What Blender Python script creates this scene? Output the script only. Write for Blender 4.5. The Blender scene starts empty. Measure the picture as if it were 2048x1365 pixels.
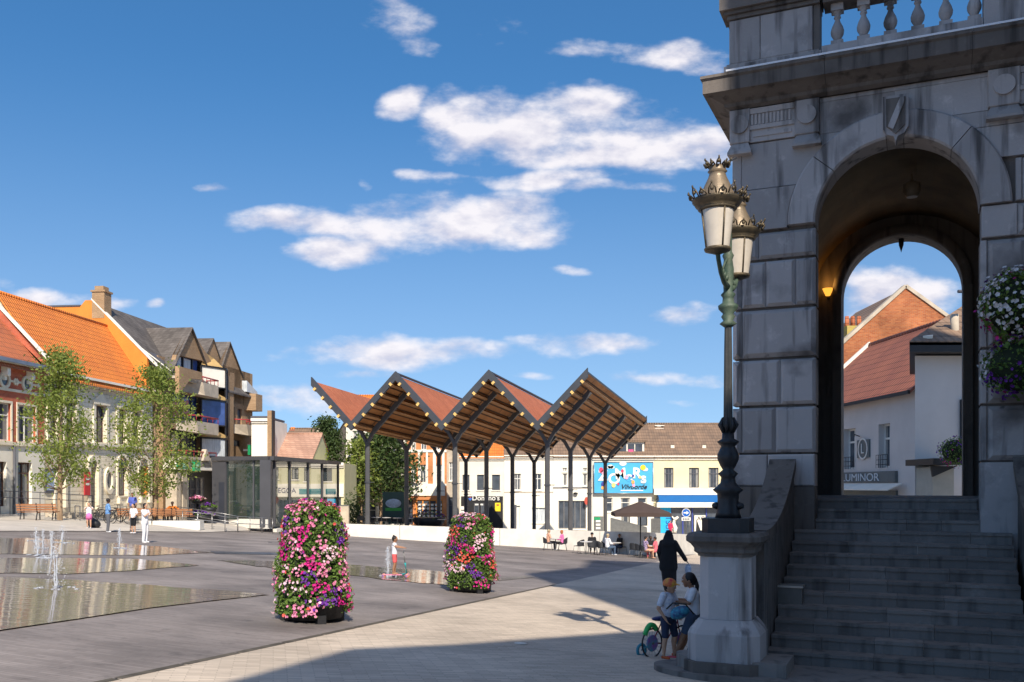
import bpy, math, random
from math import sin, cos, pi, radians, sqrt, exp
from mathutils import Vector, Matrix, noise
R = random.Random(11)
S = bpy.context.scene
C = S.collection
FPX, HY, H0 = 1870.0, 970.0, 2.0          # focal length and horizon used to survey the place, eye height

# ---------------------------------------------------------------- camera
cam = bpy.data.objects.new('camera', bpy.data.cameras.new('camera'))
C.objects.link(cam)
cam.location = (0, 0, H0)
cam.rotation_euler = (pi / 2, 0, 0)
cam.data.lens = 36 * FPX / 2048
cam.data.sensor_width = 36
cam.data.shift_y = (HY - 682.5) / 2048
cam.data.clip_start = 0.1
cam.data.clip_end = 3000
S.camera = cam

# ---------------------------------------------------------------- sky
SUN = Vector((0.139, -0.756, 0.640)).normalized()     # towards the sun
w = bpy.data.worlds.new('World'); S.world = w; w.use_nodes = True
nt = w.node_tree; nt.nodes.clear()
def N(tree, typ, **kw):
    n = tree.nodes.new(typ)
    for k, v in kw.items(): setattr(n, k, v)
    return n
def LK(tree, a, b): tree.links.new(a, b)
def mth(tree, op, a, b=None, c=None, clamp=False):
    n = N(tree, 'ShaderNodeMath', operation=op); n.use_clamp = clamp
    for i, v in enumerate((a, b, c)):
        if v is None: continue
        if isinstance(v, (int, float)): n.inputs[i].default_value = v
        else: LK(tree, v, n.inputs[i])
    return n.outputs[0]
# clouds: centres and sizes in the tangent plane of the sky directions (x/y, z/y)
blobs = [(950,235,105,60,1),(1060,275,205,72,1),(1180,215,115,46,1),(1290,290,170,60,1),(1410,300,100,46,1),(1150,320,240,30,1),
 (800,205,62,36,.95),(1080,362,200,20,.8),(1220,380,120,15,.8),(890,350,90,11,.6),
 (560,440,110,22,.85),(640,445,110,30,.9),(820,450,190,52,1),(960,440,170,58,1),(1040,470,90,36,.9),(680,500,100,30,.95),
 (790,25,60,60,.42),(850,92,50,24,.42),(990,80,70,28,.3),(1155,95,70,18,.35),(1340,108,110,32,.8),(1400,135,60,28,.75),
 (790,705,230,34,.85),(715,745,80,14,.6),(900,700,110,22,.75),(1170,683,150,24,.8),(1110,695,60,20,.7),(1350,755,120,18,.65),(1370,802,80,9,.4),
 (600,800,120,34,.7),(540,780,70,16,.5),(100,592,90,26,.95),(240,608,45,18,.8),(312,612,22,10,.6),
 (438,378,34,12,.55),(1036,556,36,12,.4),(1130,547,28,10,.4),(1375,632,45,22,.6),(730,365,18,14,.3),(1055,753,50,8,.4),
 (1770,600,100,56,1),(1850,590,80,40,.9),(1600,640,90,20,.6),(-160,560,160,40,.9),(2300,400,260,80,1),(-400,250,200,60,.9)]
grp = bpy.data.node_groups.new('cloud_density', 'ShaderNodeTree')
grp.interface.new_socket('V', in_out='INPUT', socket_type='NodeSocketVector')
grp.interface.new_socket('D', in_out='OUTPUT', socket_type='NodeSocketFloat')
gi, go = N(grp, 'NodeGroupInput'), N(grp, 'NodeGroupOutput')
mp = N(grp, 'ShaderNodeMapping'); mp.inputs['Scale'].default_value = (1, 1.9, 1); LK(grp, gi.outputs[0], mp.inputs[0])
n1 = N(grp, 'ShaderNodeTexNoise'); n1.inputs['Scale'].default_value = 9; n1.inputs['Detail'].default_value = 3
LK(grp, mp.outputs[0], n1.inputs['Vector'])
vs = N(grp, 'ShaderNodeVectorMath', operation='SUBTRACT'); LK(grp, n1.outputs['Color'], vs.inputs[0]); vs.inputs[1].default_value = (.5, .5, .5)
vm = N(grp, 'ShaderNodeVectorMath', operation='MULTIPLY_ADD'); LK(grp, vs.outputs[0], vm.inputs[0]); vm.inputs[1].default_value = (.075, .03, 0)
LK(grp, gi.outputs[0], vm.inputs[2])
acc = None
for (px, py, rx, ry, wt) in blobs:
    a = N(grp, 'ShaderNodeVectorMath', operation='SUBTRACT'); LK(grp, vm.outputs[0], a.inputs[0])
    a.inputs[1].default_value = ((px - 1024) / FPX, (HY - py) / FPX, 0)
    b = N(grp, 'ShaderNodeVectorMath', operation='MULTIPLY'); LK(grp, a.outputs[0], b.inputs[0])
    b.inputs[1].default_value = (FPX / rx, FPX / ry, 0)
    d = N(grp, 'ShaderNodeVectorMath', operation='DOT_PRODUCT'); LK(grp, b.outputs[0], d.inputs[0]); LK(grp, b.outputs[0], d.inputs[1])
    v = mth(grp, 'MULTIPLY_ADD', d.outputs['Value'], -0.62 * wt, wt)
    acc = v if acc is None else mth(grp, 'SMOOTH_MAX', acc, v, .18)
n2 = N(grp, 'ShaderNodeTexNoise'); n2.inputs['Scale'].default_value = 13; n2.inputs['Detail'].default_value = 9; n2.inputs['Roughness'].default_value = .56
LK(grp, mp.outputs[0], n2.inputs['Vector'])
s = mth(grp, 'SUBTRACT', n2.outputs['Fac'], .52)
s = mth(grp, 'MULTIPLY_ADD', s, 2.5, acc)
mr = N(grp, 'ShaderNodeMapRange', interpolation_type='SMOOTHSTEP'); LK(grp, s, mr.inputs[0])
mr.inputs[1].default_value = .12; mr.inputs[2].default_value = 1.05
LK(grp, mr.outputs[0], go.inputs[0])

tc = N(nt, 'ShaderNodeTexCoord'); sx = N(nt, 'ShaderNodeSeparateXYZ'); LK(nt, tc.outputs['Generated'], sx.inputs[0])
yy = mth(nt, 'MAXIMUM', mth(nt, 'ABSOLUTE', sx.outputs[1]), .08)
u = mth(nt, 'DIVIDE', sx.outputs[0], yy); v = mth(nt, 'DIVIDE', sx.outputs[2], yy)
cb = N(nt, 'ShaderNodeCombineXYZ'); LK(nt, u, cb.inputs[0]); LK(nt, v, cb.inputs[1])
up = N(nt, 'ShaderNodeVectorMath', operation='ADD'); LK(nt, cb.outputs[0], up.inputs[0]); up.inputs[1].default_value = (.005, .012, 0)
g1 = N(nt, 'ShaderNodeGroup', node_tree=grp); LK(nt, cb.outputs[0], g1.inputs[0])
def puff(vec):
    q = N(nt, 'ShaderNodeMapping'); q.inputs['Scale'].default_value = (1, 1.9, 1); LK(nt, vec, q.inputs[0])
    n5 = N(nt, 'ShaderNodeTexNoise'); n5.inputs['Scale'].default_value = 13; n5.inputs['Detail'].default_value = 5; n5.inputs['Roughness'].default_value = .55; LK(nt, q.outputs[0], n5.inputs['Vector']); return n5.outputs['Fac']
rel = mth(nt, 'SUBTRACT', puff(up.outputs[0]), puff(cb.outputs[0]))
g2r = N(nt, 'ShaderNodeMapRange'); g2r.inputs[1].default_value = -.10; g2r.inputs[2].default_value = .13; LK(nt, rel, g2r.inputs[0])
g2 = g2r
sky = N(nt, 'ShaderNodeTexSky', sky_type='NISHITA'); sky.sun_disc = False
sky.sun_elevation = radians(39.8); sky.sun_rotation = radians(169.6)
sky.air_density = 1.0; sky.dust_density = .15; sky.ozone_density = 1.2
sv = N(nt, 'ShaderNodeVectorMath', operation='ADD'); LK(nt, tc.outputs['Generated'], sv.inputs[0]); sv.inputs[1].default_value = (0, 0, .14)
svn = N(nt, 'ShaderNodeVectorMath', operation='NORMALIZE'); LK(nt, sv.outputs[0], svn.inputs[0]); LK(nt, svn.outputs[0], sky.inputs[0])
hs = N(nt, 'ShaderNodeHueSaturation'); hs.inputs['Saturation'].default_value = 1.38; hs.inputs['Value'].default_value = .92; LK(nt, sky.outputs[0], hs.inputs['Color'])
shade = N(nt, 'ShaderNodeMix', data_type='RGBA'); LK(nt, g2.outputs[0], shade.inputs[0])
shade.inputs[6].default_value = (5.7, 5.45, 5.6, 1); shade.inputs[7].default_value = (3.9, 3.85, 4.5, 1)
hzf = N(nt, 'ShaderNodeMapRange', interpolation_type='SMOOTHSTEP'); hzf.inputs[1].default_value = -.02; hzf.inputs[2].default_value = .42; hzf.inputs[3].default_value = .36; hzf.inputs[4].default_value = .03; LK(nt, sx.outputs[2], hzf.inputs[0])
pale = N(nt, 'ShaderNodeMix', data_type='RGBA'); LK(nt, hzf.outputs[0], pale.inputs[0]); LK(nt, hs.outputs[0], pale.inputs[6]); pale.inputs[7].default_value = (3.2, 3.6, 4.0, 1)
cm = N(nt, 'ShaderNodeMix', data_type='RGBA')
# scattered clouds added above the surveyed ones to whiten the sky's fill light
hz = mth(nt, 'ADD', mth(nt, 'MAXIMUM', sx.outputs[2], 0), .22)
oc = N(nt, 'ShaderNodeCombineXYZ'); LK(nt, mth(nt, 'DIVIDE', sx.outputs[0], hz), oc.inputs[0]); LK(nt, mth(nt, 'DIVIDE', sx.outputs[1], hz), oc.inputs[1])
n6 = N(nt, 'ShaderNodeTexNoise'); n6.inputs['Scale'].default_value = 2.2; n6.inputs['Detail'].default_value = 6; n6.inputs['Roughness'].default_value = .55; LK(nt, oc.outputs[0], n6.inputs['Vector'])
r6 = N(nt, 'ShaderNodeMapRange', interpolation_type='SMOOTHSTEP'); r6.inputs[1].default_value = .47; r6.inputs[2].default_value = .62; LK(nt, n6.outputs['Fac'], r6.inputs[0])
k6 = N(nt, 'ShaderNodeMapRange', interpolation_type='SMOOTHSTEP'); k6.inputs[1].default_value = .50; k6.inputs[2].default_value = .58; LK(nt, sx.outputs[2], k6.inputs[0])
cover = mth(nt, 'MAXIMUM', g1.outputs[0], mth(nt, 'MULTIPLY', r6.outputs[0], k6.outputs[0]))
LK(nt, mth(nt, 'MULTIPLY', cover, .93), cm.inputs[0]); LK(nt, pale.outputs[2], cm.inputs[6]); LK(nt, shade.outputs[2], cm.inputs[7])
bg = N(nt, 'ShaderNodeBackground'); bg.inputs[1].default_value = .145; LK(nt, cm.outputs[2], bg.inputs[0])
wo = N(nt, 'ShaderNodeOutputWorld'); LK(nt, bg.outputs[0], wo.inputs[0])

# ---------------------------------------------------------------- sun, exposure
sl = bpy.data.lights.new('sun', 'SUN'); sl.energy = 4.9; sl.angle = radians(.53); sl.color = (1, .91, .78)
so = bpy.data.objects.new('sun', sl); C.objects.link(so); so.rotation_euler = (-SUN).to_track_quat('-Z', 'Y').to_euler(); so.location = (20, -60, 60)
S.view_settings.view_transform = 'Standard'; S.view_settings.look = 'None'
S.view_settings.exposure = 0.3; S.view_settings.gamma = 1; S.view_settings.use_curve_mapping = False
S.cycles.max_bounces = 8; S.cycles.diffuse_bounces = 3; S.cycles.glossy_bounces = 3; S.cycles.transmission_bounces = 6; S.cycles.transparent_max_bounces = 12
S.cycles.use_denoising = True
w.cycles.sampling_method = 'MANUAL'; w.cycles.sample_map_resolution = 512

# ---------------------------------------------------------------- materials
_M = {}
def mat_base(name):
    m = bpy.data.materials.new(name); m.use_nodes = True
    t = m.node_tree; p = t.nodes['Principled BSDF']
    return m, t, p
def setc(p, sock, c): p.inputs[sock].default_value = (c[0], c[1], c[2], 1)
def coords(t, flat=False, obj=True):
    c = N(t, 'ShaderNodeTexCoord')
    o = c.outputs['Object' if obj else 'Generated']
    if not flat: return o
    s = N(t, 'ShaderNodeSeparateXYZ'); LK(t, o, s.inputs[0])
    k = N(t, 'ShaderNodeCombineXYZ'); LK(t, mth(t, 'ADD', s.outputs[0], s.outputs[1]), k.inputs[0]); LK(t, s.outputs[2], k.inputs[1])
    return k.outputs[0]
def MAT(name, col, rough=.7, var=.15, scale=2.0, bump=.15, metal=0, spec=.4, col2=None, detail=6, stretch=None, emit=None):
    """plain surface with procedural grain, soft mottling and fine relief"""
    if name in _M: return _M[name]
    m, t, p = mat_base(name)
    c2 = col2 or tuple(x * (1 - var) for x in col); c1 = tuple(min(1, x * (1 + var * .5)) for x in col) if not col2 else col
    mp = N(t, 'ShaderNodeMapping'); mp.inputs['Scale'].default_value = stretch or (1, 1, 1); LK(t, coords(t), mp.inputs[0])
    n = N(t, 'ShaderNodeTexNoise'); n.inputs['Scale'].default_value = scale; n.inputs['Detail'].default_value = detail; n.inputs['Roughness'].default_value = .6
    LK(t, mp.outputs[0], n.inputs['Vector'])
    r = N(t, 'ShaderNodeMapRange'); r.inputs[1].default_value = .35; r.inputs[2].default_value = .65; LK(t, n.outputs['Fac'], r.inputs[0])
    x = N(t, 'ShaderNodeMix', data_type='RGBA'); LK(t, r.outputs[0], x.inputs[0])
    x.inputs[6].default_value = (*c1, 1); x.inputs[7].default_value = (*c2, 1)
    LK(t, x.outputs[2], p.inputs['Base Color'])
    p.inputs['Roughness'].default_value = rough; p.inputs['Metallic'].default_value = metal; p.inputs['Specular IOR Level'].default_value = spec
    if bump:
        n3 = N(t, 'ShaderNodeTexNoise'); n3.inputs['Scale'].default_value = scale * 9; n3.inputs['Detail'].default_value = 4; LK(t, mp.outputs[0], n3.inputs['Vector'])
        b = N(t, 'ShaderNodeBump'); b.inputs['Strength'].default_value = bump; b.inputs['Distance'].default_value = .02
        LK(t, n3.outputs['Fac'], b.inputs['Height']); LK(t, b.outputs[0], p.inputs['Normal'])
    if emit:
        setc(p, 'Emission Color', emit[:3]); p.inputs['Emission Strength'].default_value = emit[3]
    _M[name] = m; return m
def UNITS(name, c1, c2, mortar, bw, bh, gap=.012, rough=.8, bump=.5, flat=True, offs=.5, rot=0, var=.5, slope=1.0, squash=None):
    """brick, tile or paver courses: colour per unit, recessed joints by fine relief"""
    if name in _M: return _M[name]
    m, t, p = mat_base(name)
    v = coords(t, flat)
    mp = N(t, 'ShaderNodeMapping'); mp.inputs['Rotation'].default_value = (0, 0, rot); mp.inputs['Scale'].default_value = (1, slope, 1); LK(t, v, mp.inputs[0])
    b = N(t, 'ShaderNodeTexBrick'); b.offset = offs; LK(t, mp.outputs[0], b.inputs['Vector'])
    for k, c in (('Color1', c1), ('Color2', c2), ('Mortar', mortar)): b.inputs[k].default_value = (*c, 1)
    b.inputs['Scale'].default_value = 1; b.inputs['Mortar Size'].default_value = gap; b.inputs['Mortar Smooth'].default_value = .2
    b.inputs['Bias'].default_value = 0; b.inputs['Brick Width'].default_value = bw; b.inputs['Row Height'].default_value = bh
    n = N(t, 'ShaderNodeTexNoise'); n.inputs['Scale'].default_value = .45; n.inputs['Detail'].default_value = 7; LK(t, mp.outputs[0], n.inputs['Vector'])
    r = N(t, 'ShaderNodeMapRange'); r.inputs[1].default_value = .3; r.inputs[2].default_value = .7; r.inputs[3].default_value = 1 - var * .5; r.inputs[4].default_value = 1 + var * .4; LK(t, n.outputs['Fac'], r.inputs[0])
    n8 = N(t, 'ShaderNodeTexNoise'); n8.inputs['Scale'].default_value = 2.1; n8.inputs['Detail'].default_value = 9; n8.inputs['Roughness'].default_value = .7; LK(t, mp.outputs[0], n8.inputs['Vector'])
    r8 = N(t, 'ShaderNodeMapRange'); r8.inputs[1].default_value = .56; r8.inputs[2].default_value = .70; r8.inputs[4].default_value = var*.45; LK(t, n8.outputs['Fac'], r8.inputs[0])
    x = N(t, 'ShaderNodeVectorMath', operation='SCALE'); LK(t, b.outputs['Color'], x.inputs[0]); LK(t, mth(t, 'SUBTRACT', r.outputs[0], r8.outputs[0]), x.inputs['Scale'])
    LK(t, x.outputs[0], p.inputs['Base Color'])
    p.inputs['Roughness'].default_value = rough; p.inputs['Specular IOR Level'].default_value = .3
    n3 = N(t, 'ShaderNodeTexNoise'); n3.inputs['Scale'].default_value = 14; LK(t, mp.outputs[0], n3.inputs['Vector'])
    h = mth(t, 'MULTIPLY_ADD', n3.outputs['Fac'], .35, mth(t, 'SUBTRACT', 1, b.outputs['Fac']))
    bp = N(t, 'ShaderNodeBump'); bp.inputs['Strength'].default_value = bump; bp.inputs['Distance'].default_value = .03
    LK(t, h, bp.inputs['Height']); LK(t, bp.outputs[0], p.inputs['Normal'])
    _M[name] = m; return m
def TILES(name, c1, c2, wave=.22, row=.3, bump=.9, var=.5):
    """pantiles: a rolled profile along the eave, stepped courses up the slope"""
    if name in _M: return _M[name]
    m, t, p = mat_base(name)
    c = N(t, 'ShaderNodeTexCoord'); s = N(t, 'ShaderNodeSeparateXYZ'); LK(t, c.outputs['Object'], s.inputs[0])
    fx = mth(t, 'MULTIPLY', s.outputs[0], 2 * pi / wave); fz = mth(t, 'FRACT', mth(t, 'DIVIDE', s.outputs[2], row))
    hx = mth(t, 'MULTIPLY_ADD', mth(t, 'SINE', fx), .5, .5)
    h = mth(t, 'MULTIPLY_ADD', fz, -.8, hx)
    bp = N(t, 'ShaderNodeBump'); bp.inputs['Strength'].default_value = bump; bp.inputs['Distance'].default_value = .06
    LK(t, h, bp.inputs['Height']); LK(t, bp.outputs[0], p.inputs['Normal'])
    cx = N(t, 'ShaderNodeCombineXYZ'); LK(t, mth(t, 'FLOOR', mth(t, 'DIVIDE', s.outputs[0], wave)), cx.inputs[0]); LK(t, mth(t, 'FLOOR', mth(t, 'DIVIDE', s.outputs[2], row)), cx.inputs[1])
    wn = N(t, 'ShaderNodeTexWhiteNoise', noise_dimensions='2D'); LK(t, cx.outputs[0], wn.inputs['Vector'])
    n = N(t, 'ShaderNodeTexNoise'); n.inputs['Scale'].default_value = .5; n.inputs['Detail'].default_value = 8; LK(t, c.outputs['Object'], n.inputs['Vector'])
    f = mth(t, 'MULTIPLY_ADD', wn.outputs['Value'], .5, mth(t, 'MULTIPLY_ADD', n.outputs['Fac'], 1.6, -.55), clamp=True)
    x = N(t, 'ShaderNodeMix', data_type='RGBA'); LK(t, f, x.inputs[0]); x.inputs[6].default_value = (*c1, 1); x.inputs[7].default_value = (*c2, 1)
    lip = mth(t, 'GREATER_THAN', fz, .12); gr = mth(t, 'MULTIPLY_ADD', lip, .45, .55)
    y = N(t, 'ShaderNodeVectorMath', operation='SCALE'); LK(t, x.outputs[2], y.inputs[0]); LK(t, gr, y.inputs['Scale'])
    LK(t, y.outputs[0], p.inputs['Base Color']); p.inputs['Roughness'].default_value = .75
    _M[name] = m; return m
def GLASS(name, col=(.02, .025, .03), rough=.04, var=.3, spec=.6):
    if name in _M: return _M[name]
    m, t, p = mat_base(name)
    n = N(t, 'ShaderNodeTexNoise'); n.inputs['Scale'].default_value = 1.3; n.inputs['Detail'].default_value = 2; LK(t, coords(t), n.inputs['Vector'])
    x = N(t, 'ShaderNodeMix', data_type='RGBA'); LK(t, n.outputs['Fac'], x.inputs[0]); x.inputs[6].default_value = (*col, 1)
    x.inputs[7].default_value = (*[k * (1 + var * 3) for k in col], 1)
    LK(t, x.outputs[2], p.inputs['Base Color']); p.inputs['Roughness'].default_value = rough; p.inputs['Specular IOR Level'].default_value = spec
    b = N(t, 'ShaderNodeBump'); b.inputs['Strength'].default_value = .06; b.inputs['Distance'].default_value = .05; LK(t, n.outputs['Fac'], b.inputs['Height']); LK(t, b.outputs[0], p.inputs['Normal'])
    _M[name] = m; return m
def STONE(name, c1, c2, dark, streak=.5, scale=1.0, bump=.35):
    """weathered ashlar: mottling, rain streaks running down, dark lichen blotches"""
    if name in _M: return _M[name]
    m, t, p = mat_base(name)
    g = N(t, 'ShaderNodeNewGeometry'); o = g.outputs['Position']
    n = N(t, 'ShaderNodeTexNoise'); n.inputs['Scale'].default_value = 1.6 * scale; n.inputs['Detail'].default_value = 9; n.inputs['Roughness'].default_value = .65; LK(t, o, n.inputs['Vector'])
    x = N(t, 'ShaderNodeMix', data_type='RGBA'); LK(t, n.outputs['Fac'], x.inputs[0]); x.inputs[6].default_value = (*c1, 1); x.inputs[7].default_value = (*c2, 1)
    mp = N(t, 'ShaderNodeMapping'); mp.inputs['Scale'].default_value = (5 * scale, 5 * scale, .45 * scale); LK(t, o, mp.inputs[0])
    n2 = N(t, 'ShaderNodeTexNoise'); n2.inputs['Scale'].default_value = 1; n2.inputs['Detail'].default_value = 5; LK(t, mp.outputs[0], n2.inputs['Vector'])
    r = N(t, 'ShaderNodeMapRange'); r.inputs[1].default_value = .52; r.inputs[2].default_value = .68; r.inputs[4].default_value = streak; LK(t, n2.outputs['Fac'], r.inputs[0])
    n4 = N(t, 'ShaderNodeTexNoise'); n4.inputs['Scale'].default_value = .9 * scale; n4.inputs['Detail'].default_value = 6; LK(t, o, n4.inputs['Vector'])
    r4 = N(t, 'ShaderNodeMapRange'); r4.inputs[1].default_value = .58; r4.inputs[2].default_value = .72; r4.inputs[4].default_value = streak * .9; LK(t, n4.outputs['Fac'], r4.inputs[0])
    y = N(t, 'ShaderNodeMix', data_type='RGBA'); LK(t, mth(t, 'MAXIMUM', r.outputs[0], r4.outputs[0]), y.inputs[0]); LK(t, x.outputs[2], y.inputs[6]); y.inputs[7].default_value = (*dark, 1)
    oi = N(t, 'ShaderNodeObjectInfo'); n7 = N(t, 'ShaderNodeTexNoise'); n7.inputs['Scale'].default_value = 2.6; n7.inputs['Detail'].default_value = 8; n7.inputs['Roughness'].default_value = .75; LK(t, o, n7.inputs['Vector'])
    r7 = N(t, 'ShaderNodeMapRange'); r7.inputs[1].default_value = .56; r7.inputs[2].default_value = .68; r7.inputs[4].default_value = .30; LK(t, n7.outputs['Fac'], r7.inputs[0])
    vv = mth(t, 'ADD', mth(t, 'MULTIPLY_ADD', oi.outputs['Random'], .34, .84), r7.outputs[0])
    y2 = N(t, 'ShaderNodeVectorMath', operation='SCALE'); LK(t, y.outputs[2], y2.inputs[0]); LK(t, vv, y2.inputs['Scale'])
    LK(t, y2.outputs[0], p.inputs['Base Color']); p.inputs['Roughness'].default_value = .8; p.inputs['Specular IOR Level'].default_value = .3
    n3 = N(t, 'ShaderNodeTexNoise'); n3.inputs['Scale'].default_value = 22; n3.inputs['Detail'].default_value = 6; LK(t, o, n3.inputs['Vector'])
    b = N(t, 'ShaderNodeBump'); b.inputs['Strength'].default_value = bump; b.inputs['Distance'].default_value = .015
    LK(t, n3.outputs['Fac'], b.inputs['Height']); LK(t, b.outputs[0], p.inputs['Normal'])
    _M[name] = m; return m

# ---------------------------------------------------------------- mesh builder
class MB:
    def __init__(s): s.v = []; s.f = []; s.m = []; s.sm = []
    def add(s, vs, fs, mi=0, smooth=False):
        o = len(s.v); s.v += [tuple(x) for x in vs]
        for f in fs: s.f.append(tuple(o + i for i in f)); s.m.append(mi); s.sm.append(smooth)
        return s
    def box(s, x0, x1, y0, y1, z0, z1, mi=0):
        if x0 > x1: x0, x1 = x1, x0
        if y0 > y1: y0, y1 = y1, y0
        if z0 > z1: z0, z1 = z1, z0
        return s.add([(x0,y0,z0),(x1,y0,z0),(x1,y1,z0),(x0,y1,z0),(x0,y0,z1),(x1,y0,z1),(x1,y1,z1),(x0,y1,z1)],
                     [(0,3,2,1),(4,5,6,7),(0,1,5,4),(1,2,6,5),(2,3,7,6),(3,0,4,7)], mi)
    def block(s, x0, x1, y0, y1, z0, z1, c=.03, mi=0):
        """a stone with its four front edges chamfered (front is -y)"""
        return s.add([(x0,y0+c,z0),(x1,y0+c,z0),(x1,y0+c,z1),(x0,y0+c,z1),(x0+c,y0,z0+c),(x1-c,y0,z0+c),(x1-c,y0,z1-c),(x0+c,y0,z1-c),
                      (x0,y1,z0),(x1,y1,z0),(x1,y1,z1),(x0,y1,z1)],
                     [(4,5,6,7),(0,1,5,4),(1,2,6,5),(2,3,7,6),(3,0,4,7),(0,8,9,1),(1,9,10,2),(2,10,11,3),(3,11,8,0),(8,11,10,9)], mi)
    def prism(s, poly, y0, y1, mi=0):
        """polygon in (x,z), extruded along y"""
        n = len(poly); vs = [(x, y0, z) for x, z in poly] + [(x, y1, z) for x, z in poly]
        return s.add(vs, [tuple(range(n)), tuple(range(2 * n - 1, n - 1, -1))] + [(i, i + n, (i + 1) % n + n, (i + 1) % n) for i in range(n)], mi)
    def prismx(s, poly, x0, x1, mi=0):
        n = len(poly); vs = [(x0, y, z) for y, z in poly] + [(x1, y, z) for y, z in poly]
        return s.add(vs, [tuple(range(n)), tuple(range(2 * n - 1, n - 1, -1))] + [(i, i + n, (i + 1) % n + n, (i + 1) % n) for i in range(n)], mi)
    def prismz(s, poly, z0, z1, mi=0):
        n = len(poly); vs = [(x, y, z0) for x, y in poly] + [(x, y, z1) for x, y in poly]
        return s.add(vs, [tuple(range(n - 1, -1, -1)), tuple(range(n, 2 * n))] + [(i, (i + 1) % n, (i + 1) % n + n, i + n) for i in range(n)], mi)
    def tube(s, pts, r, n=8, mi=0, caps=True, smooth=True):
        pts = [Vector(p) for p in pts]; k = len(pts)
        rs = r if isinstance(r, (list, tuple)) else [r] * k
        o = len(s.v); ref = None
        for i, p in enumerate(pts):
            t = (pts[min(i + 1, k - 1)] - pts[max(i - 1, 0)]).normalized()
            if ref is None: ref = Vector((0, 0, 1)) if abs(t.z) < .9 else Vector((1, 0, 0))
            a = t.cross(ref).normalized(); b = t.cross(a).normalized(); ref = a.cross(t).normalized() if False else ref
            if abs(t.dot(ref)) > .97: ref = Vector((1, 0, 0)) if abs(t.x) < .9 else Vector((0, 1, 0)); a = t.cross(ref).normalized(); b = t.cross(a).normalized()
            for j in range(n):
                q = 2 * pi * j / n; s.v.append(tuple(p + (a * cos(q) + b * sin(q)) * rs[i]))
        for i in range(k - 1):
            for j in range(n):
                j2 = (j + 1) % n
                s.f.append((o + i*n + j, o + i*n + j2, o + (i+1)*n + j2, o + (i+1)*n + j)); s.m.append(mi); s.sm.append(smooth)
        if caps:
            s.f.append(tuple(o + j for j in range(n - 1, -1, -1))); s.m.append(mi); s.sm.append(False)
            s.f.append(tuple(o + (k - 1) * n + j for j in range(n))); s.m.append(mi); s.sm.append(False)
        return s
    def bar(s, p0, p1, w, h, mi=0, up=(0, 0, 1)):
        p0, p1 = Vector(p0), Vector(p1); t = (p1 - p0).normalized(); up = Vector(up)
        if abs(t.dot(up)) > .98: up = Vector((0, 1, 0))
        a = t.cross(up).normalized() * w / 2; b = a.cross(t).normalized() * h / 2
        vs = [p0-a-b, p0+a-b, p0+a+b, p0-a+b, p1-a-b, p1+a-b, p1+a+b, p1-a+b]
        return s.add(vs, [(0,1,2,3),(7,6,5,4),(0,4,5,1),(1,5,6,2),(2,6,7,3),(3,7,4,0)], mi)
    def lathe(s, prof, n=20, cx=0, cy=0, mi=0, smooth=True, ph=0, sx=1, sy=1, caps=True):
        o = len(s.v); k = len(prof)
        for r, z in prof:
            for j in range(n):
                q = 2 * pi * j / n + ph; s.v.append((cx + r * cos(q) * sx, cy + r * sin(q) * sy, z))
        for i in range(k - 1):
            for j in range(n):
                j2 = (j + 1) % n
                s.f.append((o + i*n + j, o + i*n + j2, o + (i+1)*n + j2, o + (i+1)*n + j)); s.m.append(mi); s.sm.append(smooth)
        if caps:
            s.f.append(tuple(o + j for j in range(n - 1, -1, -1))); s.m.append(mi); s.sm.append(False)
            s.f.append(tuple(o + (k - 1) * n + j for j in range(n))); s.m.append(mi); s.sm.append(False)
        return s
    def ell(s, c, r, nu=14, nv=8, mi=0, M=None):
        vs = []; fs = []
        for i in range(nv + 1):
            th = pi * i / nv
            for j in range(nu):
                q = 2 * pi * j / nu; p = Vector((r[0] * sin(th) * cos(q), r[1] * sin(th) * sin(q), r[2] * cos(th)))
                if M is not None: p = M @ p
                vs.append(p + Vector(c))
        for i in range(nv):
            for j in range(nu):
                j2 = (j + 1) % nu; fs.append((i*nu + j, (i+1)*nu + j, (i+1)*nu + j2, i*nu + j2))
        return s.add(vs, fs, mi, True)
    def build(s, name, mats, parent=None, loc=(0, 0, 0)):
        me = bpy.data.meshes.new(name); me.from_pydata(s.v, [], s.f)
        mats = mats if isinstance(mats, (list, tuple)) else [mats]
        for m in mats: me.materials.append(m)
        me.polygons.foreach_set('material_index', s.m); me.polygons.foreach_set('use_smooth', s.sm)
        me.update()
        o = bpy.data.objects.new(name, me); C.objects.link(o); o.location = loc
        if parent: o.parent = parent
        return o
def tag(o, label=None, cat=None, group=None, kind=None):
    if label: o['label'] = label
    if cat: o['category'] = cat
    if group: o['group'] = group
    if kind: o['kind'] = kind
    return o
def thing(name, label, cat, loc=(0, 0, 0), rz=0, group=None):
    o = bpy.data.objects.new(name, None); C.objects.link(o); o.empty_display_size = .3
    o.location = loc; o.rotation_euler = (0, 0, rz)
    return tag(o, label, cat, group)
def copy_tree(o, parent=None):
    c = o.copy(); C.objects.link(c); c.parent = parent
    for ch in o.children: copy_tree(ch, c)
    return c
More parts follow.
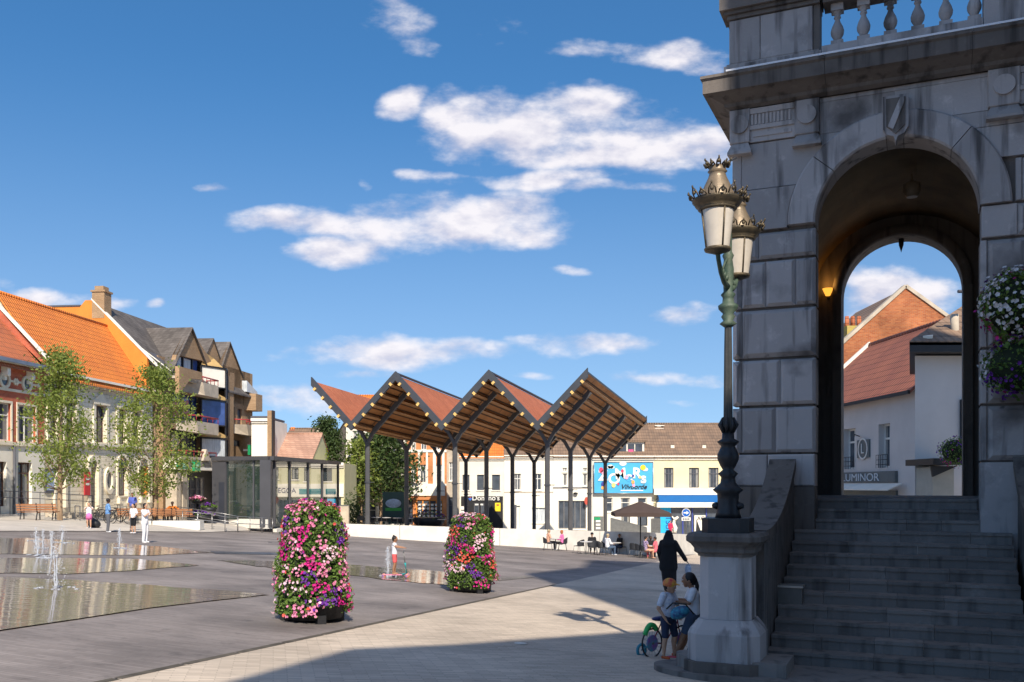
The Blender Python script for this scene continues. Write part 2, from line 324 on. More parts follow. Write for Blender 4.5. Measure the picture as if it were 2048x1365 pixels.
# surveying: a pixel of the photograph and a distance give a point of the place
def P(px, py, Y): return Vector(((px - 1024) / FPX * Y, Y, H0 - (py - HY) / FPX * Y))
def gz(x, y): return H0 - (1.9 + .035 * y + .061 * x)             # the falling square
def uz(x, y): return H0 - (-.343 + .0297 * x + .0534 * y)         # the street above it
def G(px, py):
    Y = 1.9 / ((py - HY) / FPX - .035 - .061 * (px - 1024) / FPX)
    X = (px - 1024) / FPX * Y
    return Vector((X, Y, gz(X, Y)))
class Frame:
    """local axes of a facade: x along it (rightwards), y into the building"""
    def __init__(s, ox, oy, dx, dy):
        l = sqrt(dx * dx + dy * dy); s.ox, s.oy, s.dx, s.dy = ox, oy, dx / l, dy / l; s.rz = math.atan2(dy, dx)
    def a(s, px, b=0):
        k = (px - 1024) / FPX
        return (k * (s.oy + b * s.dx) - s.ox + b * s.dy) / (s.dx - k * s.dy)
    def Y(s, a, b=0): return s.oy + a * s.dy + b * s.dx
    def z(s, px, py, b=0): return H0 - (py - HY) / FPX * s.Y(s.a(px, b), b)
    def az(s, px, py, b=0): return s.a(px, b), s.z(px, py, b)
    def W(s, a, b, z): return Vector((s.ox + a * s.dx - b * s.dy, s.oy + a * s.dy + b * s.dx, z))
    def root(s, name, label, cat, group=None): return thing(name, label, cat, (s.ox, s.oy, 0), s.rz, group)
def text(parent, string, size, loc, mat, name='lettering', ext=.02, rot=(pi / 2, 0, 0), align='LEFT', bold=0, sx=1, shear=0):
    cu = bpy.data.curves.new('t', 'FONT'); cu.body = string; cu.size = size; cu.extrude = ext; cu.align_x = align; cu.offset = bold; cu.shear = shear
    ob = bpy.data.objects.new('t', cu)
    me = bpy.data.meshes.new_from_object(ob); bpy.data.objects.remove(ob)
    for v in me.vertices: v.co.x *= sx
    me.materials.clear(); me.materials.append(mat)
    o = bpy.data.objects.new(name, me); C.objects.link(o); o.location = loc; o.rotation_euler = rot; o.parent = parent
    return o
def wall(mb, x0, x1, z0, z1, ops, y0=0, t=.3, mi=0, mr=None):
    """wall sheet with real openings and reveals; ops = [(x0,x1,z0,z1)]"""
    mr = mi if mr is None else mr
    xs = sorted({x0, x1, *[min(max(o[i], x0), x1) for o in ops for i in (0, 1)]}); zs = sorted({z0, z1, *[min(max(o[i], z0), z1) for o in ops for i in (2, 3)]})
    for i in range(len(xs) - 1):
        run = None
        for j in range(len(zs) - 1):
            cx, cz = (xs[i] + xs[i+1]) / 2, (zs[j] + zs[j+1]) / 2
            hole = any(o[0] < cx < o[1] and o[2] < cz < o[3] for o in ops)
            if not hole:
                mb.add([(xs[i],y0,zs[j]),(xs[i+1],y0,zs[j]),(xs[i+1],y0,zs[j+1]),(xs[i],y0,zs[j+1])], [(0,1,2,3)], mi)
    for o in ops:
        a, b, c, d = max(o[0], x0), min(o[1], x1), max(o[2], z0), min(o[3], z1)
        mb.add([(a,y0,c),(b,y0,c),(b,y0,d),(a,y0,d),(a,y0+t,c),(b,y0+t,c),(b,y0+t,d),(a,y0+t,d)], [(0,4,5,1),(1,5,6,2),(2,6,7,3),(3,7,4,0)], mr)
    return mb
# ================================================================ MATERIALS IN COMMON
m_plaza = UNITS('dark_clinker', (.215,.185,.168), (.275,.238,.218), (.185,.16,.146), .42, .075, .006, .72, .35, flat=False, rot=.35, var=.75)
m_pale = UNITS('pale_clinker', (.50,.415,.325), (.66,.55,.435), (.42,.35,.275), .30, .07, .006, .8, .30, flat=False, rot=-.25, var=.42)
m_upper = UNITS('pale_slabs', (.50,.45,.39), (.58,.52,.45), (.40,.36,.31), .9, .45, .008, .8, .2, flat=False, rot=.2, var=.25)
m_white = MAT('white_concrete', (.74,.70,.62), .7, .12, 1.2, .1)
m_stone = STONE('blue_stone', (.39,.355,.335), (.52,.475,.45), (.075,.067,.063), .85)
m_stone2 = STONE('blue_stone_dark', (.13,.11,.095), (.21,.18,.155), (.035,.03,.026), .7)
m_step = STONE('step_stone', (.185,.165,.145), (.27,.24,.215), (.06,.053,.047), .55)
m_joint = MAT('dark_joint', (.03,.03,.032), .9, .3, 5, .1)
m_iron = MAT('black_iron', (.018,.019,.022), .45, .3, 8, .15, spec=.5)
m_green = MAT('green_patina', (.05,.085,.06), .5, .4, 9, .3, col2=(.10,.13,.09))
m_bronze = MAT('worn_bronze', (.16,.12,.07), .45, .4, 9, .3, metal=.4, col2=(.07,.06,.045))
m_steel = MAT('grey_steel', (.055,.06,.07), .5, .15, 2, .05, spec=.45)
m_inox = MAT('brushed_rail', (.35,.34,.33), .35, .1, 6, .03, metal=.8)
m_dglass = GLASS('dark_pane', (.02,.024,.03), .05, 1.6)
m_wframe = MAT('white_frame', (.78,.76,.70), .5, .06, 3, .03)
m_gframe = MAT('grey_frame', (.10,.10,.115), .5, .1, 3, .03)
m_brown = MAT('brown_frame', (.10,.045,.03), .5, .2, 3, .05)
m_black = MAT('black_paint', (.02,.02,.022), .5, .2, 3, .05)

# ================================================================ GROUND
def sheet(name, cols, mat, kind='structure', dz=0, thick=False):
    """cols = list of rows of points, joined into a grid sheet"""
    mb = MB(); n = len(cols[0]); k = len(cols)
    vs = [Vector(p) + Vector((0, 0, dz)) for r in cols for p in r]
    mb.add(vs, [(i*n+j, i*n+j+1, (i+1)*n+j+1, (i+1)*n+j) for i in range(k-1) for j in range(n-1)])
    o = mb.build(name, mat); tag(o, kind=kind); return o
def fan(name, pts, mat, dz, kind='structure', label=None):
    import mathutils.geometry as mg
    vs = [Vector((x, y, gz(x, y) + dz)) for x, y in pts]
    tri = mg.tessellate_polygon([[Vector((v.x, v.y, 0)) for v in vs]])
    mb = MB(); mb.add(vs, [tuple(t) for t in tri]); o = mb.build(name, mat)
    bpy_up(o); tag(o, label, None, None, kind); return o
def bpy_up(o):
    me = o.data; me.update()
    if me.polygons and sum(p.normal.z for p in me.polygons) < 0: me.flip_normals()
rows = []
for y in (-120, -20, 0, 40, 80, 125, 700):
    r = []
    for x in (-700, -45, 0, 40, 60, 700):
        xx = max(-45, min(60, x)); yy = min(125, y); r.append((x, y, gz(xx, yy) - .008 - (.4 if y > 125 else 0)))
    rows.append(r)
o = sheet('plaza_ground', rows, m_plaza); bpy_up(o)
A, B = G(200, 1365), G(1110, 1170)
d = (B - A).normalized(); A2 = A - d * 25; E = G(1345, 1117); F2 = G(1400, 1108)
fan('pale_pavement', [(A2.x, A2.y), (A.x, A.y), (B.x, B.y), (E.x, E.y), (F2.x, F2.y), (26, F2.y + 4), (34, -22), (A2.x + 5, -22)], m_pale, 0)
# thin gutter between the two pavings
gm = MB()
for i in range(40):
    p = A2.lerp(B, i / 40); q = A2.lerp(B, (i + .97) / 40); nn = Vector((-d.y, d.x, 0)) * .055
    gm.add([(v.x, v.y, gz(v.x, v.y) + .004) for v in (p - nn, q - nn, q + nn, p + nn)], [(0, 1, 2, 3)])
gut = gm.build('gutter_strip', MAT('gutter', (.10,.085,.065), .9, .4, 4, .3)); bpy_up(gut); tag(gut, kind='structure')

# street above the square (left and behind)
edge = [(-900,1064),(-500,1063),(-200,1063),(0,1063),(200,1063),(420,1065),(548,1060),(620,1064),(690,1072),(800,1079),(1000,1091),(1095,1097),(1200,1105),(1300,1112),(1390,1109),(1480,1108)]
r0, r1, r2, r3 = [], [], [], []
for px, py in edge:
    g = G(px, py); k = g.x / g.y
    if px < 560:
        r0.append(Vector((g.x, g.y, g.z + .02)))
        Y1 = g.y + (15 if px < 200 else 12 if px < 400 else 9 if px < 500 else 2.5); r1.append(Vector((k*Y1, Y1, uz(k*Y1, Y1))))
    else:
        Y0 = g.y + .25; r0.append(Vector((k*Y0, Y0, uz(k*Y0, Y0)))); Y1 = g.y + 3; r1.append(Vector((k*Y1, Y1, uz(k*Y1, Y1))))
    r2.append(Vector((k*112, 112, uz(k*112, 112)))); r3.append(Vector((k*170, 170, uz(k*170, 170) + 1.0)))
o = sheet('upper_pavement', [r0, r1, r2, r3], m_upper); bpy_up(o)
# retaining wall of white concrete, in cast lengths
rw = thing('retaining_wall', 'long low white concrete retaining wall along the far edge of the dark square', 'wall', G(1000, 1091))
L0 = rw.location
for i in range(len(edge) - 1):
    if edge[i][0] < 548: continue
    a, b = G(*edge[i]), G(*edge[i + 1])
    n_seg = max(1, int((b - a).length / 2.8))
    for q in range(n_seg):
        p0 = a.lerp(b, q / n_seg); p1 = a.lerp(b, (q + .992) / n_seg)
        mb = MB(); dv = (p1 - p0); dv.z = 0; nn = Vector((-dv.y, dv.x, 0)).normalized() * .45
        vs = []
        for p in (p0, p1):
            for s_ in (0, 1):
                v = p + nn * s_; vs += [Vector((v.x, v.y, gz(v.x, v.y) - .3)) - L0, Vector((v.x, v.y, uz(v.x, v.y) + .06)) - L0]
        mb.add(vs, [(0,4,5,1),(4,6,7,5),(6,2,3,7),(2,0,1,3),(1,5,7,3)])
        mb.build('wall_block', m_white, rw)

# ---------------------------------------------------------------- water on the square
mw, t, p = mat_base('water_film')
nz = N(t, 'ShaderNodeTexNoise'); nz.inputs['Scale'].default_value = 1.0; nz.inputs['Detail'].default_value = 4
mpn = N(t, 'ShaderNodeMapping'); mpn.inputs['Scale'].default_value = (.8, 3.6, 1); LK(t, coords(t), mpn.inputs[0]); LK(t, mpn.outputs[0], nz.inputs['Vector'])
bb = N(t, 'ShaderNodeBump'); bb.inputs['Strength'].default_value = .2; bb.inputs['Distance'].default_value = .04; LK(t, nz.outputs['Fac'], bb.inputs['Height']); LK(t, bb.outputs[0], p.inputs['Normal'])
setc(p, 'Base Color', (.27,.225,.20)); p.inputs['Roughness'].default_value = .03; p.inputs['IOR'].default_value = 1.33; p.inputs['Specular IOR Level'].default_value = .6
pools = [[(-160,1285),(0,1262),(150,1240),(300,1217),(420,1203),(540,1190),(460,1183),(380,1178),(250,1168),(120,1160),(30,1156),(-160,1152)],
 [(-160,1118),(120,1117),(280,1119),(400,1131),(300,1139),(130,1149),(0,1147),(-160,1144)],
 [(-160,1074),(0,1076),(100,1079),(250,1088),(340,1096),(430,1106),(300,1112),(120,1110),(-160,1106)],
 [(430,1121),(560,1123),(640,1127),(700,1130),(800,1137),(900,1146),(985,1158),(900,1171),(780,1161),(700,1151),(560,1138),(500,1131)]]
for i, pl in enumerate(pools):
    fine = []
    for a, b in zip(pl, pl[1:] + pl[:1]):
        for k in range(4):
            q = k / 4; jit = 0 if b[0] < -100 or (i == 0 and a[1] > 1190 and b[1] > 1189) else R.uniform(-1.0, 1.0)
            fine.append((a[0] + (b[0]-a[0])*q, a[1] + (b[1]-a[1])*q + (jit if k else 0)))
    fan('water', [(g.x, g.y) for g in (G(*f) for f in fine)], mw, .012 if i == 0 else .008)
# wet borders and puddle ends
m_wet = MAT('wet_clinker', (.075,.068,.066), .28, .25, 2, .1, spec=.6)
for pl in ([(420,1103),(560,1106),(560,1110),(430,1108)], [(985,1158),(1050,1153),(1070,1155),(1000,1162)]):
    fan('wet_patch', [(g.x, g.y) for g in (G(*f) for f in pl)], m_wet, .004)
m_foam = MAT('foam', (.80,.84,.90), .15, .05, 9, .2, spec=.8); m_foam.node_tree.nodes['Principled BSDF'].inputs['Transmission Weight'].default_value = .45; m_foam.node_tree.nodes['Principled BSDF'].inputs['Alpha'].default_value = .75
def jet(px, py, h, w, label, seed):
    g = G(px, py); t = thing('fountain_jet', label, 'fountain', g, 0, 'water jets rising from the square'); r = random.Random(seed)
    mb = MB()
    for k in range(4):
        x0 = r.uniform(-.015, .015); hh_ = h * r.uniform(.55, 1); pts = [(x0 + r.gauss(0,.008) + .02*(k-1.5)*q/7, r.gauss(0,.01), hh_ * q / 7) for q in range(8)]
        mb.tube(pts, [.011 * (1.2 - q / 8) + .004 for q in range(8)], 5)
    mb.build('water_column', m_foam, t)
    db = MB()
    for k in range(int(420 * h)):
        q = r.random(); sp = w * (.25 + .75 * (1 - q)) * .5
        c = (r.gauss(0, .45) * sp, r.gauss(0, .45) * sp, h * q ** .8); s_ = r.uniform(.004, .012)
        db.add([(c[0]-s_,c[1],c[2]),(c[0]+s_,c[1],c[2]),(c[0],c[1],c[2]+s_*2),(c[0],c[1]+s_,c[2])], [(0,1,2),(0,3,2),(1,3,2),(0,1,3)])
    tag(db.build('spray', m_foam, t), kind='stuff')
    rb = MB()
    for k in range(12):
        q = r.uniform(0, 2*pi); d_ = w * r.uniform(.1, .75); rb.ell((cos(q)*d_, sin(q)*d_, .018 - .061*cos(q)*d_ - .035*sin(q)*d_), (r.uniform(.03,.09), r.uniform(.03,.08), .012), 8, 4)
    tag(rb.build('splash', m_foam, t), kind='stuff')
jet(112, 1178, .82, .55, 'tallest white water jet splashing in the nearest pool', 1)
jet(103, 1117, .75, .5, 'twin water jet in the middle band of water, behind the nearest one', 2)
jet(75, 1112, .55, .35, 'short water jet just left of the twin jet in the middle pool', 3)
jet(124, 1086, .62, .6, 'low splashing water jet at the far rim of the water, left', 4)
jet(239, 1097, .70, .3, 'slim water jet below the people in white, furthest right in the left pools', 5)
jet(86, 1097, .6, .25, 'thin tall water jet in the furthest band of water', 6)
jet(72, 1083, .5, .4, 'faint scattered water jet at the very back left', 7)
jet(776, 1153, .85, .35, 'slender water jet right behind the child on the scooter', 8)
for px, py, c, s_ in ((540,1085,0,0),(1042,1288,1,1)):
    g = G(px, py)
    mb = MB(); mb.lathe([(.0,.0),(.10,.0),(.10,.008),(.08,.011),(.0,.011)], 20, caps=False)
    o = mb.build('drain_cover', m_white if c else m_steel); o.location = g + Vector((0,0,.003)); o.rotation_euler = (-.035, .061, 0)
    tag(o, 'small round pale cover set in the pavement in the foreground shadow' if c else 'small dark drain cover on the dark square', 'drain cover')

# ================================================================ PORCH OF THE TOWN HALL
PO = Frame(6.39, 15.4, .916, -.4)
FB = -.75                                                   # plane of the front
ZF = H0 - .23                                               # porch floor
zz = lambda d: H0 + d
porch = PO.root('stone_porch', 'tall grey stone town hall porch with a round arch and balustrade on top', 'porch')
AL, AR, CX, RI, RO, ZS = -1.265, 1.145, -.06, 1.205, 1.64, zz(4.27)
# backing walls (joint colour) with arch opening : front and rear
def archwall(mb, y0, y1, ztop, xl, xr, cx=CX, r=RI, zs=ZS, zb=None, n=28):
    zb = zb if zb is not None else ZF - 2.2
    arc = [(cx + r * cos(pi * i / n), zs + r * sin(pi * i / n)) for i in range(n + 1)]      # right to left
    for s_, hal in ((1, arc[:n//2+1]), (-1, arc[n//2:])):
        x_out = xr if s_ > 0 else xl
        if s_ > 0: poly = [(hal[0][0], zb)] + hal + [(hal[-1][0], ztop), (x_out, ztop), (x_out, zb)]
        else: poly = [(x_out, zb), (x_out, ztop), (hal[0][0], ztop)] + hal + [(hal[-1][0], zb)]
        if s_ > 0: poly = [(poly[0][0], poly[0][1])] + poly[1:]
        mb.prism(poly, y0, y1)
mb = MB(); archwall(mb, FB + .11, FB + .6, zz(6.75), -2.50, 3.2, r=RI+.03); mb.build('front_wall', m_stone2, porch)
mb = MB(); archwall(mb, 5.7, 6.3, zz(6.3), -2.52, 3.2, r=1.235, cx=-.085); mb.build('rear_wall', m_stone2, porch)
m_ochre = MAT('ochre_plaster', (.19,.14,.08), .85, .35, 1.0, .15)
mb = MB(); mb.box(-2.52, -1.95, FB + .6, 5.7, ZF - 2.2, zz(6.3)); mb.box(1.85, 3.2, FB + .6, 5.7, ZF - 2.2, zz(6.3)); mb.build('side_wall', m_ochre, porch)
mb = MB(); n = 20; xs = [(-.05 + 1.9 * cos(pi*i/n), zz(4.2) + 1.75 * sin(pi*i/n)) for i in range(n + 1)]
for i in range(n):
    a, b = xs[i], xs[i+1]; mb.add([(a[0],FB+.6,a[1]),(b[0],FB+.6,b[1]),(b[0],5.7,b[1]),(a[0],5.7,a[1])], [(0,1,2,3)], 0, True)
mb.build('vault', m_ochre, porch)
mb = MB(); mb.box(-2.52, 3.2, FB + .1, 6.3, zz(6.05), zz(6.74)); mb.build('roof_slab', m_stone2, porch)
mb = MB(); mb.box(-1.95, 1.85, .05, 5.7, ZF - .3, ZF - .004); mb.build('floor_slab', m_step, porch)
# inner rib of the rear arch
mb = MB(); n = 24
for i in range(n):
    t0, t1 = pi*i/n, pi*(i+1)/n
    f = lambda r, t: (-.085 + r*cos(t), zz(4.27) + r*sin(t))
    (a, b), (c, d_), (e, g_), (h, k) = f(1.23,t0), f(1.42,t0), f(1.42,t1), f(1.23,t1)
    mb.add([(a,5.45,b),(c,5.45,d_),(e,5.45,g_),(h,5.45,k),(a,5.7,b),(c,5.7,d_),(e,5.7,g_),(h,5.7,k)], [(0,1,2,3),(0,3,7,4),(1,5,6,2)], 0, True)
for x in (-1.505, 1.145): mb.box(x, x + .19, 5.45, 5.7, ZF, zz(4.27))
mb.build('arch_rib', m_stone2, porch)
mb = MB(); mb.lathe([(.001,zz(5.2)),(.03,zz(5.3)),(.05,zz(5.36)),(.06,zz(5.5))], 8, -.085, 6.0); mb.build('pendant_knob', m_black, porch)
# rusticated blocks : left and right piers
courses = [(.513,1.307),(1.307,2.10),(2.10,2.94),(2.94,3.74),(3.74,4.22)]
rr = random.Random(5)
cuts = [[-1.9],[-1.82],[],[-1.58,-2.05],[-2.17]]
for i, (z0, z1) in enumerate(courses):
    z0, z1 = zz(z0) + .024, zz(z1) - .024
    xs = [-2.443] + sorted(cuts[i]) + [AL + .01]
    MB().block(-2.60, -2.449, FB, FB + .4, z0, z1, .085).build('stone_block', m_stone, porch)
    for a, b in zip(xs, xs[1:]):
        MB().block(a + .003, b - .003, FB + rr.uniform(0, .008), FB + .5, z0, z1, .07 if (a == xs[0] and b == xs[-1]) else .05).build('stone_block', m_stone, porch)
for i, (z0, z1) in enumerate([(.35,1.22),(1.22,2.08),(2.08,2.93),(2.93,3.75),(3.75,4.27),(4.27,4.95)]):
    z0, z1 = zz(z0) + .022, zz(z1) - .022; c_ = rr.choice((1.9, 2.1, 2.3))
    MB().block(AR + (.005 if i < 4 else .48 if i == 5 else .02), AR + (.09 if i < 4 else .56 if i == 5 else .5), FB + .03, FB + .5, z0, z1, .01).build('stone_block', m_stone, porch)
    MB().block(AR + (.095 if i < 4 else .565 if i == 5 else .5), c_ + .5, FB, FB + .5, z0, z1, .075).build('stone_block', m_stone, porch)
# upper left blocks beside the arch ring
def ringcut(x0, x1, z0, z1, side, y=FB + .02, name='spandrel_stone', m=None, n=14, r=RO + .006):
    """block whose inner edge follows the arch ring"""
    poly = []
    for i in range(n + 1):
        z = z0 + (z1 - z0) * i / n; h = r * r - (z - ZS) ** 2
        if h > 0 and z >= ZS: x = CX - side * sqrt(h) if side > 0 else CX + sqrt(h)
        else: x = (CX - r if side > 0 else CX + r) if z < ZS else CX
        lim = x1 if side > 0 else x0
        x = min(x, lim) if side > 0 else max(x, lim)
        poly.append((x, z))
    poly = [(x0, z0)] + poly + [(x0, z1)] if side > 0 else [(x1, z0)] + poly + [(x1, z1)]
    mb = MB(); mb.prism(poly, y, y + .35); mb.build(name, m or m_stone, porch)
MB().block(-2.60, -2.449, FB, FB+.4, zz(4.23), zz(4.93), .05).build('stone_block', m_stone, porch)
ringcut(-2.443, CX, zz(4.245), zz(4.92), 1, FB); ringcut(-2.443, CX, zz(4.94), zz(5.70), 1, FB + .03)
MB().block(-2.60, -2.449, FB+.03, FB+.4, zz(4.95), zz(5.70), .01).build('stone_block', m_stone, porch)
ringcut(CX, 2.8, zz(4.97), zz(5.45), -1, FB + .03); ringcut(CX, 2.8, zz(5.462), zz(5.70), -1, FB + .035)
ringcut(-1.62, CX, zz(5.712), zz(6.22), 1, FB + .045); ringcut(CX, 1.5, zz(5.712), zz(6.22), -1, FB + .045)
# impost strip + arch ring (voussoirs)
MB().block(AL - .0, AL - .42, FB + .01, FB + .5, zz(3.75), zz(4.26), .03)
for t0, t1 in ((0, 48), (48, 84), (84, 96), (96, 139), (139, 180)):
    mb = MB(); k = 12; a0, a1 = radians(t0 + .25), radians(t1 - .25); c_ = .03
    pts = [a0 + (a1 - a0) * i / k for i in range(k + 1)]
    q = lambda r, t, y: (CX + r * cos(t), y, ZS + r * sin(t))
    vs = []
    for t in pts: vs += [q(RI, t, FB + .0), q(RO - c_, t, FB - .03), q(RO, t, FB + .0), q(RI, t, FB + .55), q(RO, t, FB + .2), q(RI + c_, t, FB - .03)]
    fs = []
    for i in range(k):
        b = i * 6; e = b + 6
        fs += [(b+5, b+1, e+1, e+5), (b+1, b+2, e+2, e+1), (b+2, b+4, e+4, e+2), (b, b+5, e+5, e), (b+3, b, e, e+3)]
    fs += [(0,3,4,2,1,5), (k*6+5, k*6+1, k*6+2, k*6+4, k*6+3, k*6)]
    mb.add(vs, fs); mb.build('voussoir', m_stone, porch)
# shield keystone
mb = MB(); a0, a1 = CX - .17, CX + .20; zb_, zt = zz(5.42), zz(6.08); cx = (a0 + a1) / 2
mb.prism([(a0, zt), (a0, zb_ + .16), (a0 + .06, zb_ + .06), (cx - .03, zb_ + .02), (cx, zb_ - .06), (cx + .03, zb_ + .02), (a1 - .06, zb_ + .06), (a1, zb_ + .16), (a1, zt)], FB - .16, FB + .1)
sh = mb.build('shield', m_stone, porch)
mb = MB(); mb.prism([(a0+.045, zt-.05), (a0+.05, zb_+.18), (cx, zb_+.05), (a1-.05, zb_+.18), (a1-.045, zt-.05)], FB - .185, FB - .16); mb.build('shield_field', m_stone2, sh)
mb = MB(); mb.prism([(a0+.07, zb_+.17), (a0+.15, zb_+.12), (a1-.06, zt-.13), (a1-.06, zt-.06), (a1-.12, zt-.06)], FB - .21, FB - .185); mb.build('shield_band', m_stone, sh)
# frieze with roundels and fluted panels
def roundel_block(a0, a1, z0=zz(5.72), z1=zz(6.28)):
    b = MB().block(a0, a1, FB - .06, FB + .3, z0, z1, .012); o = b.build('frieze_block', m_stone, porch)
    mb = MB(); cx, cz = (a0 + a1) / 2, (z0 + z1) / 2 + .02; r = .15; n = 24
    mb.add([(cx + r*cos(2*pi*i/n), FB - .10, cz + r*sin(2*pi*i/n)) for i in range(n)] + [(cx + r*cos(2*pi*i/n), FB - .06, cz + r*sin(2*pi*i/n)) for i in range(n)],
           [tuple(range(n))] + [(i, i+n, (i+1)%n+n, (i+1)%n) for i in range(n)]); mb.build('roundel', m_stone, o)
    mb = MB(); mb.add([(a0-.03,FB-.12,z0-.16),(a1+.03,FB-.12,z0-.16),(a1-.03,FB-.03,z0),(a0+.03,FB-.03,z0),(a0-.03,FB+.1,z0-.16),(a1+.03,FB+.1,z0-.16),(a1-.03,FB+.1,z0),(a0+.03,FB+.1,z0),(a0-.03,FB-.12,z0-.2),(a1+.03,FB-.12,z0-.2),(a0-.03,FB+.1,z0-.2),(a1+.03,FB+.1,z0-.2)],
           [(0,1,2,3),(0,3,7,4),(1,5,6,2),(8,9,1,0),(8,10,11,9),(8,0,4,10),(9,11,5,1)]); mb.build('drop_bracket', m_stone, o)
roundel_block(-2.63, -2.30); roundel_block(-1.58, -1.19); roundel_block(1.25, 1.68)
for a0, a1 in ((-2.30, -1.58), (1.68, 2.6)):
    mb = MB(); mb.box(a0, a1, FB + .0, FB + .3, zz(5.72), zz(6.28))
    mb.box(a0, a1, FB - .035, FB, zz(6.18), zz(6.27)); mb.box(a0, a1, FB - .035, FB, zz(5.92), zz(5.99)); mb.box(a0+.05, a1-.05, FB-.02, FB, zz(5.80), zz(5.86))
    k = int((a1 - a0) / .06)
    for i in range(k): mb.box(a0 + .02 + i * .06, a0 + .055 + i * .06, FB - .03, FB, zz(6.0), zz(6.17))
    mb.build('fluted_panel', m_stone, porch)
mb = MB(); mb.box(-1.19, 1.25, FB + .04, FB + .3, zz(6.225), zz(6.29)); mb.build('frieze_band', m_stone, porch)
# cornice : profile swept along front, mitred round the left corner
prof = [(.02,6.29),(.10,6.33),(.12,6.38),(.30,6.46),(.32,6.47),(.41,6.49),(.41,6.70),(.445,6.73),(.445,6.775),(.0,6.86)]
def cornice(x_l, x_r, yf, prof, name, mat, segs, ret=5.5):
    for a, b in segs:
        mb = MB(); n = len(prof)
        vs = []
        for (o_, z) in prof: vs.append(((x_l - o_) if a is None else a, yf - o_, zz(z)))
        for (o_, z) in prof: vs.append((b, yf - o_, zz(z)))
        mb.add(vs, [(i, i+1, i+1+n, i+n) for i in range(n-1)] + [tuple(range(n)), tuple(range(2*n-1, n-1, -1))] + [(n-1, 0, n, 2*n-1)])
        if a is None:
            vs = [((x_l - o_), yf - o_, zz(z)) for o_, z in prof] + [((x_l - o_), yf + ret, zz(z)) for o_, z in prof]
            mb.add(vs, [(i, i+n, i+1+n, i+1) for i in range(n-1)] + [tuple(range(n, 2*n))])
        mb.build(name, mat, porch)
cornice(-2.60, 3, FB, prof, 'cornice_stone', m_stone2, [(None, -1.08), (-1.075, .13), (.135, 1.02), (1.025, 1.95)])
# wing cornice turning towards the street at the right
mb = MB(); n = len(prof)
vs = [(1.95 - (o_ - .0) + .0, FB - .0 - o_ * 0 + .1, zz(z)) for o_, z in prof] + [(1.95 - o_, FB - 2.6, zz(z)) for o_, z in prof]
vs = [(2.42 - o_, FB + .1, zz(z)) for o_, z in prof] + [(2.42 - o_, FB - 3.2, zz(z)) for o_, z in prof]
mb.add(vs, [(i, i+n, i+1+n, i+1) for i in range(n-1)] + [tuple(range(n-1, -1, -1)), tuple(range(n, 2*n))]); mb.build('cornice_return', m_stone2, porch)
mb = MB(); mb.box(2.45, 3.4, FB - 3.2, FB + .1, zz(-1), zz(9)); mb.build('wing_wall', m_stone, porch)
# flashing strip on the cornice edge, its white standing in for sunlight
mb = MB(); mb.bar((-2.62, FB - .42, zz(6.80)), (1.9, FB - .42, zz(6.80)), .05, .03); mb.build('flashing_strip', MAT('white_flashing', (.9,.9,.92), .4, .03, 3, 0), porch)
# parapet : plinth, piers, balusters, coping
mb = MB(); mb.box(-2.72, -1.16, FB - .10, FB + .4, zz(6.86), zz(7.02)); mb.box(-2.68, -1.2, FB - .06, FB + .4, zz(7.02), zz(7.06)); mb.build('pier_base', m_stone, porch)
mb = MB(); mb.box(-1.155, 1.18, FB - .05, FB + .35, zz(6.86), zz(7.10)); mb.build('base_rail', m_stone, porch)
for a, b in ((-2.64, -2.13), (-2.125, -1.30)): MB().block(a, b, FB - .04, FB + .35, zz(7.065), zz(7.80), .015).build('pier_stone', m_stone, porch)
mb = MB(); mb.box(-1.29, -1.19, FB + .0, FB + .35, zz(7.065), zz(7.85)); mb.build('pier_return', m_stone2, porch)
for z0, z1, o_ in ((7.81,7.87,.03),(7.875,7.93,.08),(7.935,8.13,.14)):
    mb = MB(); mb.box(-2.64 - o_, -1.2 + o_*.4, FB - .04 - o_, FB + .45, zz(z0), zz(z1)); mb.build('coping', m_stone2, porch)
mb = MB(); mb.box(-1.14, 1.18, FB - .10, FB + .40, zz(7.86), zz(8.05)); mb.box(-1.14, 1.18, FB - .05, FB + .36, zz(7.80), zz(7.858)); mb.build('hand_rail', m_stone2, porch)
bal = [(.085,7.105),(.085,7.2),(.045,7.215),(.06,7.25),(.098,7.32),(.105,7.38),(.085,7.45),(.05,7.52),(.035,7.57),(.055,7.59),(.055,7.61),(.04,7.62),(.06,7.66),(.085,7.69)]
bm = None
for i in range(6):
    a = -.93 + i * .40
    if bm is None:
        mb = MB(); mb.box(-.095, .095, -.095, .095, zz(7.10), zz(7.205)); mb.lathe([(r_, zz(z)) for r_, z in bal[2:]], 16); mb.box(-.095, .095, -.095, .095, zz(7.69), zz(7.80)); b0 = mb.build('baluster', m_stone, porch); bm = b0.data; b0.location = (a, FB + .15, 0)
    else:
        ob = bpy.data.objects.new('baluster', bm); C.objects.link(ob); ob.parent = porch; ob.location = (a, FB + .15, 0)
MB().block(1.19, 2.44, FB - .06, FB + .35, zz(6.865), zz(8.3), .015).build('pier_stone', m_stone, porch)
# plinth zone of the left pier
MB().block(-2.66, -2.02, FB - .03, FB + .4, zz(-.02), zz(.50), .02).build('plinth_stone', m_stone, porch)
MB().block(-2.01, AL + .0, FB - .03, FB + .4, zz(-.02), zz(.50), .02).build('plinth_stone', m_stone, porch)
mb = MB(); mb.prism([(-2.66,zz(-.03)),(-2.72,zz(-.1)),(-2.74,zz(-.3)),(-2.74,zz(-1.9)),(AL,zz(-1.9)),(AL,zz(-.03))], FB - .08, FB + .4); mb.build('plinth_base', m_stone2, porch)
mb = MB(); mb.box(AR + .0, 2.4, FB - .04, FB + .4, zz(-1.9), zz(.34)); mb.build('plinth_base', m_stone, porch)
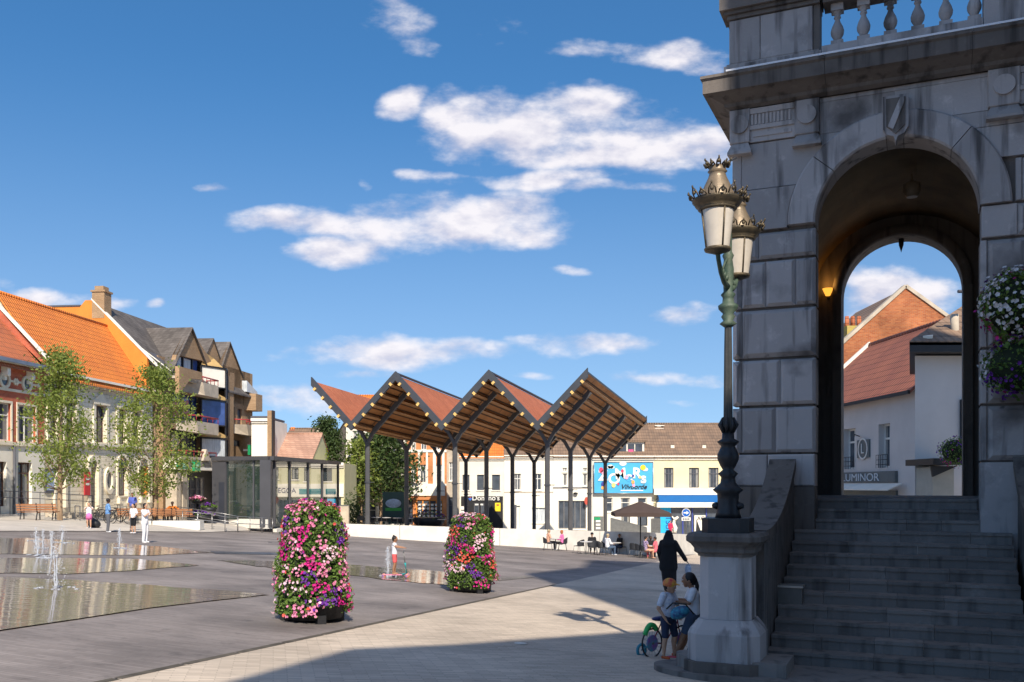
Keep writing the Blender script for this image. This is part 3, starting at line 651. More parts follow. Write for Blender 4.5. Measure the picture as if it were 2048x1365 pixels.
# sconce on the rear wall inside, lit warm
sc = PO.root('wall_sconce', 'small lit amber wall lamp inside the dark arch, left', 'lamp')
a_, z_ = PO.a(1655, 5.4), PO.z(1655, 576, 5.4)
mb = MB(); mb.lathe([(.05,z_-.16),(.11,z_-.02),(.12,z_+.0)], 14, a_, 5.5); mb.build('shade', MAT('amber_shade', (.8,.35,.05), .5, .1, 3, 0, emit=(1,.42,.05,1.2)), sc)
mb = MB(); mb.box(a_-.03, a_+.03, 5.55, 5.7, z_-.2, z_-.1); mb.build('bracket', m_black, sc)
pl = bpy.data.lights.new('sconce_light', 'POINT'); pl.energy = 2.5; pl.color = (1,.5,.12); pl.shadow_soft_size = .05
po = bpy.data.objects.new('sconce_light', pl); C.objects.link(po); po.parent = sc; po.location = (a_, 5.45, z_ + .1)
cl = PO.root('ceiling_lantern', 'round dim lantern hanging under the vault of the porch', 'lamp')
a_, z_ = PO.a(1824, 2.6), PO.z(1824, 380, 2.6)
mb = MB(); mb.lathe([(.10,z_-.14),(.15,z_-.05),(.15,z_+.1),(.05,z_+.16),(.015,z_+.18),(.015,zz(5.9))], 16, a_, 2.6); mb.build('lantern_body', MAT('dim_glass', (.35,.28,.2), .4, .1, 3, 0), cl)

# ---------------------------------------------------------------- stairs
st = PO.root('stone_staircase', 'broad flight of dark grey stone steps rising to the arched porch', 'staircase')
RS, TR = .165, .32
for i in range(14):
    b0 = -TR * i; z1 = ZF - RS * i
    if i < 3: a0, a1 = AL + .0, AR - .0
    elif i < 12: a0, a1 = -1.56, 1.56
    else: a0, a1 = (-2.0 if i == 12 else -2.35), 3.2
    y0 = b0 - .03; y1 = b0 + TR + .1
    xs = [a0]; x = a0
    while x < a1 - 1.0:
        x += rr.uniform(.5, 1.0); xs.append(x)
    xs.append(a1)
    for q, (x0, x1) in enumerate(zip(xs, xs[1:])):
        j = rr.uniform(-.004, .004)
        mb = MB(); mb.box(x0 + .002, x1 - .002, y0 + .02 + j, y1, z1 - RS - .05, z1 - .045 + j*.5)
        mb.box(x0 + .002, x1 - .002, y0 + j, y1, z1 - .043 + j*.5, z1 + j*.5)
        mb.build('step_stone', m_step, st)
# curved foot step wrapping the pedestal
for i, (rad, zt) in enumerate(((.98, ZF - RS*13), (.68, ZF - RS*12))):
    cxp, cyp = -1.98, -4.40
    b0 = -TR * (13 - i)
    n = 14; poly = [(a_, b_) for a_, b_ in [(-1.6, cyp + rad)]]
    poly = [(cxp + rad * cos(pi/2 + pi/2*q/n + .0), cyp + rad*.5 * sin(pi/2 + pi/2*q/n)) for q in range(n + 1)] + [(cxp + rad * cos(pi + pi/2*q/n), cyp + rad*.62 * sin(pi + pi/2*q/n)) for q in range(1, n + 1)]
    poly += [(3.2, cyp - rad*.62), (3.2, cyp + rad*.5)]
    if i == 1: poly = poly[:-2] + [(-1.2, cyp - rad*.62), (-1.2, cyp + rad*.5)]
    mb = MB(); mb.prismz(poly, zt - RS - .5, zt - .002); mb.build('curved_step', m_step, st)
# cheek walls with sweeping coping
def cheek(a0, a1, name):
    n = 18; prof = []
    for i in range(n + 1):
        t = i / n; b = -4.05 + 3.2 * t; z = zz(-.60 + 1.02 * t ** 2.1); prof.append((b, z))
    mb = MB(); poly = [(-4.05, zz(-3))] + [(b, z - .14) for b, z in prof] + [(-.84, zz(-3))]
    mb.prismx(poly, a0 + .06, a1 - .03); mb.build('cheek_wall', STONE('rubble_stone', (.10,.095,.09), (.22,.20,.18), (.03,.03,.03), .5, 2.2, .8), st)
    mb = MB()
    for i in range(n):
        (b0, z0), (b1, z1) = prof[i], prof[i+1]
        mb.add([(a0,b0,z0),(a1,b0,z0),(a1,b1,z1),(a0,b1,z1),(a0,b0,z0-.16),(a1,b0,z0-.16),(a1,b1,z1-.16),(a0,b1,z1-.16)], [(0,1,2,3),(4,7,6,5),(0,4,5,1),(1,5,6,2),(2,6,7,3),(3,7,4,0)], 0)
    mb.build('sloping_coping', m_stone2, st)
cheek(-1.97, -1.55, 'l'); cheek(1.58, 2.0, 'r')
# newel pedestal
ped = PO.root('stone_pedestal', 'squat grey stone pedestal with moulded cap carrying the lamp post', 'pedestal')
pc = (-1.98, -4.42); zt = zz(-.615)
def oct_(mb, prof, chf=.38, mi=0):
    """square plan with cut corners, profile of half-widths"""
    o = len(mb.v); n = 8
    for h, z in prof:
        c_ = h * chf
        for x, y in ((h,-h+c_),(h,h-c_),(h-c_,h),(-h+c_,h),(-h,h-c_),(-h,-h+c_),(-h+c_,-h),(h-c_,-h)): mb.v.append((pc[0]+x, pc[1]+y, z))
    for i in range(len(prof)-1):
        for j in range(n): mb.f.append((o+i*n+j, o+i*n+(j+1)%n, o+(i+1)*n+(j+1)%n, o+(i+1)*n+j)); mb.m.append(mi); mb.sm.append(False)
    mb.f.append(tuple(o+(len(prof)-1)*n+j for j in range(n))); mb.m.append(mi); mb.sm.append(False)
mb = MB(); oct_(mb, [(.40,zt-.17),(.42,zt-.14),(.47,zt-.10),(.47,zt-.04),(.44,zt)], .25); mb.build('cap', m_stone2, ped)
mb = MB(); oct_(mb, [(.335,zt-.30),(.345,zt-.27),(.385,zt-.24),(.385,zt-.20),(.40,zt-.172)], .3); mb.build('cap_moulding', m_stone2, ped)
mb = MB(); oct_(mb, [(.325,zt-1.10),(.325,zt-.302)], .42); mb.build('shaft', m_stone, ped)
mb = MB(); oct_(mb, [(.455,zt-1.62),(.455,zt-1.28),(.43,zt-1.22),(.36,zt-1.13),(.34,zt-1.102)], .3); mb.build('foot', m_stone, ped)
mb = MB(); oct_(mb, [(.50,zt-1.95),(.50,zt-1.622)], .3); mb.build('foot_course', m_stone2, ped)
# steel box on the steps
bx = PO.root('metal_box', 'grey metal box fixed at the left end of the steps', 'box')
a0, z1 = PO.a(1549, -2.75), PO.z(1549, 1172, -2.75); a1 = PO.a(1604, -2.75); z0 = PO.z(1604, 1214, -2.75)
mb = MB(); mb.box(a0, a1, -2.75, -2.5, z0, z1 - .02); mb.build('casing', MAT('box_metal', (.20,.19,.17), .5, .2, 4, .05, metal=.3), bx)
mb = MB(); mb.box(a0-.015, a1+.015, -2.77, -2.48, z1 - .018, z1 + .012); mb.build('lid', MAT('lid_metal', (.5,.48,.44), .35, .1, 4, .02, metal=.6), bx)

# ---------------------------------------------------------------- candelabra lamp
lx, ly = PO.W(pc[0], pc[1], 0).x, PO.W(pc[0], pc[1], 0).y
lamp = thing('street_lamp', 'ornate cast iron lamp post with two crowned lanterns on a stone pedestal', 'street lamp', (lx, ly, zt), PO.rz)
ps = ly / FPX                                                        # metres per pixel here
def zy(py): return H0 - (py - HY) * ps - zt
mb = MB(); mb.box(-.47, .47, -.3, .3, .003, zy(1035)) if False else None
mb = MB(); mb.prismz([(-.30,-.20),(-.20,-.30),(.20,-.30),(.30,-.20),(.30,.20),(.20,.30),(-.20,.30),(-.30,.20)], 0.0, zy(1036)); mb.build('base_block', m_iron, lamp)
mb = MB(); mb.lathe([(.17,zy(1036)),(.15,zy(1025)),(.135,zy(1000)),(.14,zy(988)),(.20,zy(980)),(.15,zy(974)),(.10,zy(966)),(.09,zy(955)),(.13,zy(948)),(.07,zy(940)),(.10,zy(932)),(.135,zy(920)),(.14,zy(910)),(.11,zy(900)),(.09,zy(893)),(.12,zy(888)),(.145,zy(884)),(.08,zy(878)),(.075,zy(866))], 24)
mb.build('ornate_base', m_iron, lamp)
for sgn in (-1, 1):
    mb = MB(); mb.lathe([(.0,-.05),(.05,-.03),(.06,.0),(.05,.03),(.0,.05)], 10, caps=False); o = mb.build('rosette', m_iron, lamp, (sgn*.15, -.02, zy(1012)))
mb = MB(); n = 16; o_ = 0
prof = [(.062,zy(866)),(.052,zy(700)),(.046,zy(650))]
for r_, z in prof:
    for j in range(32): q = 2*pi*j/32; k = r_ * (1 - .10 * (j % 2)); mb.v.append((k*cos(q), k*sin(q), z))
for i in range(2):
    for j in range(32): mb.f.append((i*32+j, i*32+(j+1)%32, (i+1)*32+(j+1)%32, (i+1)*32+j)); mb.m.append(0); mb.sm.append(False)
mb.build('fluted_shaft', MAT('shaft_iron', (.045,.045,.042), .42, .3, 9, .15, spec=.55), lamp)
mb = MB(); mb.lathe([(.05,zy(655)),(.11,zy(648)),(.06,zy(642)),(.09,zy(634)),(.065,zy(628)),(.125,zy(618)),(.13,zy(612)),(.075,zy(606)),(.07,zy(596)),(.095,zy(590)),(.06,zy(584)),(.065,zy(560)),(.075,zy(540)),(.055,zy(520)),(.075,zy(512)),(.05,zy(505)),(.05,zy(470)),(.03,zy(440)),(.0,zy(436))], 18); mb.build('upper_stem', m_green, lamp)
for j in range(8):
    q = j * pi / 4; mb = MB(); mb.tube([(cos(q)*.06, sin(q)*.06, zy(866)), (cos(q)*.11, sin(q)*.11, zy(850)), (cos(q)*.075, sin(q)*.075, zy(835))], [.02,.028,.006], 5); mb.build('leaf_ornament', m_iron, lamp)
ld = Vector((.54, 1.2, 0)).normalized(); ca, sa = cos(-PO.rz), sin(-PO.rz)
ld = Vector((ld.x*ca - ld.y*sa, ld.x*sa + ld.y*ca, 0))
m_lglass = MAT('milky_glass', (.62,.55,.46), .25, .12, 4, .02, spec=.6)
m_lcap = MAT('lantern_cap', (.27,.20,.13), .42, .35, 7, .15, metal=.3, col2=(.17,.135,.09))
def crown(mb, r, z, n, h, w):
    for j in range(n):
        q = 2*pi*j/n; c, s = cos(q), sin(q)
        big = h * (1.35 if j % 2 == 0 else .75); t = Vector((-s, c, 0)); ra = Vector((c, s, 0))
        b = ra * r + Vector((0, 0, z))
        mb.tube([b - t*w, b - t*w*.9 + ra*.03 + Vector((0,0,big*.5)), b + ra*.055 + Vector((0,0,big)), b + t*w*.9 + ra*.03 + Vector((0,0,big*.5)), b + t*w], .010, 5)
        mb.ell(b + ra*.035 + Vector((0,0,big*.45)), (.024,.024,.028), 6, 4); mb.ell(b + ra*.06 + Vector((0,0,big*1.05)), (.012,.012,.02), 5, 4)
for k, sg in enumerate((-1, 1)):
    lo = ld * .66 * sg; cx_, cy_ = lo.x, lo.y; zb = zz(2.90 if sg < 0 else 2.84) - zt
    mb = MB(); n = 6
    mb.tube([ld*sg*.05 + Vector((0,0,zy(575))), ld*sg*.25 + Vector((0,0,zy(572))), ld*sg*.45 + Vector((0,0,zy(560))), ld*sg*.60 + Vector((0,0,zy(540))), ld*sg*.66 + Vector((0,0,zb - .0))], [.04,.035,.03,.028,.03], 8)
    mb.tube([ld*sg*.05 + Vector((0,0,zy(520))), ld*sg*.2 + Vector((0,0,zy(532))), ld*sg*.34 + Vector((0,0,zy(548))), ld*sg*.48+Vector((0,0,zy(557)))], .016, 6)
    for q in range(3): mb.ell(ld*sg*(.12+.13*q) + Vector((0,0,zy(560-2*q))), (.035,.035,.045), 7, 5)
    mb.build('arm', m_green, lamp)
    lan = MB(); lan.lathe([(.04,zb-.07*.79),(.10,zb-.04*.79),(.155,zb-.02*.79),(.165,zb+.01*.79),(.155,zb+.03*.79)], 20, cx_, cy_); L_ = lan.build('lantern', m_bronze, lamp)
    mb = MB(); mb.lathe([(.145,zb+.03*.79),(.205,zb+.62*.79)], 20, cx_, cy_, caps=False, smooth=True); mb.build('glass', m_lglass, L_)
    mb = MB()
    for j in range(4):
        q = j*pi/2 - .95; mb.tube([(cx_+.15*cos(q), cy_+.15*sin(q), zb+.02*.79), (cx_+.212*cos(q), cy_+.212*sin(q), zb+.63*.79)], .011, 5)
    mb.lathe([(.21,zb+.60*.79),(.24,zb+.63*.79),(.225,zb+.65*.79),(.27,zb+.68*.79),(.285,zb+.72*.79),(.31,zb+.75*.79),(.31,zb+.78*.79),(.26,zb+.80*.79)], 22, cx_, cy_); mb.build('rim', m_bronze, L_)
    mb = MB(); mb.lathe([(.22,zb+.78*.79),(.205,zb+.86*.79),(.16,zb+1.00*.79),(.115,zb+1.12*.79),(.095,zb+1.2*.79),(.12,zb+1.22*.79),(.10,zb+1.25*.79),(.11,zb+1.30*.79),(.0,zb+1.30*.79)], 22, cx_, cy_, caps=False); mb.build('cap', m_lcap, L_)
    mb = MB(); crown(mb, .30, zb+.78*.79, 16, .085, .045); mb2 = mb
    for v in range(len(mb.v)): x, y, z = mb.v[v]; mb.v[v] = (x + cx_, y + cy_, z)
    mb.build('crown', m_bronze, L_)
    mb = MB(); crown(mb, .105, zb+1.30*.79, 10, .05, .022)
    for v in range(len(mb.v)): x, y, z = mb.v[v]; mb.v[v] = (x + cx_, y + cy_, z)
    mb.build('small_crown', m_bronze, L_)
    if k == 0:
        mb = MB(); mb.tube([(cx_-.0, cy_+.02, zb+1.28*.79), (cx_+.14, cy_+.5, zb+1.62*.79)], .012, 5); mb.build('stay_rod', m_steel, L_)

# ---------------------------------------------------------------- unseen hall behind the viewer, outline shaped to throw the big shadow
th = thing('town_hall', 'tall stone town hall with a belfry standing behind the viewpoint', 'building', (10, -8, gz(10, -8)))
oz = th.location.z
def sil(pts, y0, y1, nm, x0=10):
    mb = MB(); mb.prism([(x - x0, zz(h) - oz) for x, h in pts], y0, y1)
    mb.v = [(x + .22*max(0, y1 - y), y, z) for x, y, z in mb.v]; mb.build(nm, m_stone2, th)
sil([(-.6,-6),(-.6,11.3),(.28,12.97),(1.61,15.24),(3.06,15.95),(7.9,19.05),(7.9,-6)], -6, 0, 'gabled_wing')
sil([(7.82,-6),(7.82,30.9),(11.6,36.4),(14.1,43.0),(20.7,45.3),(24,38),(24,-6)], -9, 0.05, 'belfry')
for k in range(4):
    for z in (3, 8):
        mb = MB(); x = -8.6 + k*1.9; mb.box(x, x+.9, .06, .0, z, z+2.6); mb.build('window', m_dglass, th)
# ================================================================ MARKET CANOPY
PV = Frame(-10.586, 68.5, .9613, -.2755)
pav = PV.root('market_canopy', 'zigzag market canopy of folded red roofs on dark forked steel columns', 'canopy')
BAY, BF, BB = 6.78, -2.7, 25.6
def roofz(a, b):
    """underside line of the folded plate at (a,b)"""
    k = a / BAY; f = abs(k - round(k)) * 2                            # 0 valley .. 1 ridge
    return H0 + 3.88 - .0165 * a - .040 * (b - BF) + 3.50 * f
m_shing = UNITS('red_shingles', (.38,.115,.055), (.49,.165,.08), (.26,.085,.045), .22, .12, .01, .8, .3, flat=False, var=.25)
m_plank = UNITS('soffit_planks', (.36,.155,.05), (.50,.23,.08), (.07,.03,.012), .34, 5.0, .045, .7, .5, flat=False, offs=0, rot=0, var=.4)
m_beamd = MAT('dark_larch', (.42,.22,.09), .65, .25, 3, .1, stretch=(3, .3, 3))
m_beamw = MAT('larch_beam', (.80,.52,.17), .6, .25, 3, .1, stretch=(3, .3, 3))  # brighter larch: sunlight on the purlin ends put into the colour
m_col = MAT('column_paint', (.085,.085,.09), .5, .15, 1.5, .05)
slopes = []
for j in range(3):
    v = j * BAY
    slopes += [(max(v - BAY/2, -3.1), v), (v, v + BAY/2)]
TH = .16
for a0, a1 in slopes:
    up = a1 > a0 and roofz(a1 - 1e-4, 0) > roofz(a0 + 1e-4, 0)
    z = lambda a, b, o=0: roofz(min(max(a, a0 + 1e-4), a1 - 1e-4), b) + o
    mb = MB(); b0, b1 = BF + .12, BB - .12
    mb.add([(a0,b0,z(a0,b0,.30)),(a1,b0,z(a1,b0,.30)),(a1,b1,z(a1,b1,.30)),(a0,b1,z(a0,b1,.30))], [(0,1,2,3)], 0)
    mb.add([(a0,b0,z(a0,b0,.2)),(a1,b0,z(a1,b0,.2)),(a1,b1,z(a1,b1,.2)),(a0,b1,z(a0,b1,.2))], [(0,3,2,1)], 1)
    if a0 < -3: mb.add([(a0,b0,z(a0,b0,.2)),(a0,b1,z(a0,b1,.2)),(a0,b1,z(a0,b1,.3)),(a0,b0,z(a0,b0,.3))], [(0,3,2,1)], 2)
    mb.build('roof_slope', [m_shing, m_plank, m_col], pav)
    n = 5; L = a1 - a0
    for i in range(n):
        f = .10 + .80 * i / (n - 1); f = f if up else 1 - f; a = a0 + L * f
        mb = MB(); dz = .13; p0, p1 = (a, BF - .10, z(a, BF - .10, dz - .14)), (a, BB - .1, z(a, BB - .1, dz - .14))
        n_ = Vector((-(z(a1-.01,0)-z(a0+.01,0)), 0, L)).normalized()
        mb.bar(p0, p1, .17, .24, 0, up=n_); pu = mb.build('purlin', m_beamd, pav)
        mb = MB(); mb.bar((p0[0], p0[1]-.10, p0[2]), (p0[0], p0[1]-.002, p0[2]), .17, .22, 0, up=n_); mb.build('end_cap', m_beamw, pu)  # bright end piece, painted as sunlit wood
# fascia beams : front and back
for b, s_ in ((BF, -1), (BB, 1)):
    for a0, a1 in slopes:
        mb = MB(); e = 1e-4; za, zb_ = roofz(a0 + e, b), roofz(a1 - e, b); t_ = .11
        lo, hi = -.06, .56
        mb.add([(a0,b-t_,za+lo),(a1,b-t_,zb_+lo),(a1,b-t_,zb_+hi),(a0,b-t_,za+hi),(a0,b+t_,za+lo),(a1,b+t_,zb_+lo),(a1,b+t_,zb_+hi),(a0,b+t_,za+hi)],
               [(0,1,2,3),(7,6,5,4),(0,4,5,1),(3,2,6,7),(0,3,7,4),(1,5,6,2)])
        mb.build('fascia_beam', m_steel, pav)
mb = MB(); 
for a in (3.39, 10.17): mb.bar((a, BF, roofz(a, BF) + .42), (a, BB, roofz(a, BB) + .42), .2, .1)
mb.bar((3*BAY - 3.39 - .02, BF, roofz(16.95, BF) + .26), (16.93, BB, roofz(16.95, BB) + .26), .06, .14)
mb.build('ridge_cap', m_steel, pav)
# columns with forked arms
for r in range(3):
    for c in range(4):
        a, b = r * BAY, c * 7.45
        w_ = PV.W(a, b, 0); zb_ = uz(w_.x, w_.y); zf = roofz(a, b) - .74
        mb = MB(); mb.prismz([(a+.17*cos(q*pi/4+pi/8)*1.05, b+.17*sin(q*pi/4+pi/8)*1.05) for q in range(8)], zb_ - .5, zf + .12); co = mb.build('column', m_col, pav)
        mb = MB(); zc = zb_ + (zf - zb_) * .52; mb.prismz([(a+.23*cos(q*pi/4+pi/8), b+.23*sin(q*pi/4+pi/8)) for q in range(8)], zc, zc + .10); mb.build('collar', m_steel, co)
        mb = MB(); mb.bar((a + .15, b, zc + .05), (a + .55, b, zc + .05), .06, .04); mb.build('bracket', m_steel, co)
        mb = MB(); mb.prismz([(a+.30*cos(q*pi/4+pi/8), b+.30*sin(q*pi/4+pi/8)) for q in range(8)], zb_ - .02, zb_ + .06); mb.build('foot_plate', m_steel, co)
        for s_ in (-1, 1):
            ae = a + s_ * 3.0
            if ae < -3: ae = -2.8
            mb = MB(); p0 = Vector((a, b, zf)); k = Vector((a + s_*.55, b, roofz(a + s_*.55, b) - .36)); p1 = Vector((ae, b, roofz(ae, b) - .24))
            mb.bar(p0, k, .22, .28, 0, up=(0, 1, 0)); mb.bar(k - (p1-k).normalized()*.08, p1, .24, .34, 0, up=(0, 0, 1)); mb.build('arm', m_col, pav)

# ================================================================ FACADES
def win(root, x0, x1, z0, z1, y=.16, fr=m_wframe, gl=m_dglass, nx=2, tr=.3, sill=None, w=.07, lab=None, nz=1, surround=None):
    """window: frame (part) > pane, sill"""
    mb = MB(); fw = w
    mb.box(x0, x1, y, y+.08, z0, z0+fw); mb.box(x0, x1, y, y+.08, z1-fw, z1); mb.box(x0, x0+fw, y+.001, y+.081, z0+fw, z1-fw); mb.box(x1-fw, x1, y+.001, y+.081, z0+fw, z1-fw)
    for i in range(1, nx): x = x0 + (x1-x0)*i/nx; mb.box(x-fw*.5, x+fw*.5, y+.002, y+.079, z0+fw, z1-fw)
    if tr: zt_ = z1 - (z1-z0)*tr; mb.box(x0+fw, x1-fw, y-.004, y+.076, zt_-fw*.5, zt_+fw*.5)
    for i in range(1, nz): zt_ = z0 + (z1-z0)*(1-(tr or 0))*i/nz; mb.box(x0+fw, x1-fw, y+.003, y+.078, zt_-fw*.3, zt_+fw*.3)
    f = mb.build('window', fr, root)
    if lab: f['label'] = lab
    mb = MB(); mb.add([(x0+fw*.5,y+.05,z0+fw*.5),(x1-fw*.5,y+.05,z0+fw*.5),(x1-fw*.5,y+.05,z1-fw*.5),(x0+fw*.5,y+.05,z1-fw*.5)], [(0,1,2,3)]); mb.build('pane', gl, f)
    if R.random() < .5 and gl is m_dglass and (x1-x0) < 2.2:
        mb = MB(); c_ = (x1-x0)*R.uniform(.12,.26)
        for p_, q_ in ((x0+fw, x0+fw+c_), (x1-fw-c_, x1-fw)): mb.add([(p_,y+.046,z0+fw),(q_,y+.046,z0+fw),(q_,y+.046,z1-fw),(p_,y+.046,z1-fw)], [(0,1,2,3)])
        mb.build('curtain', MAT('dim_curtain', (.30,.29,.27), .9, .4, 5, 0, stretch=(8,1,.5)), f)
    if sill is not None:
        mb = MB(); mb.box(x0-.08, x1+.08, -.09, y, z0-.11, z0-.003); mb.build('sill', sill, f)
    return f
def rect(fr, x0, y0, x1, y1, b=0):
    """pixel box -> local opening; heights read at its left edge"""
    return (fr.a(x0, b), fr.a(x1, b), fr.z((x0+x1)/2, y1, b), fr.z((x0+x1)/2, y0, b))
def slab(mb, pts, t, mi=0):
    """thick quad/polygon from points, thickened straight down"""
    n = len(pts); vs = [tuple(p) for p in pts] + [(p[0], p[1], p[2]-t) for p in pts]
    return mb.add(vs, [tuple(range(n)), tuple(range(2*n-1, n-1, -1))] + [(i, i+n, (i+1)%n+n, (i+1)%n) for i in range(n)], mi)
def roof(root, x0, x1, zeave, bridge, zridge, mat, ov=.35, name='roof', back=True, t=.12):
    k = (zridge - zeave) / bridge
    mb = MB(); slab(mb, [(x0,-ov,zeave-ov*k*.6),(x1,-ov,zeave-ov*k*.6),(x1,bridge,zridge),(x0,bridge,zridge)], t)
    r = mb.build(name, mat, root)
    if back:
        mb = MB(); slab(mb, [(x0,bridge+.002,zridge),(x1,bridge+.002,zridge),(x1,2*bridge+.3,zeave),(x0,2*bridge+.3,zeave)], t); mb.build('rear_roof', mat, r)
    mb = MB(); mb.tube([(x0, bridge, zridge+.02), (x1, bridge, zridge+.02)], .11, 8); mb.build('ridge_tiles', mat, r)
    return r
def body(root, x0, x1, z0, z1, depth, mat, y0=.31, gable=None):
    """inner mass behind a facade sheet; gable=(bridge,zridge) closes both ends up to the ridge"""
    mb = MB()
    if gable: mb.prismx([(y0,z0),(y0,z1),(gable[0],gable[1]-.14),(2*gable[0],z1),(2*gable[0],z0)], x0, x1)
    else: mb.box(x0, x1, y0, depth, z0, z1)
    return mb.build('walls', mat, root)

FL = Frame(-29.03, 60, .105, 1.0)
m_brick = UNITS('red_brick', (.50,.085,.035), (.60,.13,.055), (.42,.26,.19), .22, .07, .008, .85, .25)
m_cream = MAT('cream_stone', (.84,.75,.58), .75, .15, 1.5, .15)
m_ashlar = UNITS('pale_ashlar', (.80,.70,.52), (.88,.80,.63), (.52,.44,.31), .75, .26, .014, .8, .5, var=.35)
m_tile_or = TILES('orange_tiles', (.78,.235,.035), (.62,.17,.03), .26, .34)
m_tile_rd = TILES('red_tiles', (.55,.16,.055), (.36,.11,.05), .26, .34)
m_slate = UNITS('grey_slates', (.10,.085,.075), (.155,.135,.12), (.07,.06,.055), .3, .22, .01, .7, .3, var=.5)
m_render = MAT('white_render', (.88,.82,.70), .8, .08, .8, .08)
BASE = -3.0
# ---- red brick house (far left)
h = FL.root('red_brick_house', 'red brick town house with white stone trim, oculi and a white shopfront at far left', 'house')
xa, xb = FL.a(-300), FL.a(89); ze = FL.z(40, 733)
ops = []; wins = [rect(FL, 35.6, 812, 71, 885), rect(FL, -18, 806, 21, 884), rect(FL, -120, 800, -70, 882), rect(FL, -230, 790, -170, 880)]
wins = [(a, b, wins[0][2], wins[0][3]) for a, b, c, d_ in wins]
shops = [rect(FL, 36, 925, 64, 1008), rect(FL, -14, 925, 13, 1010), rect(FL, -110, 925, -60, 1010), rect(FL, -230, 925, -140, 1010)]
shops = [(a, b, FL.z(40, 1012), FL.z(40, 925)) for a, b, c, d_ in shops]
zs1 = FL.z(60, 892)
mb = MB(); wall(mb, xa, xb, zs1, ze, wins, 0, .3, 0); mb.build('brick_wall', m_brick, h)
mb = MB(); wall(mb, xa, xb, BASE, zs1, shops, 0, .4, 0); mb.build('ground_floor_wall', m_render, h)
body(h, xa, xb, BASE, ze, 0, m_brick, .42, (3.2, ze + 3.6))
for o_ in wins:
    win(h, *o_, y=.14, nx=2, tr=.32, sill=m_cream)
    mb = MB(); a, b, c, d_ = o_
    mb.box(a-.14, a-.002, -.05, .02, c, d_+.14); mb.box(b+.002, b+.14, -.05, .02, c, d_+.14); mb.box(a, b, -.05, .02, d_+.002, d_+.14); mb.build('window_surround', m_cream, h)
for o_ in shops: win(h, *o_, y=.2, fr=m_brown, nx=2, tr=.25, w=.09)
mb = MB(); mb.box(xa, xb, -.12, -.001, zs1-.05, zs1+.14); mb.build('string_course', m_cream, h)
zc = FL.z(52, 786); mb = MB(); mb.box(xa, xb, -.08, -.001, zc-.07, zc+.09); mb.build('string_course', m_cream, h)
mb = MB(); mb.box(xa, xb+.1, -.55, .1, ze-.02, ze+.16); mb.box(xa, xb, -.35, -.002, ze-.2, ze-.021); mb.build('cornice', m_render, h)
mb = MB(); mb.box(xa, xb+.1, -.68, -.552, ze+.02, ze+.24); mb.build('gutter', MAT('zinc', (.25,.28,.34), .4, .2, 2, .05, metal=.4), h)
for px in (-180, -95, 5, 55): 
    a = FL.a(px); mb = MB(); mb.box(a-.14, a+.14, -.42, -.003, ze-.75, ze-.21); mb.box(a-.1, a+.1, -.22, -.003, ze-1.0, ze-.76); mb.build('bracket', m_render, h)
def ring(cx, cz, r0, r1, y0, y1, n=20, sx=1.0, mi=0, mb=None, half=False):
    mb = mb or MB(); vs = []
    for i in range(n + (1 if half else 0)):
        q = (1 if half else 2)*pi*i/n
        for r, y in ((r0, y0), (r1, y0), (r1, y1), (r0, y1)): vs.append((cx + r*cos(q)*sx, y, cz + r*sin(q)))
    fs = []
    for i in range(n):
        a, b = i*4, (((i+1) % n) if not half else i+1)*4
        fs += [(a, b, b+1, a+1), (a+1, b+1, b+2, a+2), (a, a+3, b+3, b)]
    return mb.add(vs, fs, mi)
for px in (53, 8, -70, -150):
    a, z = FL.a(px), FL.z(53, 768)
    ring(a, z, .34, .50, -.10, .02).build('oculus', m_cream, h)
    mb = MB(); mb.add([(a + .31*cos(2*pi*i/16), -.01, z + .31*sin(2*pi*i/16)) for i in range(16)], [tuple(range(16))]); mb.build('oculus_pane', m_dglass, h)
    for d_ in (-1.15, 1.15):
        mb = MB(); mb.prism([(a+d_-.2,z),(a+d_,z-.22),(a+d_+.2,z),(a+d_,z+.22)], -.07, -.002); mb.build('diamond', m_cream, h)
    mb = MB(); mb.box(a-.98, a-.53, -.04, -.002, z-.06, z+.06); mb.box(a+.53, a+.98, -.04, -.002, z-.06, z+.06); mb.build('link_band', m_cream, h)
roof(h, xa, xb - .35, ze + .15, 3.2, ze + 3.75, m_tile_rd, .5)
mb = MB(); mb.prismx([(-.5, ze+.05), (-.55, ze+.55), (.1, ze+.75), (3.2, ze+4.35), (3.2, ze+3.5)], xb - .34, xb + .0); mb.build('verge_wall', m_brick, h)
mb = MB(); slab(mb, [(xb-.38,-.55,ze+.62),(xb+.05,-.55,ze+.62),(xb+.05,3.2,ze+4.48),(xb-.38,3.2,ze+4.48)], .12); mb.build('verge_coping', m_render, h)
mb = MB(); ap = FL.a(26); mb.tube([(ap, -.08, BASE), (ap, -.08, zs1)], .07, 8); mb.build('downpipe', m_gframe, h)
# ---- stone house with orange roof
h = FL.root('stone_house', 'pale stone house with arched openings under a steep bright orange tiled roof', 'house')
xa, xb = FL.a(89.3), FL.a(305); ze = FL.z(220, 768)
up_ = [rect(FL, 190, 812, 211, 885), rect(FL, 98, 800, 116, 880), rect(FL, 130, 805, 150, 882), rect(FL, 236, 818, 252, 888), rect(FL, 264, 823, 280, 890)]
up_ = [(a, b, up_[0][2], up_[0][3]) for a, b, c, d_ in up_]
lo_ = [rect(FL, 236, 932, 255, 992), rect(FL, 279, 938, 296, 992)]; lo_[1] = (lo_[1][0], min(lo_[1][1], xb-.2), lo_[0][2], lo_[0][3])
ent = [(FL.a(110), FL.a(127), FL.z(118, 1016), FL.z(118, 962)), (FL.a(178), FL.a(193), FL.z(186, 1018), FL.z(186, 935))]
zs2 = FL.z(220, 893)
mb = MB(); wall(mb, xa, xb, zs2, ze, up_, 0, .35, 0); mb.build('upper_wall', m_ashlar, h)
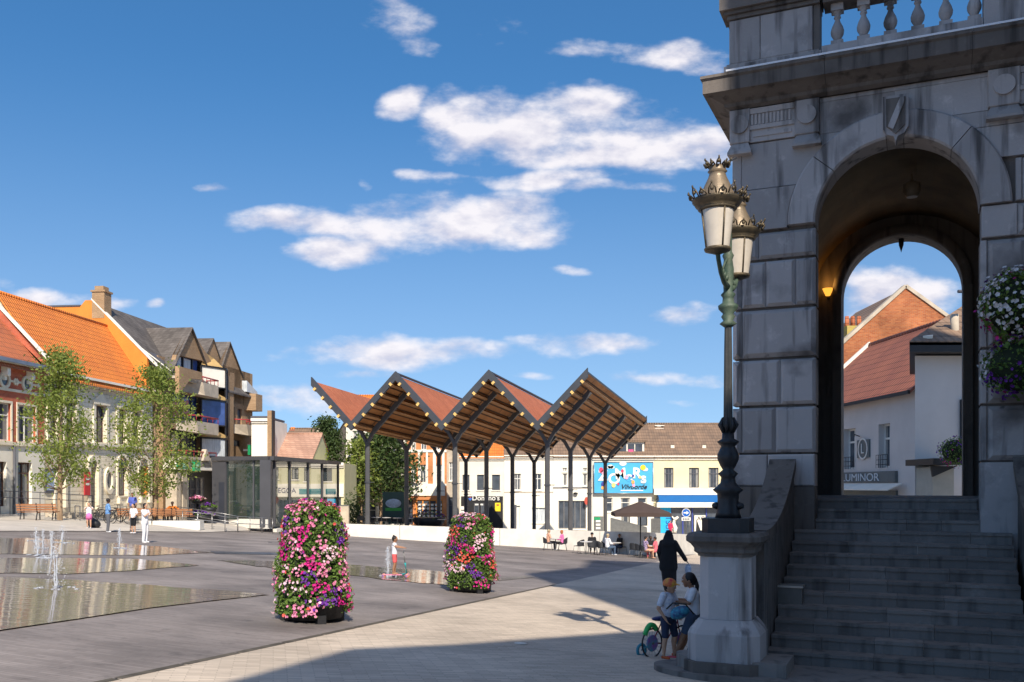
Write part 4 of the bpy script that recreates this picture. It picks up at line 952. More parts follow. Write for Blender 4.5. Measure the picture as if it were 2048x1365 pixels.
mb = MB(); wall(mb, xa, xb, BASE, zs2, lo_ + ent, 0, .45, 0); mb.build('lower_wall', m_ashlar, h)
body(h, xa, xb, BASE, ze, 0, m_ashlar, .47, (3.28, ze + 4.9))
for o_ in up_:
    a, b, c, d_ = o_; win(h, a, b, c, d_, y=.2, fr=m_brown, nx=2, tr=.3, sill=m_cream)
    mb = MB(); mb.box(a-.3, a-.003, -.10, -.001, c-.1, d_+.05); mb.box(b+.003, b+.3, -.10, -.001, c-.1, d_+.05); mb.box(a-.35, b+.35, -.16, -.001, d_+.06, d_+.32); mb.build('window_surround', m_cream, h)
    mb = MB(); m_ = (a+b)/2; mb.prism([(a-.2,d_+.33),(b+.2,d_+.33),(m_+.25,d_+.75),(m_,d_+.95),(m_-.25,d_+.75)], -.12, -.002); mb.build('pediment', m_cream, h)
for o_ in lo_:
    a, b, c, d_ = o_; win(h, a, b, c, d_, y=.25, fr=m_brown, nx=2, tr=0, sill=m_cream)
    mb = MB(); mb.box(a-.22, a-.003, -.07, -.001, c, d_); mb.box(b+.003, b+.22, -.07, -.001, c, d_); ring((a+b)/2, d_, (b-a)/2-.02, (b-a)/2+.22, -.07, .0, 20, mb=mb, half=True); mb.add([((a+b)/2+(b-a)/2*cos(pi*k/12), -.01, d_+(b-a)/2*sin(pi*k/12)) for k in range(13)], [tuple(range(13))], 1); mb.build('window_surround', [m_cream, m_dglass], h)
    for s_ in (a, b): mb = MB(); mb.box(s_-.1, s_+.1, -.2, -.001, c-.55, c-.12); mb.build('corbel', m_cream, h)
for i, o_ in enumerate(ent):
    a, b, c, d_ = o_; mb = MB(); mb.add([(a,.4,c),(b,.4,c),(b,.4,d_),(a,.4,d_)], [(0,1,2,3)]); mb.build('door', m_brown if i else m_black, h)
    mb = MB(); w2 = .35 if i else .22; mb.box(a-w2, a-.003, -.16, -.001, c, d_); mb.box(b+.003, b+w2, -.16, -.001, c, d_); ring((a+b)/2, d_, (b-a)/2-.02, (b-a)/2+w2, -.16, .0, 24, mb=mb, half=True); mb.build('door_surround', m_cream, h)
    mb = MB(); mb.add([((a+b)/2+(b-a)/2*cos(pi*k/12), -.01, d_+(b-a)/2*sin(pi*k/12)) for k in range(13)], [tuple(range(13))]); mb.build('fanlight', m_dglass, h)
a, z = FL.a(216.5), FL.z(216, 962); ring(a, z, .62, .95, -.14, .0, 28, .62).build('oval_surround', m_cream, h)
mb = MB(); mb.add([(a+.63*.62*cos(2*pi*i/20), -.005, z+.63*sin(2*pi*i/20)) for i in range(20)], [tuple(range(20))]); mb.build('oval_pane', m_dglass, h)
mb = MB(); mb.box(xa, xb, -.22, -.001, zs2-.06, zs2+.12); mb.box(xa, xb, -.12, -.001, zs2-.2, zs2-.061); mb.build('string_course', m_cream, h)
mb = MB(); mb.box(xa, xb, -.5, .2, ze-.10, ze+.06); mb.box(xa, xb, -.3, -.002, ze-.3, ze-.101); mb.build('cornice', m_render, h)
k = int((xb-xa)/.85)
for i in range(k): 
    a = xa + .3 + i*.85; mb = MB(); mb.box(a, a+.22, -.42, -.003, ze-.55, ze-.301); mb.build('modillion', m_render, h)
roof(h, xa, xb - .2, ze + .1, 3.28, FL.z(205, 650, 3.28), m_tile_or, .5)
mb = MB(); zr = FL.z(205, 650, 3.28); slab(mb, [(xb-.25,-.5,ze+.1),(xb+.05,-.5,ze+.1),(xb+.05,3.28,zr+.22),(xb-.25,3.28,zr+.22)], .3); mb.build('verge_coping', m_render, h)
mb = MB(); a, z = FL.az(169, 968); mb.box(a-.35, a+.35, -.22, -.17, z-.8, z+.8); pn = mb.build('red_sign', MAT('sign_red', (.6,.03,.04), .5, .1, 3, 0), h)
mb = MB(); mb.box(a-.2, a+.2, -.235, -.221, z+.25, z+.4); mb.box(a-.2, a+.2, -.235, -.221, z-.1, z+.05); mb.build('sign_lines', m_wframe, h)
mb = MB(); a, z = FL.az(92, 962); mb.box(a-.2, a+1.3, -.1, -.02, z-.75, z+.75); mb.build('notice_case', m_gframe, h)
mb = MB(); mb.box(a-.05, a+1.15, -.112, -.101, z-.6, z+.6); mb.build('notice_sheet', MAT('notice', (.55,.62,.75), .5, .5, 4, 0, col2=(.2,.3,.5)), h)

# ---- apartment block
FA = Frame(-29.03 + .3 * .994, 60 - .3 * .105, .105, 1.0)
h = FA.root('apartment_block', 'brown brick apartment block with steep gables, concrete balconies and a bay of windows', 'apartment block')
m_bb = UNITS('brown_brick', (.36,.225,.12), (.46,.30,.17), (.30,.2,.12), .22, .07, .008, .85, .25, var=.3)
m_tan = MAT('tan_panel', (.55,.36,.14), .7, .12, 2, .05)
m_conc = MAT('beige_concrete', (.52,.44,.34), .8, .2, 1.5, .15)
m_redr = MAT('red_rail', (.42,.05,.05), .5, .15, 3, 0)
m_curt = MAT('pale_curtain', (.58,.62,.64), .6, .35, 3, 0, stretch=(6,1,.4), spec=.5)
m_blue = GLASS('blue_glass', (.02,.035,.10), .05, 1.2)
xa, xb = FA.a(308), FA.a(505); A_ = FA.a
def zA(px, py): return FA.z(px, py)
# gable ended wall outline along the facade (top line), openings as recessed loggias
x1, x2 = A_(338), A_(424)
ax, az = FA.az(380, 657)
ops_g = []
w3 = [(A_(447), A_(455.5), zA(451, 775), zA(451, 741)), (A_(460), A_(469), zA(464, 779), zA(464, 746)),
      (A_(461), A_(469), zA(465, 846), zA(465, 813)), (A_(475), A_(483.5), zA(479, 849), zA(479, 818)), (A_(461), A_(481), zA(470, 893), zA(470, 880))]
px3 = A_(440)
zt3 = zA(440, 740)
mb = MB(); wall(mb, px3, xb, BASE, zA(470, 738), w3[2:] , 0, .35, 0)
mb.m and None
mb.build('corner_wall', m_bb, h)
# attic storey of the right gable : trapezoid with two windows, built round them
g0, g1 = A_(440), A_(500); zlo = zA(470, 738); xap, zap = FA.az(458, 686)
for o_ in w3[:2]: pass
def zrg(x): return zap + (zA(497, 792) - zap) * (x - xap) / (A_(497) - xap) if x > xap else zap - (zap - zA(441, 722)) * (xap - x) / (xap - g0)
wtop = w3[0][3]; 
mb = MB(); xs = [g0] + sorted({v for o_ in w3[:2] for v in o_[:2]}) + [xap] + [A_(480), A_(490), A_(500)]; xs = sorted(xs)
zlow2 = min(o_[2] for o_ in w3[:2])
for p, q in zip(xs, xs[1:]):
    m_ = (p+q)/2; hit = [o_ for o_ in w3[:2] if o_[0] < m_ < o_[1]]; zt_ = lambda x: max(zrg(x), zlo)
    if hit:
        o_ = hit[0]; mb.add([(p,0,o_[3]),(q,0,o_[3]),(q,0,zt_(q)),(p,0,zt_(p))], [(0,1,2,3)])
    else: mb.add([(p,0,zlow2-1.2),(q,0,zlow2-1.2),(q,0,zt_(q)),(p,0,zt_(p))], [(0,1,2,3)])
mb.box(g0-.1, xb-3, .36, 1.0, zlow2-1.3, zlow2); 
mb.build('gable_wall', m_bb, h)
for o_ in w3: win(h, *o_, y=.12, fr=m_brown, gl=m_blue if o_[3] > zA(465, 800) else m_dglass, nx=1, tr=0)
body(h, x1, xb - .5, BASE, zA(420, 735), 8, m_bb, .9)
# big gable
mb = MB(); zg = zA(340, 748)
w0 = (A_(346), A_(403)); zw0, zw1 = zA(372, 745), zA(372, 716)
mb.prism([(x1, zg), (x1+.4, zg), (A_(352), zw1), (A_(403), zw1+.15), (x2, zA(424, 742)), (A_(421), zA(421, 722)), (ax, az)], -.05, .3); mb.build('big_gable', m_bb, h)
mb = MB(); a0_, a1_ = A_(346), A_(402); mb.add([(a0_,.35,zw0-.6),(a1_,.35,zw0-.9),(a1_,.35,zw1+.2),(A_(352),.35,zw1)], [(0,1,2,3)]); mb.build('attic_glazing', m_blue, h)
for p, q, m_ in ((359, 369, m_curt), (373, 388, m_curt)):
    mb = MB(); mb.add([(A_(p),.30,zw0-.6),(A_(q),.30,zw0-.7),(A_(q),.30,zw1),(A_(p),.30,zw1)], [(0,1,2,3)]); mb.build('curtain', m_, h)
for p in (357.5, 371.5, 390): mb = MB(); mb.box(A_(p)-.08, A_(p)+.08, .2, .34, zw0-.9, zw1+.1); mb.build('mullion', m_black, h)
# second gable and roof pieces
m2x, m2z = FA.az(430, 678)
mb = MB(); mb.prism([(A_(412), zA(412,728)), (m2x, m2z), (A_(447), zA(447,728))], .2, .6); mb.build('small_gable', m_bb, h)
ya = min((abs(FA.a(187, b_*.05) - FA.a(306)), b_*.05) for b_ in range(20, 200))[1]
zrid = FA.z(345, 660, ya); zl = FA.z(205, 604, 5.5)
ra = FA.a(200, 5.5)
mb = MB(); ze2 = zA(335, 748)
xr_ = FA.a(306)+.12; slab(mb, [(xr_,-.6,ze2-.3),(A_(500),-.6,ze2-.3),(A_(500)-3,ya,zrid),(xr_,ya,zrid)], .15); mb.build('roof', m_slate, h)
mb = MB(); slab(mb, [(xr_,ya+.01,zrid),(A_(500)-3,ya+.01,zrid),(A_(500),11,ze2),(xr_,11,ze2)], .15); mb.build('rear_roof', m_slate, h)
def crossroof(x0, x1_, xap_, zap_, zlo_, y0, y1):
    mb = MB(); slab(mb, [(x0,y0,zlo_),(xap_,y0,zap_),(xap_,y1,zap_),(x0,y1,zlo_)], .12); slab(mb, [(xap_,y0,zap_),(x1_,y0,zlo_),(x1_,y1,zlo_),(xap_,y1,zap_)], .12); mb.build('dormer_roof', m_slate, h)
crossroof(x1-.1, A_(425), ax, az+.08, zg, -.25, 4.8); crossroof(A_(411), A_(448), m2x, m2z+.06, zA(425,722), .1, 4.5); crossroof(A_(440)-.1, A_(485), xap, zap+.1, zA(440,735)-.3, -.15, 4.5)
# orange end wall (party wall) with white verge and chimney
gx = FA.a(322)
gx = FA.a(306)
pts = [(-.6, zA(312, 752)), (FA.a(0)*0-.6, BASE), (11, BASE), (11, ze2)]
za_ = FA.z(187, 602, ya)
m_or = MAT('orange_render', (.72,.25,.04), .8, .12, .8, .05)
mb = MB(); mb.prismx([(.32, BASE), (.32, ze2+.9), (ya, za_), (ya+.5, za_), (ya+.9, za_-.45), (9.0, za_-.45), (9.0, BASE)], gx-.3, gx); mb.build('end_wall', m_or, h)
mb = MB(); slab(mb, [(gx-.34,-.8,ze2+.02),(gx+.1,-.8,ze2+.02),(gx+.1,ya,za_+.14),(gx-.34,ya,za_+.14)], .14); mb.build('verge_coping', m_render, h)
mb = MB(); slab(mb, [(gx-.36,ya+.9,za_-.35),(gx+.05,ya+.9,za_-.35),(gx+.05,9.05,za_-.35),(gx-.36,9.05,za_-.35)], .12); mb.build('flat_coping', m_gframe, h)
mb = MB(); mb.box(gx-.32, gx+.7, ya-1.05, ya-.05, za_-1.4, za_+.62); mb.box(gx-.4, gx+.8, ya-1.13, ya+.03, za_+.62, za_+.76); mb.box(gx-.2, gx+.6, ya-.9, ya-.2, za_+.76, za_+1.1); mb.build('chimney', m_bb, h)
# stair lines, rooflight
mb = MB(); mb.bar((A_(330)-1.8, 2.6, (ze2+(zrid-ze2)*.50)+.25), (A_(330)+.4, -.3, ze2+.2), .12, .08); mb.build('snow_rail', m_render, h)
mb = MB(); q0 = A_(324); k_ = (zrid-ze2+.3)/(ya+.6)
f_ = lambda y: ze2-.3+(y+.6)*k_+.08
slab(mb, [(q0+.4,.2,f_(.2)),(q0+1.5,.2,f_(.2)),(q0+1.5,1.2,f_(1.2)),(q0+.4,1.2,f_(1.2))], .12); mb.build('rooflight', m_gframe, h)
# brick balcony parapet at the upper left, concrete balconies
def balc(p0, p1, ytop, ybot, mat, out=1.3, slant=True, name='balcony'):
    a0, a1 = A_(p0), A_(p1); z1_, z0_ = zA((p0+p1)/2, ytop), zA((p0+p1)/2, ybot)
    mb = MB(); 
    mb.add([(a0,0,z1_),(a0+(.9 if slant else 0),-out,z1_),(a1,-out,z1_),(a1,0,z1_),(a0,0,z0_+.2),(a0+(1.3 if slant else 0),-out,z0_),(a1,-out,z0_),(a1,0,z0_)],
           [(0,1,2,3),(4,7,6,5),(0,4,5,1),(1,5,6,2),(2,6,7,3),(3,7,4,0)])
    o = mb.build(name, mat, h)
    mb = MB(); mb.tube([(a0+.2,-out*.2,z1_+.45),(a0+.9,-out,z1_+.45),(a1-.05,-out,z1_+.45),(a1-.05,0,z1_+.45)], .06, 6)
    for i in range(5): x = a0+.9+(a1-a0-1)*i/4; mb.tube([(x,-out,z1_),(x,-out,z1_+.45)], .03, 4)
    mb.build('hand_rail', m_redr, o)
mb = MB(); mb.prism([(A_(328), zA(335,735)), (A_(376), zA(376,746)), (A_(376), zA(376,760)), (A_(352), zA(352,758)), (A_(337), zA(337,778)), (A_(328), zA(328,790))], -1.25, -.9); mb.build('parapet', m_bb, h)
mb = MB(); mb.box(A_(328), A_(376), -.9, .2, zA(350,762), zA(350,762)+.2); mb.build('balcony_slab', m_conc, h)
balc(366, 408, 768, 793, m_conc); balc(352, 408, 845, 868, m_conc); balc(330, 404, 915, 935, m_conc, slant=False)
for y0_, y1_ in ((800, 842), (872, 912)):
    mb = MB(); mb.add([(A_(338),.5,zA(370,y1_)-.9),(A_(404),.5,zA(370,y1_)-.9),(A_(404),.5,zA(370,y0_)+.6),(A_(338),.5,zA(370,y0_)+.6)], [(0,1,2,3)]); mb.build('loggia_glazing', m_blue if y0_ < 850 else m_dglass, h)
    for p in (352, 372, 392): mb = MB(); mb.box(A_(p)-.07, A_(p)+.07, .4, .49, zA(370,y1_)-.9, zA(370,y0_)+.6); mb.build('mullion', m_black, h)
mb = MB(); mb.box(A_(326), A_(340), 0, .8, BASE, zA(335, 760)); mb.box(A_(338), A_(404), .02, .8, zA(370,800)+.5, zA(370,770)); mb.box(A_(338), A_(404), .02, .8, zA(370,872)+.5, zA(370,850)); mb.build('spandrel_wall', m_bb, h)
# the bay : three stacked bays, left face and front face
b0, bm_, b1 = A_(402), A_(427), A_(441)
levels = [(735, 775, m_render, m_curt), (801, 851, m_blue, m_blue), (877, 914, m_curt, m_curt)]
for i, (y0_, y1_, g1_, g2_) in enumerate(levels):
    z1_, z0_ = zA(415, y0_), zA(415, y1_)
    mb = MB(); mb.add([(b0,0,z0_),(bm_,-1.1,z0_),(bm_,-1.1,z1_),(b0,0,z1_)], [(0,1,2,3)]); bb_ = mb.build('bay_window', g1_, h)
    mb = MB(); mb.add([(bm_,-1.1,z0_-.8),(b1,-.6,z0_-.8),(b1,-.6,z1_),(bm_,-1.1,z1_)], [(0,1,2,3)]); mb.build('bay_window', g2_, h)
    mb = MB(); zz1, zz0 = z0_, (zA(415, levels[i+1][0]) if i < 2 else zA(415, 940))
    mb.add([(b0,0,zz0),(bm_,-1.1,zz0),(bm_,-1.1,zz1-.8),(b0,0,zz1)], [(0,1,2,3)]); mb.add([(bm_,-1.1,zz0),(b1,-.6,zz0),(b1,-.6,zz1-.8),(bm_,-1.1,zz1-.8)], [(0,1,2,3)]); mb.build('bay_panel', m_tan, h)
    mb = MB()
    for (x, y) in ((b0, 0), (bm_, -1.1), (b1, -.6)): mb.bar((x, y-.02, z0_-.8), (x, y-.02, z1_), .12, .12)
    mb.bar((b0,-.03,z1_), (bm_,-1.13,z1_), .12, .14); mb.bar((bm_,-1.13,z1_), (b1,-.63,z1_), .12, .14); mb.bar((b0,-.03,z0_), (bm_,-1.13,z0_), .1, .1); mb.build('bay_frame', m_black, h)
zc0, zc1 = zA(415, 734), zA(415, 706)
mb = MB(); mb.add([(b0,0,zc0),(bm_,-1.15,zc0-.2),(b1,-.65,zc0-.4),(A_(412),.1,zc1),(A_(430),.1,zc1-.3),(b1,.1,zc0-.3)], [(0,1,4,3),(1,2,4),(2,5,4)]); mb.build('bay_cap', m_tan, h)
mb = MB(); mb.box(A_(440.5), A_(457), -.5, .3, BASE, zA(450, 735)-.8); mb.build('brick_pier', m_bb, h)
# right balcony and corner box
balc(461, 492, 851, 872, m_conc, 1.2)
mb = MB(); mb.prismz([(A_(488),0),(A_(492),-1.0),(A_(505),-1.0),(A_(505),.6)], zA(500, 823), zA(500, 790)); mb.build('corner_oriel', m_bb, h)
mb = MB(); mb.prism([(A_(484), zA(484,790)+.3),(A_(505),zA(500,790)+.0),(A_(505),zA(500,790)+.3),(A_(484),zA(484,762))], -.5, .3); mb.build('oriel_glazing', m_curt, h)
# ground floor shop
zf0, zf1 = zA(380, 1034), zA(380, 944)
mb = MB(); mb.box(A_(326), A_(440), -1.3, .2, zA(380, 941), zA(380, 921)); mb.build('shop_fascia', m_render, h)
mb = MB(); zq = zA(415, 931)
for q_ in range(16): mb.box(A_(403)+q_*.42, A_(403)+q_*.42+.26, -1.32, -1.301, zq-.1, zq+.08+.06*(q_%3))
mb.build('worn_lettering', m_gframe, h)
mb = MB(); mb.box(A_(330), A_(440), .2, .3, BASE, zf1+.2); mb.build('shop_front', m_black, h)
for p, q in ((345, 356), (372, 393), (395, 410)): win(h, A_(p), A_(q), zf0, zA(380, 955), y=.1, fr=m_gframe, gl=m_dglass, nx=2, tr=.3)
for p in (324, 337, 434): mb = MB(); mb.box(A_(p), A_(p)+.7, -1.2, -.3, BASE, zA(p, 943)); mb.build('shop_pillar', m_conc, h)
mb = MB(); mb.prism([(A_(372), zA(372,922)), (A_(387), zA(387,922)), (A_(380), zA(380,899)), (A_(378.5), zA(378,899))], -1.5, -1.1); mb.build('pyramid_panel', m_conc, h)
m_grn = MAT('green_sign', (.01,.32,.12), .4, .3, 6, 0, spec=.6)
def banner(fr, px0, py0, px1, py1, b, label):
    t = thing('green_box_sign', label, 'sign', fr.W((fr.a(px0,b)+fr.a(px1,b))/2, b, fr.z(px0,py1,b)), fr.rz); w_ = (fr.a(px1,b)-fr.a(px0,b)); hh = fr.z(px0,py0,b)-fr.z(px0,py1,b)
    mb = MB(); mb.box(-w_/2, w_/2, -.12, .12, 0, hh); o = mb.build('box', m_grn, t)
    mb = MB(); mb.box(-w_*.28, w_*.28, -.135, -.121, hh*.25, hh*.32); mb.box(-w_*.2, w_*.2, -.135, -.121, hh*.4, hh*.6); mb.build('emblem', MAT('sign_pale', (.45,.75,.55), .5, .1, 3, 0), t)
    mb = MB(); mb.box(-w_/2-.05, w_/2+.05, -.14, .14, hh, hh+.06); mb.box(-.04, .04, .12, .9, hh*.4, hh*.6); mb.build('frame', m_gframe, t)
banner(FA, 356, 921, 373, 938, -1.9, 'green illuminated box sign on the shop fascia, the left one')
banner(FA, 387, 921, 398, 942, -1.9, 'narrow green box sign on the shop fascia beside the lettering')
banner(FA, 498, 890, 512, 910, -1.2, 'green box sign high up at the right corner of the apartment block')
# ================================================================ GLASS PAVILION IN FRONT
GP = Frame(-19.7, 61.8, 1.0, -.02)
m_anth = MAT('anthracite_panel', (.07,.07,.078), .45, .12, 1, .03)
mg, t, p = mat_base('clear_glazing')
setc(p, 'Base Color', (.03,.05,.045)); p.inputs['Roughness'].default_value = .02; p.inputs['Specular IOR Level'].default_value = 1.0; p.inputs['IOR'].default_value = 1.9; p.inputs['Alpha'].default_value = .84
nn_ = N(t, 'ShaderNodeTexNoise'); nn_.inputs['Scale'].default_value = .5; LK(t, coords(t), nn_.inputs['Vector']); b_ = N(t, 'ShaderNodeBump'); b_.inputs['Strength'].default_value = .04; LK(t, nn_.outputs['Fac'], b_.inputs['Height']); LK(t, b_.outputs[0], p.inputs['Normal'])
mgr0 = GLASS('mirror_glazing', (.05,.06,.05), .02, .2, 1.0)
mgr, t_, p_ = mat_base('side_glazing'); setc(p_, 'Base Color', (.03,.05,.04)); p_.inputs['Roughness'].default_value = .02; p_.inputs['Alpha'].default_value = .55; p_.inputs['Specular IOR Level'].default_value = .9
h = thing('glass_pavilion', 'low glass and anthracite pavilion with flat roof behind the railings', 'pavilion', (0, 0, 0))
def wp(px, py, Y): return P(px, py, Y)
c1 = wp(427, 1040, 62); c2 = wp(540, 1042, 60.5); c3 = wp(676, 1050, 74)
zt1, zb1 = P(427, 911, 62).z, P(427, 1046, 62).z
zt1 = P(540, 913, 60.5).z; 
def vq(mb, a, b, z0, z1, off=0):
    d_ = Vector((b.x-a.x, b.y-a.y, 0)).normalized(); n_ = Vector((d_.y, -d_.x, 0)) * off
    return mb.add([(a.x+n_.x,a.y+n_.y,z0),(b.x+n_.x,b.y+n_.y,z0),(b.x+n_.x,b.y+n_.y,z1),(a.x+n_.x,a.y+n_.y,z1)], [(0,1,2,3)])
def lerp2(a, b, f): return a.lerp(b, f)
zg0 = P(500, 1040, 61).z; zb = zg0 - .45
mb = MB(); mb.bar((c1.x,c1.y,zt1-.12), (c2.x,c2.y,zt1-.12), .5, .26); mb.bar((c2.x,c2.y,zt1-.12), (c3.x,c3.y,zt1-.12), .5, .26); mb.build('roof_edge', m_anth, h)
mb = MB(); back = Vector((c1.x-3, 76, 0)); slab(mb, [(c1.x,c1.y,zt1-.02),(c2.x,c2.y,zt1-.02),(c3.x,c3.y,zt1-.02),(back.x,back.y,zt1-.02)], .2); mb.build('roof', m_anth, h)
f = lambda px: (px - 427) / (540 - 427)
mb = MB(); p0, p1 = c1, lerp2(c1, c2, f(455)); mb.bar((p0.x,p0.y,(zb+zt1)/2-.15), (p1.x,p1.y,(zb+zt1)/2-.15), .3, zt1-zb-.3); mb.build('side_panel', m_anth, h)
mb = MB(); p0, p1 = lerp2(c1, c2, f(441)), lerp2(c1, c2, f(452)); vq(mb, p0, p1, zg0, P(445, 965, 61.5).z, .17); mb.build('door', MAT('door_blue', (.04,.045,.06), .4, .1, 2, 0), h)
def pane(pa, pb, z0, z1, mat=mg): 
    mb = MB(); vq(mb, pa, pb, z0, z1); return mb.build('pane', mat, h)
g1 = [lerp2(c1, c2, f(x)) for x in (455, 508, 536)]
pane(g1[0], g1[1], zg0, zt1-.25); pane(g1[1], g1[2], zg0, zt1-.25)
mb = MB()
for q in g1[1:2]: mb.bar((q.x,q.y,zg0), (q.x,q.y,zt1-.25), .1, .16)
mb.build('mullion', m_anth, h)
mb = MB(); q = c2; mb.bar((q.x-.25,q.y,zb), (q.x-.25,q.y,zt1-.25), .7, .5); mb.build('corner_post', m_anth, h)
mb = MB(); mb.bar((c1.x+1.2,c1.y-.1,zg0-.25), (c2.x,c2.y-.15,zg0-.25), .4, .6); mb.build('plinth', m_white, h)
mullx = (549, 579, 616, 644, 676)
def side(px):
    k = (px-1024)/FPX; d_ = c3 - c2; f_ = (k*c2.y - c2.x) / (d_.x - k*d_.y); return c2 + d_ * f_
sp = [side(x) for x in mullx]
for a_, b_ in zip(sp, sp[1:]):
    pane(a_, b_, zb, zt1-.25, mgr)
for q in sp: mb = MB(); mb.bar((q.x,q.y,zb), (q.x,q.y,zt1-.25), .16, .2); mb.build('mullion', m_anth, h)
mb = MB(); mb.bar((sp[0].x,sp[0].y,zg0-1.2), (sp[-1].x,sp[-1].y,zg0-1.2), .3, 1.2); mb.build('plinth', m_white, h)
# inside: white lift shaft and stair balustrade, dark core
mb = MB(); mb.box(c1.x+2.2, c1.x+3.0, 65, 66, zb, zt1-1.6); mb.box(c1.x+3.2, c1.x+3.5, 64.5, 65, zb, zt1-1.2); mb.build('inner_wall', MAT('pale_green_wall', (.42,.50,.42), .6, .15, 1, .03), h)
mb = MB(); mb.box(c1.x+.5, c1.x+2.6, 68, 68.3, zb, zt1-.5); mb.build('core_wall', MAT('core_grey', (.20,.24,.21), .7, .3, .5, .03), h)
# yellow shop building seen at the corner of the glass
BK = 88.0
FR = Frame(0, 92, 1, 0)
m_yel = MAT('yellow_render', (.80,.70,.42), .8, .08, .8, .05)
m_cr2 = MAT('warm_white_render', (.80,.74,.62), .8, .10, .6, .06)
m_brt = TILES('brown_tiles', (.30,.19,.12), (.17,.115,.08), .28, .36, .9)
m_blk = MAT('window_dark_wall', (.05,.045,.04), .8, .2, 2, 0)
def bigs(px0, py0, px1, py1, Y): a, b = P(px0, py0, Y), P(px1, py1, Y); return a.x, b.x, b.z, a.z
def house(name, label, Y, px0, px1, ytop, wallm, wins, roofm=None, yridge=None, bdepth=4.0, corn=m_render, eave=.3, frame=m_wframe, nx=2, tr=.3, extra=None, ybase=1070):
    fr = Frame(0, Y, 1, 0); t = thing(name, label, 'house', (P(px0, HY, Y).x, Y, 0)); ox = t.location.x
    X = lambda px: P(px, HY, Y).x - ox; Z = lambda py: P(0, py, Y).z
    x0, x1, z1 = X(px0), X(px1), Z(ytop); z0 = Z(ybase) - 1.5
    ops = []
    for w_ in wins: ops.append((X(w_[0]), X(w_[2]), Z(w_[3]), Z(w_[1])))
    mb = MB(); wall(mb, x0, x1, z0, z1, ops, 0, .3); mb.build('front_wall', wallm, t)
    zr = P(0, yridge, Y + bdepth).z if yridge else z1
    if yridge: body(t, x0+.01, x1-.01, z0, z1, 0, wallm, .31, (bdepth, zr)); roof(t, x0-.05, x1+.05, z1+.05, bdepth, zr, roofm, eave)
    else: body(t, x0+.01, x1-.01, z0, z1, 7, wallm, .31)
    for i, w_ in enumerate(wins):
        st_ = w_[4] if len(w_) > 4 else {}
        kw = dict(y=.14, fr=frame, nx=nx, tr=tr, sill=corn, w=.08); kw.update(st_); 
        if kw.pop('skip', 0): continue
        win(t, *ops[i], **kw)
    mb = MB(); mb.box(x0, x1, -.28, -.001, z1-.22, z1+.06); mb.box(x0, x1, -.14, -.002, z1-.4, z1-.221); mb.build('cornice', corn, t)
    return t, X, Z
D_ = dict
# white terrace behind the left canopy bays
t, X, Z = house('white_house', 'tall white three storey house behind the tree with glass shop doors', 101.0, 692, 812, 838, m_cr2,
  [(705,905,722,945),(745,905,762,945),(785,905,802,945),(705,862,722,890),(745,862,762,890),(785,862,802,890),(700,1003,728,1058,D_(nx=3,tr=0,fr=m_wframe)),(737,1005,752,1058,D_(nx=1)),(756,1005,770,1058,D_(nx=1)),(772,1003,802,1050,D_(nx=1,tr=0))],
  m_tile_or, 792, 5.0)
mb = MB(); mb.box(X(690), X(812), -.25, -.003, Z(1001), Z(996)); mb.build('shop_lintel', m_render, t)
t, X, Z = house('orange_brick_house', 'narrow orange brick house with white bands and an orange framed shop window', 101.0, 813, 893, 862, UNITS('orange_brick', (.62,.20,.06), (.72,.27,.09), (.5,.3,.18), .22, .07, .008, .85, .2),
  [(822,930,832,966),(840,930,852,966),(872,930,884,966),(822,880,832,900),(842,880,853,900),(868,880,880,900),(832,1000,886,1044,D_(nx=4,tr=0,fr=MAT('orange_frame',(.75,.28,.03),.5,.1,3,0),nz=5,w=.12)),(816,1000,826,1050,D_(nx=1,tr=0,fr=m_brown,nz=4))],
  m_tile_or, 800, 5.0)
mb = MB(); mb.box(X(813), X(890), -.14, -.003, Z(992), Z(972)); mb.build('shop_fascia', m_render, t)
for p, q in ((836,840),(852,856),(866,872),(884,889)): mb = MB(); mb.box(X(p), X(q), -.06, -.001, Z(968), Z(905)); mb.build('white_band', m_render, t)
mb = MB(); mb.box(X(813), X(893), -.08, -.002, Z(972), Z(968)); mb.box(X(813), X(893), -.1, -.002, Z(905), Z(900)); mb.build('string_course', m_render, t)
k = 0
for i in range(6):
    for j in range(5):
        x = X(835 + i*8.4); z = Z(1008 + j*7.4); mb = MB(); mb.box(x+.08, x+.36, .10, .135, z-.24, z); mb.build('price_card', m_wframe, t)
mb = MB(); mb.box(X(735), X(750), 4.5, 5.6, Z(800), Z(784)); mb.box(X(737), X(740), 4.8, 5.2, Z(784), Z(780)); mb.build('chimney', m_brick, t)
# the black fronted pizza shop house
t, X, Z = house('pizza_shop_house', 'white two storey house with a black shopfront and an orange tiled roof', 103.0, 918, 1008, 914, m_cr2,
  [(925,950,939,981,D_(nx=1,tr=0,fr=m_gframe,gl=m_dglass)),(954,950,968,981,D_(nx=1,tr=0,fr=m_gframe)),(984,950,1000,981,D_(nx=1,tr=0,fr=m_gframe)),(922,993,1006,1056,D_(skip=1))], m_tile_or, 868, 4.5)
mb = MB(); mb.box(X(922), X(1006), -.02, .28, Z(1058)-1, Z(993)); mb.build('shopfront', m_black, t)
for a_, b_ in ((948, 958), (962, 972)):
    mb = MB(); mb.box(X(a_), X(b_), -.05, -.021, Z(1056), Z(1007)); mb.build('shop_door', m_gframe, t); mb = MB(); mb.box(X(a_)+.08, X(b_)-.08, -.06, -.051, Z(1040), Z(1012)); mb.build('door_pane', m_dglass, t)
for a_, b_ in ((950,957),(961,966),(969,974)): mb = MB(); mb.box(X(a_), X(b_), -.075, -.062, Z(1011), Z(1008)); mb.build('white_notice', m_wframe, t)
text(t, "Domino's", .78, (X(944), -.09, Z(1001)), m_wframe, ext=.03, bold=.012)
